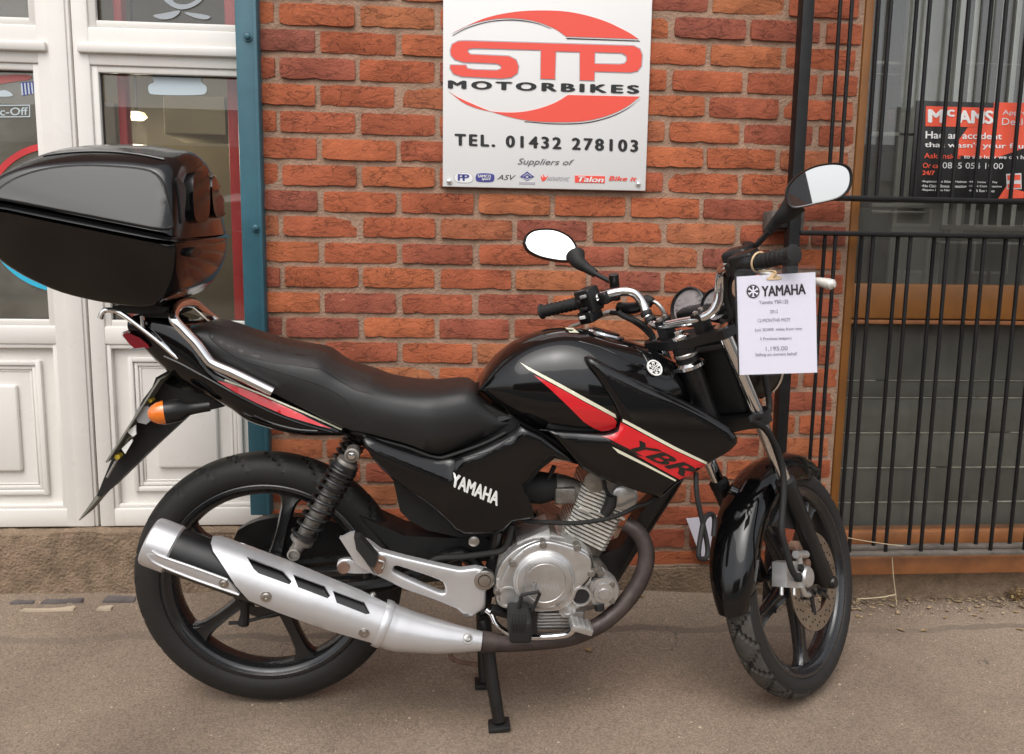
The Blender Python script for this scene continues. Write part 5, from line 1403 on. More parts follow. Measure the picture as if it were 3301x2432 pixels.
# ---------------------------------------------------------------- exhaust
VX = .165
axp = [at(p, VX) for p in [(492, 1746), (560, 1772), (780, 1852), (1000, 1930), (1239, 2012), (1290, 2030), (1420, 2054), (1551, 2068)]]
rad = [.049, .050, .0515, .051, .047, .044, .036, .021]
def swept(pts, rad, n=40, sub=5): return G().tube(pts, rad, n, sub=sub)
sil = part(swept(axp[:5], [.044, .050, .0515, .051, .046]), 'silencer', 'satin_black', angle=50)
sh_g = swept(axp[:5], [.058, .062, .0640, .0625, .0535]); SHB = BVHTree.FromPolygons(sh_g.v, sh_g.f)
def shell(name, px, bvh, th, material, parent, step=14, holes=(), rnd=0):
    P = round2d(px, rnd) if rnd else px
    V, T, B = triangulate(P, holes, step)
    A = {}; cen2 = (sum(p[0] for p in P) / len(P), sum(p[1] for p in P) / len(P))
    for i, p in enumerate(V):
        h = hit(bvh, p, 0); q = p; k_ = 0
        while h is None and k_ < 40:          # over the limb of the tube: step back towards the middle of the piece
            q = (q[0] + (cen2[0] - q[0]) * .012, q[1] + (cen2[1] - q[1]) * .012); h = hit(bvh, q, 0); k_ += 1
        if h is not None: A[i] = (h, hit(bvh, q, -th))
    T = [t for t in T if all(i in A for i in t)]
    cnt = {}
    for t in T:
        for i in range(3): k_ = tuple(sorted((t[i], t[(i + 1) % 3]))); cnt[k_] = cnt.get(k_, 0) + 1
    B = [(t[i], t[(i + 1) % 3]) for t in T for i in range(3) if cnt[tuple(sorted((t[i], t[(i + 1) % 3])))] == 1]
    used = sorted(A); ix = {o: k for k, o in enumerate(used)}; n = len(used)
    v = [A[i][0] for i in used] + [A[i][1] for i in used]
    f = [tuple(ix[i] for i in t) for t in T] + [tuple(n + ix[i] for i in t)[::-1] for t in T] + [(ix[b], ix[a], n + ix[a], n + ix[b]) for a, b in B]
    return new_obj(name, v, f, material, parent, angle=40)
shp = k3([(548, 583), (525, 605), (514, 640), (526, 690), (560, 740), (660, 898), (738, 985), (900, 1052), (1200, 1160), (1478, 1240), (1512, 1222), (1555, 1120), (1568, 1030), (1552, 998), (1400, 922), (1000, 757), (800, 675), (620, 602)])
holes = [k3(h) for h in ([(725, 724), (942, 810), (992, 872), (978, 890), (795, 824), (766, 798)], [(1000, 830), (1190, 900), (1220, 955), (1204, 972), (1030, 906)], [(1235, 926), (1424, 996), (1456, 1062), (1432, 1066), (1258, 998)])]
hsd = shell('heat_shield', shp, SHB, .004, 'silver_paint', bike, 13, holes)
def bolt_on(q, bvh, r, material, parent, name='bolt', h=.004, hexa=True):
    c = hit(bvh, q, 0)
    if c is None: return
    c2 = hit(bvh, (q[0] + 4, q[1]), 0) or c + Vector((.003, 0, 0)); c3 = hit(bvh, (q[0], q[1] + 4), 0) or c + Vector((0, 0, -.003)); n = (c2 - c).cross(c3 - c)
    n = n.normalized() if n.length > 1e-9 else LAT
    if n.dot(c - CL) > 0: n = -n
    b = new_obj(name, *P_(G().lathe([(r * 1.45, -.001), (r * 1.45, .0012), (r, .0012), (r, h), (r * .8, h + .001), (r * .45, h + .001), (r * .4, h * .5), (0, h * .5)], c, n, 18)), material, parent)
for q in ((840, 962), (1420, 1178)): bolt_on(k3([q])[0], SHB, .0085, 'steel', hsd)
for q in ((650, 622), (1475, 950)): bolt_on(k3([q])[0], SHB, .0060, 'steel', hsd)
cone = part(swept(axp[4:], [.0520, .0500, .038, .0225]), 'exhaust_cone', 'silver_paint', angle=50)
dcn = (axp[5] - axp[4]).normalized()
part(G().lathe([(.0535, -.014), (.0550, -.006), (.0545, .004), (.0500, .010)], axp[4], dcn, 40, caps=False), 'shield_band', 'silver_paint')
bolt_on(k5([(178, 1088)])[0], bvh_of(cone), .0085, 'steel', cone)
d0 = (axp[1] - axp[0]).normalized()
ec = part(G().lathe([(.020, -.004), (.048, -.008), (.053, -.004), (.0545, .004), (.0545, .048), (.050, .052)], axp[0], d0, 40, caps=False).lathe([(.022, -.002), (.022, .06)], axp[0], d0, 24), 'exhaust_end_cap', 'silver_paint')
arm_g = swept([axp[0] - d0 * .01] + axp[1:5], [.0555, .0560, .0600, .0600, .054]); AMB = BVHTree.FromPolygons(arm_g.v, arm_g.f)
arm = shell('end_cap_arm', k3([(140, 712), (205, 712), (265, 738), (440, 800), (612, 862), (628, 880), (682, 955), (560, 912), (400, 855), (240, 795), (175, 758)]), AMB, .006, 'silver_paint', bike, 13)
line_on('rib', k3([(165, 690), (220, 722), (400, 785), (612, 862)]), AMB, .003, 'silver_paint', arm)
line_on('rib', k3([(135, 715), (190, 765), (400, 852), (680, 950)]), AMB, .003, 'silver_paint', arm)
bolt_on(k3([(590, 884)])[0], AMB, .0075, 'steel', arm)
pp = [((250, 1105), .16), ((330, 1112), .158), ((430, 1113), .155), ((560, 1104), .15), ((700, 1088), .145), ((800, 1056), .14), ((900, 1003), .13), ((990, 925), .12), ((1060, 840), .11), ((1110, 745), .10), ((1130, 650), .09), ((1112, 568), .08), ((1070, 510), .07), ((1015, 478), .06)]
pipe = part(G().tube([at(k5([q])[0], v) for q, v in pp], [.0225, .0200, .0200, .0200, .0205, .0205, .0205, .0205], 20, sub=5), 'exhaust_pipe', 'rusty_pipe', angle=50)
part(G().tube([at(k5([q])[0], v) for q, v in pp[:2]], [.0255, .0235], 20), 'pipe_clamp', 'rusty_pipe')

# ---------------------------------------------------------------- engine
eng = empty('engine', at(k5([(600, 900)])[0], 0)); eng.parent = bike
def ep(g, name, material, smooth=True, angle=35):
    o = g.build(name, material, eng, smooth, angle); o.matrix_parent_inverse = Matrix.Translation(-eng.location); return o
def epanel(name, px, v, thick, material, er=.008, step=.012, rnd=0, holes=(), par=None):
    o = panel(name, px, (lambda x, z: v), thick, material, eng, er, step, holes, rnd, v0=v); o.matrix_parent_inverse = Matrix.Translation(-eng.location); return o
ck = k5([(318, 800), (345, 640), (440, 578), (610, 512), (700, 560), (840, 640), (862, 760), (950, 800), (955, 880), (900, 920), (800, 945), (800, 1040), (550, 1040), (400, 1000), (330, 930)])
ep(G().prism(ats(ck, .115), (0, .24, 0)), 'crankcase', 'dirty_alloy', smooth=False)
epanel('side_case', round2d(k5([(322, 800), (350, 700), (400, 640), (460, 598), (560, 560), (660, 568), (790, 605), (838, 650), (848, 760), (800, 850), (790, 930), (700, 952), (540, 955), (420, 942), (345, 915), (325, 870)]), 1), .148, .05, 'cast_alloy', .004)
cov = epanel('clutch_cover', round2d(k5([(338, 860), (350, 800), (372, 750), (400, 690), (450, 630), (520, 588), (590, 572), (660, 582), (770, 618), (832, 655), (842, 700), (830, 765), (765, 835), (745, 890), (700, 938), (600, 950), (500, 948), (400, 930), (350, 905)]), 1), .163, .0135, 'cast_alloy', .004)
epanel('case_gasket', round2d(k5([(334, 862), (346, 800), (368, 748), (396, 687), (447, 626), (518, 584), (590, 568), (662, 578), (773, 614), (836, 652), (846, 700), (834, 768), (768, 838), (748, 893), (702, 942), (600, 954), (500, 952), (398, 934), (346, 908)]), 1), .1505, .02, 'matt_black', 0)
cc0 = at(k5([(585, 775)])[0], .163)
ep(G().lathe([(.073, -.004), (.0715, .004), (.068, .008), (.066, .009), (.063, .0125), (.055, .0165), (.049, .0175), (.0475, .0165), (.0465, .0165), (.0455, .0178), (.0, .0182)], cc0, LAT, 64), 'clutch_dome', 'cast_alloy', angle=22)
dome = [o for o in eng.children if o.name.startswith('clutch_dome')][0]
td = text_decal('raised_lettering', 'YAMAHA', k5([(518, 793), (668, 793), (668, 832), (518, 832)]), bvh_of(dome), 'silver_paint', eng, bold=.03, lift=.0012); td.matrix_parent_inverse = Matrix.Translation(-eng.location)
for q in ((580, 588), (762, 604), (417, 686), (336, 838), (835, 740)):
    c = at(k5([q])[0], .160); ep(G().lathe([(.0090, -.02), (.0090, .004), (.0058, .005), (.0058, .009), (.0, .009)], c, LAT, 12), 'case_bolt', 'dirty_alloy')
for q, r_ in (((392, 870), .022), ((782, 866), .020)):
    c = at(k5([q])[0], .164); ep(G().lathe([(r_ * 1.2, -.01), (r_ * 1.2, .0015), (r_, .002), (r_ * .95, -.004), (0, -.004)], c, LAT, 28), 'oil_plug', 'cast_alloy')
    ep(G().lathe([(r_ * .95, -.003), (r_ * .9, -.0015), (0, -.0015)], c, LAT, 28), 'plug_recess', 'matt_black')
# sump fins, drain boss
for i in range(5):
    y = 962 + 17 * i
    a = at(k5([(552 - i * 2, y)])[0], .13); b = at(k5([(735, y - 2)])[0], .13)
    ep(G().span((a.x, -.13, a.z - .0035), (b.x, .06, a.z + .0035), .0012).build if False else G().span((a.x, -.13, a.z - .0032), (b.x, .06, a.z + .0032), .0012), 'sump_fin', 'cast_alloy')
a = at(k5([(545, 950)])[0], .12); b = at(k5([(795, 1042)])[0], .12)
ep(G().span((a.x, -.12, b.z), (b.x, .08, a.z), .004), 'sump', 'cast_alloy')
c = at(k5([(708, 932)])[0], .15); ep(G().lathe([(.020, -.03), (.020, .004), (.013, .005), (.013, .001), (0, .001)], c, LAT, 24), 'drain_boss', 'cast_alloy')
# oil filter cover on the front of the case
c = at(k5([(898, 838)])[0], .135)
ep(G().lathe([(.036, -.05), (.040, -.03), (.040, .0), (.037, .006), (.026, .008), (.024, .012), (.014, .013), (.012, .018), (0, .018)], c, LAT, 36), 'filter_cover', 'cast_alloy', angle=25)
for q in ((862, 722), (885, 742), (945, 800), (822, 895), (945, 885)):
    ep(G().lathe([(.008, -.03), (.008, .005), (0, .006)], at(k5([q])[0], .14), LAT, 10), 'case_bolt', 'dirty_alloy')
ep(G().prism(ats(k5([(830, 700), (900, 710), (945, 770), (960, 830), (920, 900), (860, 905), (825, 860), (815, 770)]), .10), (0, .15, 0)), 'front_case', 'dirty_alloy', smooth=False)
ep(G().tube(ats(k5([(878, 905), (880, 935)]), .14), .012, 10), 'rubber_boot', 'rubber')
ep(G().prism(ats(k5([(440, 578), (612, 505), (618, 545), (600, 562), (470, 612), (445, 610)]), .125), (0, .10, 0)), 'starter_cover', 'cast_alloy', smooth=False)
ep(G().prism(ats(k5([(620, 535), (680, 545), (720, 575), (760, 590), (640, 575), (610, 560)]), .12), (0, .10, 0)), 'case_top', 'cast_alloy', smooth=False)
# finned cylinder and head
cyl = ep(G().tube(ats(k5([(800, 600), (955, 300)]), .0), [.047, .044], 24), 'cylinder', 'dirty_alloy')
NF = 15
def fin(i, t, l0=0.0, l1=0.0):
    a = at(k5([(700 + 104 * t + l0, 520 - 272 * t)])[0], .070); b = at(k5([(915 + 150 * t + l1, 628 - 282 * t)])[0], .070)
    d = (b - a).normalized(); n = Vector((-d.z, 0, d.x)); w = .0027
    g = G(); pts = []
    Lr = (b - a).length
    ring = []
    for px_, py_ in ((0, .012), (.012, 0), (Lr - .012, 0), (Lr, .012), (Lr, .128), (Lr - .012, .140), (.012, .140), (0, .128)):
        ring.append(a + d * px_ + Vector((0, py_, 0)))
    g.loft([[p - n * w for p in ring], [p + n * w for p in ring]])
    o = new_obj('cooling_fin', g.v, g.f, 'fin_alloy', cyl, angle=30)
for i in range(NF): fin(i, i / (NF - 1) * .93)
hd_ = k5([(790, 262), (842, 215), (900, 205), (985, 262), (1085, 322), (1075, 380), (1000, 372), (900, 318), (830, 290)])
ep(G().prism(ats(hd_, .06), (0, .12, 0)), 'cylinder_head', 'dirty_alloy', smooth=False)
ep(G().lathe([(.032, 0), (.032, .012), (.026, .016), (0, .016)], at(k5([(1010, 330)])[0], .062), LAT, 24), 'tappet_cover', 'cast_alloy')
ep(G().lathe([(.028, 0), (.028, .01), (0, .014)], at(k5([(858, 245)])[0], .062), LAT, 20), 'tappet_cover', 'dirty_alloy')
for q in ((905, 425), (800, 402), (740, 470), (985, 440)):
    c = at(k5([q])[0], .074); ep(G().box(c, (.03, .008, .006), Matrix.Rotation(R(27), 3, 'Y'), .001), 'fin_bridge', 'fin_alloy')
ep(G().tube(ats(k5([(945, 330), (935, 380), (905, 430)]), .085), [.013, .015, .012], 14, sub=4), 'spark_plug_cap', 'rubber')
ep(G().tube(ats(k5([(470, 462), (600, 470), (750, 474), (900, 455), (1000, 425), (1080, 385), (1130, 372), (1180, 340)]), .095), .0055, 10, sub=5), 'engine_cable', 'rubber')
ep(G().tube(ats(k5([(905, 235), (915, 300), (945, 335)]), .08), .0045, 8, sub=4), 'plug_lead', 'rubber')
ep(G().tube(ats(k5([(470, 285), (560, 285), (650, 280)]), .03), [.036, .040, .032], 20, sub=4), 'intake_boot', 'rubber')
ep(G().tube(ats(k5([(645, 280), (700, 282), (770, 305)]), .03), [.034, .028, .024], 20, sub=4), 'carburettor', 'dirty_alloy')
ep(G().box(at(k5([(690, 310)])[0], .04), (.05, .06, .04), None, .006), 'float_bowl', 'dirty_alloy')
ep(G().tube(ats(k5([(640, 170), (610, 230), (560, 300)]), .05), .006, 8, sub=4), 'fuel_hose', 'rubber')

# ---------------------------------------------------------------- foot rests, pedal, stand
fb = [(1086, 1822), (1100, 1806), (1134, 1803), (1148, 1812)]
br = k4([(340, 1225), (380, 1240), (490, 1322), (700, 1378), (1000, 1448), (1190, 1488), (1330, 1470), (1430, 1490), (1482, 1560), (1468, 1600)]) + k5([(276, 842), (272, 930), (202, 976), (170, 980), (118, 935), (0, 886)]) + [(1304, 1903), (1196, 1850), (1165, 1832), (1150, 1808)]
brh = [(1265, 1838), (1271, 1827), (1285, 1827), (1424, 1874), (1433, 1890), (1437, 1914), (1424, 1916), (1396, 1905), (1270, 1850)]
bkt = panel('footrest_bracket', br, lambda x, z: .150, .022, 'silver_paint', None, .006, .012, [round2d(brh, 1)], v0=.15)
panel('bracket_lug', round2d(k4([(92, 1440), (120, 1392), (240, 1382), (420, 1500), (400, 1520), (200, 1520), (110, 1500)]), 1), lambda x, z: .149, .012, 'silver_paint', bkt, .004, .01, v0=.15)
part(G().lathe([(.014, 0), (.014, .005), (0, .006)], at(k4([(158, 1458)])[0], .15), LAT, 18), 'lug_bolt', 'rust', bkt)
part(G().lathe([(.024, -.012), (.024, .004), (.019, .006), (.015, .006), (.013, .002), (.013, .008), (0, .009)], at(k4([(1408, 1568)])[0], .150), LAT, 28), 'pivot_bolt', 'steel', bkt)
pr_ = ats(k4([(120, 1195), (150, 1190), (215, 1155), (255, 1150), (250, 1200), (300, 1330), (430, 1520), (440, 1530), (270, 1430), (200, 1320)]), .165)
part(G().prism(pr_, (0, .012, 0)), 'folding_arm', 'silver_paint', bkt, angle=30)
pgp = ats(k4([(250, 1190), (300, 1195), (460, 1380), (430, 1460), (390, 1450), (270, 1300)]), .180)
part(G().prism(pgp, (0, .030, 0)), 'passenger_peg', 'rubber', bkt, angle=25)
part(G().prism(ats(k4([(410, 1455), (450, 1385), (520, 1400), (525, 1450), (500, 1510), (455, 1525)]), .175), (0, .02, 0)), 'peg_hinge', 'rust', bkt, smooth=False)
part(G().tube(ats(k4([(470, 1395), (515, 1410), (520, 1440), (500, 1470)]), .178), .0025, 6, sub=3), 'peg_spring', 'steel', bkt)
pl = [((275, 935), .135), ((305, 960), .14), ((330, 1012), .15), ((380, 1052), .155), ((440, 1080), .16), ((560, 1082), .17), ((690, 1072), .18), ((735, 1048), .185), ((752, 1020), .188)]
ped = part(G().tube([at(k5([q])[0], v) for q, v in pl], .0072, 12, sub=4), 'brake_pedal', 'chrome')
pc = at(k5([(780, 1020)])[0], .185)
part(G().box(pc + Vector((0, .0, 0)), (.052, .05, .016), Matrix.Rotation(R(18), 3, 'Y'), .003), 'pedal_pad', 'cast_alloy', ped)
for i in range(4): part(G().box(pc + Vector((-.018 + .012 * i, -.0, .009 - (-.018 + .012 * i) * .32)), (.003, .046, .004), Matrix.Rotation(R(18), 3, 'Y'), .0005), 'pad_rib', 'cast_alloy', ped)
fpg = at(k5([(450, 1005)])[0], .26)
peg = part(G().box(at(k5([(452, 1002)])[0], .215), (.050, .10, .054), None, .008, 3), 'rider_peg', 'rubber')
for i in range(5): part(G().box(at(k5([(415 + 17 * i, 1005)])[0], .2665), (.004, .003, .044), None, .001), 'peg_rib', 'rubber', peg)
part(G().tube(ats(k5([(300, 930), (420, 965), (520, 990)]), .14), .012, 10, sub=3), 'peg_mount', 'frame_black', peg)
part(G().prism(ats(k5([(495, 950), (540, 960), (553, 1060), (500, 1068)]), .19), (0, .06, 0)), 'peg_hinge', 'matt_black', peg, smooth=False)
part(G().tube(ats(k5([(515, 950), (562, 850), (530, 845), (468, 858), (462, 880), (448, 940)]), .20), .0042, 8, sub=2), 'peg_return_wire', 'matt_black', peg)
nf = BMI @ GR(*k5([(345, 1562)])[0], .004); ff_ = BMI @ GR(*k5([(266, 1338)])[0], .004)
n_top = at(k5([(262, 985)])[0], .10)
stand = part(G().tube([n_top, n_top * .45 + nf * .55, nf + Vector((0, 0, .015))], [.0175, .0165, .015], 14).tube([Vector((n_top.x, .10, n_top.z)), ff_ + Vector((0, 0, .012))], .0155, 12).tube([n_top + Vector((0, -.01, 0)), Vector((n_top.x, .11, n_top.z))], .014, 12), 'centre_stand', 'frame_black')
part(G().box(nf + Vector((.0, 0, .006)), (.052, .045, .012), Matrix.Rotation(R(-8), 3, 'Y'), .003), 'stand_foot', 'matt_black', stand)
part(G().box(ff_ + Vector((.0, 0, .006)), (.05, .045, .012), None, .003), 'stand_foot', 'matt_black', stand)
part(G().tube([at(k5([q])[0], -.05) for q in ((82, 1160), (88, 1185), (110, 1205), (165, 1220), (245, 1228))], .006, 10, sub=4), 'stand_lever', 'rust', stand)
glass_mat('sleeve', (.97, .97, .97), 1.25, .15)
# ---------------------------------------------------------------- fork and front end
def mir(f): 
    for s in (1, -1): f(s)
tmid = .60
for s in (1, -1):
    q = .092 * s
    part(G().tube([forkp(q, 1.045), forkp(q, .80), forkp(q, .585)], .0165, 20), 'fork_tube', 'chrome', angle=50)
    low = part(G().tube([forkp(q, .612), forkp(q, .600), forkp(q, .56), forkp(q, .42), forkp(q, .33), forkp(q, .305)], [.020, .0235, .0235, .022, .0235, .019], 20, sub=3), 'fork_lower', 'satin_black', angle=50)
    part(G().lathe([(.0215, -.012), (.0245, -.008), (.0245, .008), (.019, .013)], forkp(q, .612), (forkp(q, .7) - forkp(q, .6)), 24), 'dust_seal', 'rubber', low)
part(G().tube([ST(.105, .0215, .309), ST(-.12, .0215, .309)], .0085, 12).lathe([(.0, .0), (.016, .0), (.0165, .006), (.016, .012), (.012, .018), (0, .019)], ST(.100, .0215, .309), SLT, 20), 'front_axle', 'satin_black')
# yokes
def yoke(t, s0, th, w_, name):
    rings = []
    base = [(-.118, -.01), (-.108, -.03), (-.07, -.034), (-.03, -.052), (0, -.056), (.03, -.052), (.07, -.034), (.108, -.03), (.118, -.01), (.118, .012), (.1, .03), (.05, .026), (0, .03), (-.05, .026), (-.1, .03), (-.118, .012)]
    cs = .0215 - .128 * (t - .31)
    lo = [ST(a, cs + b, t - th / 2) for a, b in base]; hi = [ST(a, cs + b, t + th / 2) for a, b in base]
    return part(G().loft([lo, hi]), name, 'satin_black', angle=40)
yk = yoke(1.03, 0, .022, 0, 'top_yoke'); yk2 = yoke(.80, 0, .03, 0, 'bottom_yoke')
cs = .0215 - .128 * (1.03 - .31)
part(G().tube([ST(0, cs - .035, .78), ST(0, cs - .035, 1.02)], .027, 20), 'steering_head', 'frame_black')
part(G().lathe([(.020, 0), (.022, .003), (.022, .008), (.015, .011), (.011, .012), (.011, .02), (.008, .022), (0, .022)], ST(0, cs - .035, 1.038), AX, 24), 'stem_nut', 'chrome', yk)
part(G().lathe([(.030, 0), (.036, .004), (.036, .012), (.028, .018)], ST(0, cs - .035, .965), AX, 28), 'bearing_collar', 'chrome', yk)
part(G().lathe([(.026, 0), (.029, .004), (.029, .009), (.026, .012)], ST(0, cs - .035, .995), AX, 28), 'bearing_collar', 'steel', yk)
for qq in (.05, -.05):
    part(G().box(Vector((0, 0, 0)), (.03, .036, .052), None, .005).build if False else G().add([ST(qq + a * .012, cs - .008 + b * .019, 1.040 + c * .0235) for a in (-1, 1) for b in (-1, 1) for c in (0, 2)], [(0, 1, 3, 2), (4, 6, 7, 5), (0, 4, 5, 1), (2, 3, 7, 6), (0, 2, 6, 4), (1, 5, 7, 3)]), 'bar_clamp', 'satin_black', yk, smooth=False)
    for b in (-.013, .013):
        part(G().lathe([(.0065, 0), (.0065, .007), (.004, .008), (0, .005)], ST(qq, cs - .008 + b, 1.086), AX, 12), 'clamp_bolt', 'steel', yk)
# handlebar from the photograph, in the steering frame
barR = [ST(0, -.088, 1.073), ST(.045, -.088, 1.073), ST(.078, -.080, 1.078), ST(.098, -.066, 1.098), ST(.108, -.054, 1.130), ST(.122, -.056, 1.160), ST(.150, -.075, 1.174), ST(.190, -.100, 1.177), ST(.24, -.118, 1.178), ST(.345, -.150, 1.184)]
def other(P):                              # mirror in the steering frame
    out = []
    for p in P:
        d = p - SG0; out.append(ST(-d.dot(SLT), d.dot(SFW), d.dot(AX)))
    return out
barL = other(barR)
bar = part(G().tube(barL[:0:-1] + barR, .0112, 16, sub=5), 'handlebar', 'chrome', angle=50)
def along(P, a, b, r, name, material, parent, n=20, **k):
    return part(G().tube([P[0] + (P[1] - P[0]) * a, P[0] + (P[1] - P[0]) * b], r, n), name, material, parent, angle=50)
for P, nm in ((barR, 'R'), (barL, 'L')):
    A, B = P[-2], P[-1]
    gp_ = part(G().tube([A + (B - A) * t for t in (-.02, .02, .06, .3, .6, .93, .95, .965, 1.0, 1.02)], [.0205, .0205, .0160, .0152, .0150, .0156, .0190, .0200, .0195, .012], 22), 'hand_grip', 'rubber', angle=40)
    for k in range(7):
        c = A + (B - A) * (.15 + .11 * k)
        part(G().lathe([(.0158, -.002), (.0166, -.001), (.0166, .001), (.0158, .002)], c, (B - A), 20, caps=False), 'grip_rib', 'rubber', gp_)
# switch and throttle housings
def steer_box(name, q, s, t, sz, material, parent=None, bev=.006):
    M = Matrix((SLT, SFW, AX)).transposed()
    return part(G().box(ST(q, s, t), sz, M, bev, 3), name, material, parent, angle=40)
sw = steer_box('switch_housing', -.215, -.112, 1.178, (.048, .046, .062), 'satin_black')
steer_box('switch_housing', -.222, -.118, 1.142, (.044, .05, .032), 'satin_black', None)
steer_box('switch_button', -.222, -.142, 1.185, (.012, .012, .010), 'matt_black', sw, .002); steer_box('switch_button', -.205, -.140, 1.195, (.016, .010, .008), 'grey_plastic', sw, .002)
steer_box('switch_button', -.225, -.146, 1.146, (.016, .006, .008), 'decal_white', sw, .001); steer_box('switch_button', -.215, -.142, 1.165, (.022, .012, .008), 'matt_black', sw, .002)
th_ = steer_box('throttle_housing', .215, -.106, 1.178, (.055, .046, .050), 'satin_black')
part(G().tube([barR[-2] + (barR[-1] - barR[-2]) * t for t in (-.25, -.05, .0, .1)], [.023, .024, .021, .019], 20), 'throttle_tube', 'satin_black', th_)
# master cylinder / lever brackets
for sg_ in (1, -1):
    steer_box('lever_bracket', .178 * sg_, -.085, 1.172, (.028, .05, .03), 'satin_black')
steer_box('brake_reservoir', .178, -.06, 1.187, (.06, .05, .040), 'satin_black', None, .01)
# levers
part(G().tube([sts(p, -.045) for p in k7([(700, 1030), (620, 1040), (520, 1082), (440, 1112), (385, 1135)])], [.007, .008, .0065, .006, .0075], 10, sub=4), 'clutch_lever', 'lever_alloy')
part(G().tube([ST(.185, -.055, 1.165), ST(.24, -.062, 1.13)] + [sts(p, -.075) for p in k7([(1900, 850), (1990, 830), (2050, 840), (2085, 848)])], [.007, .0075, .0070, .0075, .010, .0115], 12, sub=4).lathe([(.0, -.0115), (.008, -.009), (.0115, 0), (.008, .009), (0, .0115)], sts(k7([(2092, 850)])[0], -.075), SLT, 16), 'brake_lever', 'lever_grey')
# mirrors
def mirror(glass_px, s_c, e_dir, neck, stem, base, label):
    G0 = k7(glass_px); cxm = sum(p[0] for p in G0) / len(G0); cym = sum(p[1] for p in G0) / len(G0)
    c = sts((cxm, cym), s_c)
    d = (c - CL).normalized(); ed = (BMI.to_3x3() @ Vector(e_dir)).normalized(); n = (ed - d).normalized()
    def onp(p):
        r_ = lray(*p); return CL + r_ * ((c - CL).dot(n) / r_.dot(n))
    gl = [onp(p) for p in spl(G0 + [G0[0]], 5)[:-1]]
    cen = sum(gl, Vector()) / len(gl)
    e = empty('mirror', cen); e.parent = bike
    gl = [p - cen for p in gl]
    new_obj('mirror_glass', *P_(G().prism([p + n * .0005 for p in gl], -n * .002)), 'mirror_glass', e, smooth=False)
    rings = []
    for k_, b_ in ((1.0, .0015), (1.07, .0045), (1.115, -.002), (1.10, -.012), (.97, -.022), (.72, -.029), (.4, -.034), (.1, -.036)):
        rings.append([p * k_ + n * b_ for p in gl])
    inner = [[p * .995 - n * .0005 for p in gl]] + rings
    new_obj('mirror_housing', *P_(G().loft(inner)), 'satin_black', e, angle=45)
    st_ = [x - cen for x in stem]; bs_ = [x - cen for x in base]
    nk = [x - cen for x in neck]
    new_obj('neck', *P_(G().tube(nk, [.026, .0185, .013, .0105], 14, sub=4)), 'rubber', e, angle=50)
    new_obj('stem', *P_(G().tube(st_, .0062, 12, sub=3)), 'matt_black', e)
    new_obj('stem_base', *P_(G().tube(bs_, [.0125, .0125], 14)), 'satin_black', e)
    return e
sL, sR_ = -.02, -.0
NL = [sts(p, -.02) for p in k7([(395, 672), (440, 706), (490, 742), (548, 780)])]; NL[0] = NL[0] + SFW * .015
mirror([(90, 580), (105, 535), (150, 503), (230, 494), (300, 504), (370, 540), (412, 595), (416, 645), (392, 680), (340, 690), (260, 680), (180, 660), (115, 625)], -.02, (.15, -.72, .68), NL,
       [sts(p, -.03) for p in k7([(545, 778), (600, 808), (660, 838)])] , [sts(p, -.04) for p in k7([(668, 785), (682, 950)])], 'left')
NR = [sts(p, .0) for p in k7([(1850, 325), (1795, 390), (1745, 430), (1685, 505)])]; NR[0] = NR[0] + SFW * .015
mirror([(1815, 262), (1830, 200), (1900, 130), (1990, 85), (2090, 66), (2170, 73), (2212, 110), (2217, 180), (2190, 240), (2130, 280), (2000, 312), (1875, 338), (1828, 318)], .0, (-.180, -.975, .135), NR,
       [sts(p, -.01) for p in k7([(1690, 500), (1640, 560), (1575, 620)])], [sts(p, -.03) for p in k7([(1552, 578), (1548, 665)])], 'right')
# instruments
ins = empty('instrument_cluster', stq(k7([(1200, 1040)])[0], -.03)); ins.parent = bike
def ip(g, name, material, parent=None, smooth=True, angle=35):
    o = g.build(name, material, parent or ins, smooth, angle); 
    if not parent: o.matrix_parent_inverse = Matrix.Translation(-ins.location)
    return o
nrm = (AX * .55 - SFW * .84).normalized()
for (px, r_, dep, q) in ((k7([(1160, 998)])[0], .0465, .05, -.055), (k7([(1345, 985)])[0], .039, .045, .035)):
    c = stq(px, q)
    ip(G().lathe([(.0, -dep), (r_ * .75, -dep), (r_ * 1.02, -dep * .55), (r_ * 1.08, -.004), (r_ * 1.08, .006), (r_ * 1.0, .008), (r_ * .95, .002), (r_ * .93, -.002)], c, nrm, 40, caps=False), 'gauge_pod', 'satin_black', angle=40)
    ip(G().lathe([(0, -.003), (r_ * .94, -.003), (r_ * .94, -.0005), (0, -.0005)], c, nrm, 40), 'dial', 'dial_face')
    x_, y_ = frame_for(nrm)
    g = G()
    for k in range(13):
        a = R(-220 + 260 * k / 12); e_ = SLT * math.cos(a) + nrm.cross(SLT) * math.sin(a)
        g.tube([c + e_ * r_ * .66 + nrm * .0008, c + e_ * r_ * .84 + nrm * .0008], .0011, 5)
    ip(g, 'dial_markings', 'grey_plastic')
    ip(G().tube([c - SLT * r_ * .1 + nrm * .002, c - (SLT * .9 - nrm.cross(SLT) * -.35) * r_ * .7 + nrm * .002], [.0018, .0008], 6), 'needle', 'decal_white')
    ip(G().lathe([(0, .0035), (r_ * .93, .003), (r_ * .93, .0042), (0, .0048)], c, nrm, 40), 'dial_glass', 'sleeve')
steer_box('cluster_base', -.005, .035, 1.06, (.14, .05, .03), 'satin_black', None, .008)
steer_box('wiring_cover', .0, -.03, .90, (.15, .05, .17), 'matt_black', None, .012)
steer_box('headlamp_cowl', .0, .03, .985, (.17, .05, .05), 'matt_black', None, .014)
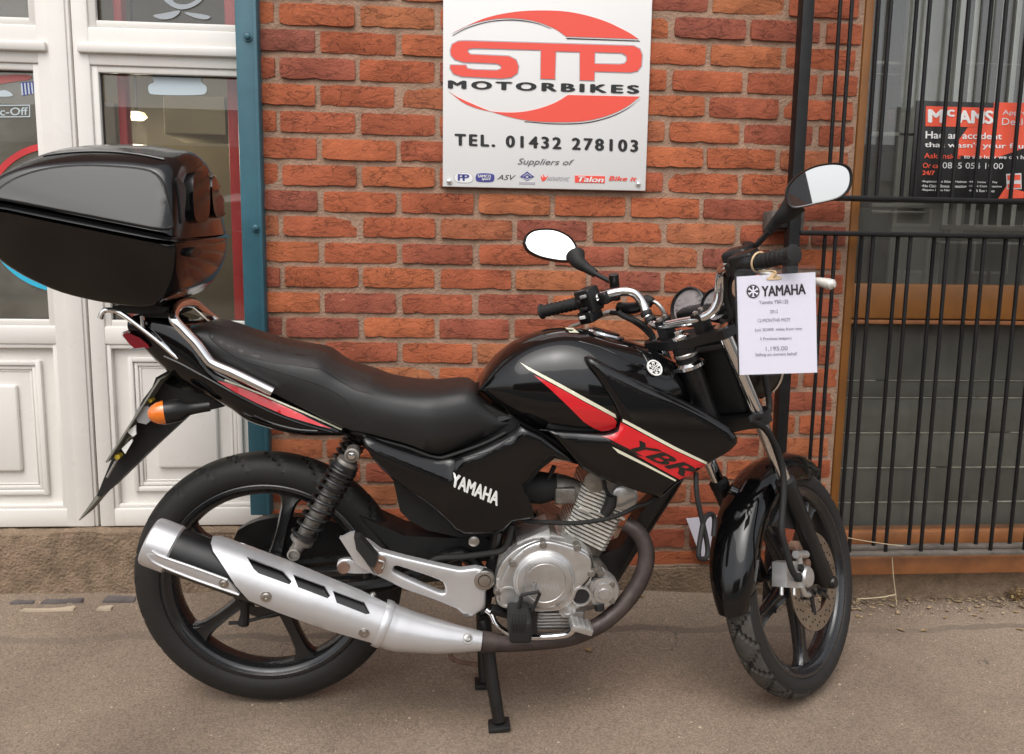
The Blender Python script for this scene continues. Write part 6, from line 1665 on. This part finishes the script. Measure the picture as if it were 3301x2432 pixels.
# headlamp
hc = stq((2400, 1180), .02)
hlamp = part(G().lathe([(0, -.085), (.04, -.08), (.07, -.055), (.083, -.02), (.088, .01), (.090, .022), (.084, .028)], hc, SFW * .98 - AX * .15, 44, caps=False), 'headlamp', 'satin_black', angle=40)
part(G().lathe([(.086, .020), (.080, .030), (.05, .042), (0, .048)], hc, SFW * .98 - AX * .15, 44), 'lamp_lens', 'glass', hlamp)
part(G().lathe([(.091, .016), (.094, .022), (.090, .03), (.084, .028)], hc, SFW * .98 - AX * .15, 44, caps=False), 'lamp_rim', 'chrome', hlamp)
for s in (1, -1): part(G().tube([ST(.1 * s, -.05, .93), hc + SLT * .085 * s], .011, 10), 'lamp_bracket', 'satin_black', hlamp)
# front indicators are hidden; cables and hoses
def hose(name, pts, r=.005, material='rubber', n=9, sub=6): return part(G().tube(pts, r, n, sub=sub), name, material, None, angle=60)
hose('clutch_cable', [sts(p, s) for p, s in zip(k7([(700, 1030), (720, 1050), (800, 1090), (870, 1140), (925, 1200), (960, 1250), (985, 1290)]), (-.07, -.07, -.06, -.05, -.06, -.07, -.08))], .0075)
hose('wiring_loom', [sts(p, -.06) for p in k7([(650, 1035), (720, 1048), (830, 1095), (900, 1145), (950, 1230), (980, 1300)])], .006)
hose('throttle_cable', [sts(p, .0) for p in k7([(905, 965), (945, 970), (985, 1010), (1010, 1070), (1035, 1130)])], .0055, 'steel')
hose('throttle_cable', [sts(p, -.0) for p in k7([(1010, 1070), (1035, 1130), (1060, 1190), (1080, 1240)])], .006)
part(G().lathe([(0, -.02), (.013, -.018), (.017, -.005), (.017, .008), (.011, .018), (.007, .024), (0, .024)], sts(k7([(880, 965)])[0], .0), SLT, 18), 'cable_boot', 'rubber')
part(G().tube([sts(p, -.04) for p in k7([(700, 1000), (760, 1010), (830, 1000), (880, 970)])], [.013, .016, .014, .012], 14, sub=3), 'lever_boot', 'satin_black')
ti = sts(k7([(925, 1130)])[0], -.056)
part(G().lathe([(.0135, -.006), (.0145, -.003), (.0145, .003), (.0135, .006)], barL[3] * .5 + barL[2] * .5, barL[3] - barL[2], 18), 'cable_tie', 'matt_black')
part(G().lathe([(.0135, -.006), (.0145, -.003), (.0145, .003), (.0135, .006)], barL[4] * .2 + barL[3] * .8, barL[4] - barL[3], 18), 'cable_tie', 'matt_black')
bl = [ST(.178, -.05, 1.16), ST(.15, .0, 1.05), ST(.11, .02, .92), ST(.10, -.0, .80)] 
hose('throttle_cable', [sts(p, -.05) for p in k7([(1450, 760), (1405, 830), (1408, 950), (1440, 1050), (1420, 1098), (1370, 1092)])], .0065)
hose('throttle_cable', [sts(p, -.04) for p in k7([(1470, 770), (1430, 850), (1440, 960), (1470, 1060), (1450, 1140), (1380, 1180)])], .006)
hose('brake_hose', bl + [stq(p, .115) for p in k8([(330, 150), (400, 200), (455, 290), (485, 400), (490, 500), (485, 590), (480, 690), (500, 780), (525, 870), (545, 910)])], .0075)
hose('speedo_cable', [stq(p, .0) for p in k8([(65, 410), (70, 520), (95, 640), (120, 760), (118, 820), (90, 828), (78, 800), (95, 680), (110, 630), (140, 612), (155, 640), (150, 720)])], .006)
hose('frame_cable', [at(p, -.02) for p in k6([(1560, 560), (1640, 660), (1700, 740), (1730, 770)])], .008)
hose('frame_cable', [at(p, .03) for p in k6([(1760, 830), (1840, 800), (1880, 740), (1900, 640), (1890, 560)])], .0075)
hose('frame_cable', [at(p, .03) for p in k6([(1840, 885), (1900, 860), (1960, 845), (2030, 860)])], .007)
part(G().tube([at(p, .0) for p in k6([(1500, 480), (1600, 620), (1700, 760)])], [.03, .034, .03], 14, sub=3), 'head_gusset', 'frame_black')
# front mudguard: channel over the wheel, stays to the fork
rings = []
NM = 40
for i in range(NM):
    t = i / (NM - 1); a = R(30 + (162 - 30) * t)
    ev = ffw * math.cos(a) + fup * math.sin(a)
    hwm = .057 * (min(1, .25 + 3.2 * t) if t < .25 else 1) * (1 - .42 * max(0, (t - .80) / .20) ** 2); hwm = max(hwm, .016)
    Rm = RF + .020 + (.012 * max(0, 1 - t * 6)); dep = .052 if .12 < t < .93 else .03
    out = [(-1.0, -dep), (-1.02, -.03), (-.97, -.010), (-.80, .002), (-.45, .010), (-.12, .0135), (0, .0155), (.12, .0135), (.45, .010), (.80, .002), (.97, -.010), (1.02, -.03), (1.0, -dep)]
    inn_ = [(x * .94, z - .004) for x, z in out[::-1]]
    rings.append([hubF + ev * (Rm + z) + fax * (x * hwm) for x, z in out + inn_])
mg = part(G().loft(rings), 'front_mudguard', 'gloss_black', angle=50)
for s in (1, -1):
    P = [forkp(.092 * s, .585) + SLT * (-.018 * s), forkp(.085 * s, .56)]
    b0 = hubF + (ffw * math.cos(R(95)) + fup * math.sin(R(95))) * (RF - .028) + fax * .06 * s
    b1 = hubF + (ffw * math.cos(R(118)) + fup * math.sin(R(118))) * (RF - .03) + fax * .06 * s
    part(G().add([b0, b1, forkp(.075 * s, .47), forkp(.075 * s, .55), b0 + fax * .012 * s, b1 + fax * .012 * s, forkp(.087 * s, .47), forkp(.087 * s, .55)], [(0, 1, 2, 3), (7, 6, 5, 4), (0, 4, 5, 1), (1, 5, 6, 2), (2, 6, 7, 3), (3, 7, 4, 0)]), 'mudguard_stay', 'satin_black', mg, smooth=False)
# caliper
cal = empty('brake_caliper', stq(k8([(540, 905)])[0], .09)); cal.parent = bike
def cpart(g, name, material, smooth=True, angle=35):
    o = g.build(name, material, cal, smooth, angle); o.matrix_parent_inverse = Matrix.Translation(-cal.location); return o
cp_ = [stq(p, .098) for p in k8([(505, 848), (530, 840), (560, 842), (600, 862), (628, 890), (630, 940), (600, 965), (560, 972), (505, 968)])]
cpart(G().prism(cp_, SLT * -.038), 'caliper_body', 'cast_alloy', angle=30)
cpart(G().lathe([(.0, -.02), (.026, -.02), (.026, .004), (.022, .009), (0, .010)], stq(k8([(600, 915)])[0], .100), SLT, 28), 'piston_boss', 'cast_alloy')
cpart(G().tube([stq(p, .100) for p in k8([(548, 808), (598, 808)])], .0095, 14).tube([stq(p, .100) for p in k8([(560, 808), (568, 850)])], .008, 12), 'slide_pin', 'cast_alloy')
cpart(G().tube([stq(p, .098) for p in k8([(575, 960), (590, 1000), (610, 1002)])], .0075, 12), 'slide_pin', 'cast_alloy')
cpart(G().tube([stq(p, .095) for p in k8([(480, 965), (480, 1005)])], .0045, 8).tube([stq(p, .095) for p in k8([(540, 970), (540, 1005)])], .0045, 8), 'pad_pin', 'cast_alloy')
cpart(G().lathe([(.011, 0), (.011, .012), (.007, .014), (0, .014)], stq(k8([(548, 918)])[0], .098), SLT, 14), 'banjo_bolt', 'matt_black')
cpart(G().lathe([(.009, 0), (.009, .008), (0, .009)], stq(k8([(566, 872)])[0], .098), SLT, 10), 'bleed_nipple', 'matt_black')
for q in ((545, 765), (600, 852)): cpart(G().lathe([(.012, -.01), (.012, .006), (0, .008)], stq(k8([q])[0], .096), SLT, 8), 'caliper_bolt', 'rust')

# ================================================================ TOP BOX (a case clamped to the rack)
VB = .205
tb = empty('top_box'); tb.matrix_world = BM @ Matrix.Translation(at(k1([(900, 1425)])[0], 0))
tag(tb, 'glossy black top box clamped on the rear rack of the motorcycle', 'top box')
def tbp(o): 
    o.parent = tb; o.matrix_parent_inverse = (BM @ Matrix.Translation(at(k1([(900, 1425)])[0], 0))).inverted(); o.matrix_basis = BM; return o
nearv = .19
lid_px = [(-190, 575), (-150, 500), (-80, 430), (30, 372), (150, 335), (300, 312), (500, 298), (700, 296), (900, 304), (1050, 320), (1160, 342), (1225, 385), (1262, 445), (1290, 560), (1312, 700), (1336, 868)]
lip_top = [(1336, 868), (1200, 842), (900, 782), (600, 722), (300, 662), (0, 600), (-190, 575)]
base_px = [(-190, 592), (0, 620), (300, 684), (600, 746), (900, 808), (1200, 868), (1346, 896), (1356, 955), (1350, 1060), (1318, 1180), (1252, 1300), (1185, 1385), (1090, 1412), (1000, 1412), (850, 1396), (650, 1366), (400, 1302), (200, 1215), (50, 1128), (-90, 1010), (-170, 850)]
def tbx(P, v=nearv): return [(q.x, q.z) for q in ats(k1(P), v)]
LID = tbx(lid_px); LIP = tbx(lip_top); BAS = tbx(base_px)
zc_roof = at(k1([(740, 150)])[0], 0.0).z; zn = max(p[1] for p in LID)
rise = max(.012, zc_roof - zn)
def lipz(x): return interp(LIP, x)
xm = max(p[0] for p in BAS)
def box_ring(P, v, lid, grow_=0.0):
    cxm = sum(p[0] for p in P) / len(P); cz_ = sum(p[1] for p in P) / len(P)
    f = abs(v) / VB; ins = 1 - .055 * max(0, (f - .72) / .28) ** 2.2
    if f > .995: ins -= .05
    out = []
    for x, z in P:
        x2 = cxm + (x - cxm) * ins; z2 = (cz_ + (z - cz_) * ins)
        bow = (1 - f * f)
        if x > cxm + .12: x2 += (.020 if lid else .012) * bow
        h_ = z - lipz(x)
        if lid: z2 += rise * bow * max(0, min(1, h_ / max(.02, zn - lipz(x)))) ** .8
        side = 1 - (.24 * max(0, h_ / .14) ** 1.05 if h_ > 0 else .20 * max(0, -h_ / .16) ** 1.5)
        out.append(Vector((x2, -v * side, z2)))
    return out
VS = [-.205, -.2, -.19, -.175, -.155, -.12, -.06, 0, .06, .12, .155, .175, .19, .2, .205]
def dens(P, n=3):
    Q = spl(P, n); return Q
lidp = dens(lid_px, 3) + [(p) for p in lip_top[1:-1]]
basp = dens(base_px[6:] , 3) + [base_px[0]] + base_px[1:6]
LIDR = tbx(lidp); BASR = tbx(basp)
lid = new_obj('lid', *P_(G().loft([box_ring(LIDR, v, True) for v in VS])), 'case_black', None, angle=45); tbp(lid)
base = new_obj('base_shell', *P_(G().loft([box_ring(BASR, v, False) for v in VS])), 'case_black', None, angle=45); tbp(base)
# seam lip running round the case
LB = [(-196, 572), (0, 596), (300, 656), (600, 716), (900, 776), (1200, 838), (1342, 866), (1350, 900), (1200, 880), (900, 822), (600, 762), (300, 702), (0, 640), (-196, 615)]
LBR = tbx(LB); 
def lip_ring(v): return [p + Vector((.002 if k_ < 7 else .009, -math.copysign((.001 if k_ < 7 else .013), v) * (1 if abs(v) > .17 else 0), 0)) for k_, p in enumerate(box_ring(LBR, v, False))]
lipo = new_obj('seam_lip', *P_(G().loft([lip_ring(v) for v in VS])), 'case_black', None, angle=45); tbp(lipo)
TBB = bvh_of(lid, base, lipo)
LDB = bvh_of(lid)
def shell_tb(name, px, bvh, lift, material, step=18, rnd=1):
    P = round2d(k1(px), rnd); V, T, B = triangulate(P, (), step)
    A = [hit(bvh, p, lift) for p in V]; Z = [hit(bvh, p, -.002) for p in V]
    T = [t for t in T if all(A[i] is not None for i in t)]
    T = [t for t in T if max((A[t[i]] - A[t[(i + 1) % 3]]).length for i in range(3)) < .08]
    cnt = {}
    for t in T:
        for i in range(3): k_ = tuple(sorted((t[i], t[(i + 1) % 3]))); cnt[k_] = cnt.get(k_, 0) + 1
    Bd = [(t[i], t[(i + 1) % 3]) for t in T for i in range(3) if cnt[tuple(sorted((t[i], t[(i + 1) % 3])))] == 1]
    used = sorted({i for t in T for i in t}); ix = {o: k for k, o in enumerate(used)}; n = len(used)
    v = [A[i] for i in used] + [Z[i] for i in used]
    f = [tuple(ix[i] for i in t) for t in T] + [(ix[b], ix[a], n + ix[a], n + ix[b]) for a, b in Bd]
    return tbp(new_obj(name, v, f, material, None, angle=40))
shell_tb('side_inlay', [(-60, 560), (0, 500), (60, 455), (150, 408), (300, 358), (500, 328), (700, 322), (950, 335), (1120, 355), (1190, 388), (1238, 450), (1268, 570), (1300, 720), (1316, 818), (900, 738), (500, 660), (0, 565)], LDB, .004, 'case_black')
INL = [(-60, 560), (0, 500), (60, 455), (150, 408), (300, 358), (500, 328), (700, 322), (950, 335), (1120, 355), (1190, 388), (1238, 450), (1268, 570), (1300, 720), (1316, 818), (900, 738), (500, 660), (0, 565)]
pts_ = [hit(LDB, p, .0005) for p in densify(round2d(k1(INL), 2), 12)]; pts_ = [p for p in pts_ if p is not None]
tbp(new_obj('inlay_reflection_line', *P_(G().tube(pts_, .0042, 6, closed=True)), 'matt_black', None))  # added black tube imitates the dark reflection bordering the inlay
shell_tb('front_pad', [(1432, 372), (1500, 362), (1552, 372), (1560, 560), (1550, 728), (1490, 764), (1438, 730), (1428, 560)], TBB, .012, 'case_black', 12)
shell_tb('front_pad', [(1572, 398), (1640, 402), (1688, 432), (1698, 560), (1692, 678), (1640, 722), (1592, 700), (1574, 560)], TBB, .012, 'case_black', 12)
shell_tb('corner_trim', [(1326, 400), (1360, 430), (1398, 470), (1404, 540), (1396, 640), (1385, 760), (1370, 760), (1362, 600), (1345, 480)], TBB, .004, 'satin_black', 10)
shell_tb('latch', [(1405, 970), (1440, 930), (1490, 965), (1470, 1000), (1410, 1015)], TBB, .014, 'satin_black', 10)
for y0, xs_ in ((212, (330, 1250)),):
    pth = [(xs_[0] + (xs_[1] - xs_[0]) * i / 8, y0 + 62 * ((i - 3.4) / 4.6) ** 2) for i in range(9)]
    pts_ = [hit(LDB, p, .001) for p in k1(pth)]; pts_ = [p for p in pts_ if p is not None]
    if len(pts_) > 3: tbp(new_obj('roof_ridge', *P_(G().tube(pts_, .0022, 6, sub=3)), 'case_black', None))
tbp(new_obj('mounting_plate', *P_(G().prism(ats(k1([(850, 1392), (1220, 1385), (1290, 1400), (1240, 1440), (1050, 1448), (900, 1432)]), .10), (0, .2, 0))), 'matt_black', None, smooth=False))

# ================================================================ PRICE SHEET hanging from the right grip
P0 = BM @ (barR[-2] + (barR[-1] - barR[-2]) * .45)
hang = P0 + Vector((0, -.022, -.03))
pn = Vector((.06, -1, .16)).normalized()
def onsheet(p, lift=0.0):
    d = ray(*p); c = hang + pn * lift; return CAM_POS + d * ((c - CAM_POS).dot(pn) / d.dot(pn))
sheet = empty('price_sheet', onsheet((2505, 1205))); fsht = child_of(sheet)
tag(sheet, 'white printed price sheet in a clear sleeve hanging from the right handlebar grip', 'price sheet')
corn = k7([(1475, 800), (1994, 770), (2007, 1430), (1495, 1446)])
def quad_on(name, P, lift, material, th=.0006, holes=None):
    A = [onsheet(p, lift) for p in P]
    return fsht(G().prism(A, pn * -th).build(name, material, smooth=False))
quad_on('printed_sheet', corn, 0, 'paper')
quad_on('clear_sleeve', k7([(1462, 786), (1480, 752), (1990, 722), (2002, 752), (2018, 1440), (1488, 1458)]), .0012, 'sleeve', .0003)
quad_on('sleeve_edge', k7([(1462, 786), (1476, 786), (1496, 1450), (1488, 1456)]), .0016, 'matt_black', .0004)
hp = round2d(k7([(1672, 808), (1700, 798), (1708, 770), (1735, 768), (1742, 795), (1775, 800), (1772, 818), (1680, 822)]), 1)
quad_on('punched_slot', hp, .002, 'tan_band', .0003)
def sheet_text(s, q, material='paper_text', **kw):
    V, Fc = text2d(s, kw.get('bold', 0), 0, kw.get('spacing', 1.0)); tl, tr, br, bl = k7(q)
    def m(u, v):
        t = [tl[i] + (tr[i] - tl[i]) * u for i in (0, 1)]; b_ = [bl[i] + (br[i] - bl[i]) * u for i in (0, 1)]
        return b_[0] + (t[0] - b_[0]) * v, b_[1] + (t[1] - b_[1]) * v
    fsht(new_obj('lettering', [onsheet(m(u, v), .0006 + z) for u, v, z in V], Fc, material, None, smooth=False))
sheet_text('YAMAHA', [(1640, 862), (1930, 845), (1933, 915), (1642, 932)], 'paper_ink', bold=.04)
cxy = k7([(1585, 897)])[0]
cw = onsheet(cxy, .0006); rw = (onsheet((cxy[0] + 20, cxy[1]), .0006) - cw).length
sx_, sy_ = (onsheet((cxy[0] + 20, cxy[1]), .0006) - cw).normalized(), (onsheet((cxy[0], cxy[1] - 20), .0006) - cw).normalized()
fsht(G().lathe([(rw * 1.05, 0), (rw * 1.05, .0004), (0, .0004)], cw, pn, 36).build('printed_emblem', 'paper_ink', smooth=False))
g = G()
for k in range(3):
    a = R(90 + 60 * k); dv = sx_ * math.cos(a) + sy_ * math.sin(a); nv = pn.cross(dv)
    g.add([cw + pn * .0007 + dv * rw * i + nv * rw * j for i, j in ((-.85, -.1), (-.85, .1), (.85, .1), (.85, -.1))], [(0, 1, 2, 3)])
    for q in (-1, 1):
        g.add([cw + pn * .0008 + dv * rw * .8 * q + nv * rw * .3, cw + pn * .0008 + dv * rw * .55 * q, cw + pn * .0008 + dv * rw * .8 * q - nv * rw * .3], [(0, 1, 2)])
fsht(g.build('printed_emblem', 'paper', smooth=False))
for s, x0, x1, y, h in (('Yamaha YBR125', 1624, 1815, 965, 24), ('2012', 1695, 1748, 1028, 22), ('12 MONTHS MOT', 1615, 1830, 1085, 22), ('Just 20,000  miles from new', 1595, 1908, 1148, 24), ('3 Previous keepers', 1630, 1838, 1208, 24), ('1,195.00', 1668, 1812, 1274, 32), ('Selling on owners behalf', 1600, 1876, 1312, 26)):
    sl_ = -.032
    sheet_text(s, [(x0, y - h / 2 - (x0 - 1735) * sl_ * -1), (x1, y - h / 2 - (x1 - 1735) * sl_ * -1), (x1 + 1, y + h / 2 - (x1 - 1735) * sl_ * -1), (x0 + 1, y + h / 2 - (x0 - 1735) * sl_ * -1)], 'paper_text', bold=.004)
# tan rubber band round the grip
A, B = BM @ barR[-2], BM @ barR[-1]
c = A + (B - A) * .12
band = G()
x_, y_ = frame_for(B - A)
band.tube([c + (x_ * math.cos(2 * math.pi * k / 24) + y_ * math.sin(2 * math.pi * k / 24)) * .019 + (B - A).normalized() * .006 * math.sin(2 * math.pi * k / 24) for k in range(24)], .0022, 8, closed=True)
band.tube([c - Vector((0, 0, .018)), onsheet(k7([(1728, 765)])[0], .003), onsheet(k7([(1722, 800)])[0], .003)], .0018, 8, sub=4)
tag(band.build('rubber_band', 'tan_band'), 'tan rubber band looped round the right handlebar grip', 'rubber band')
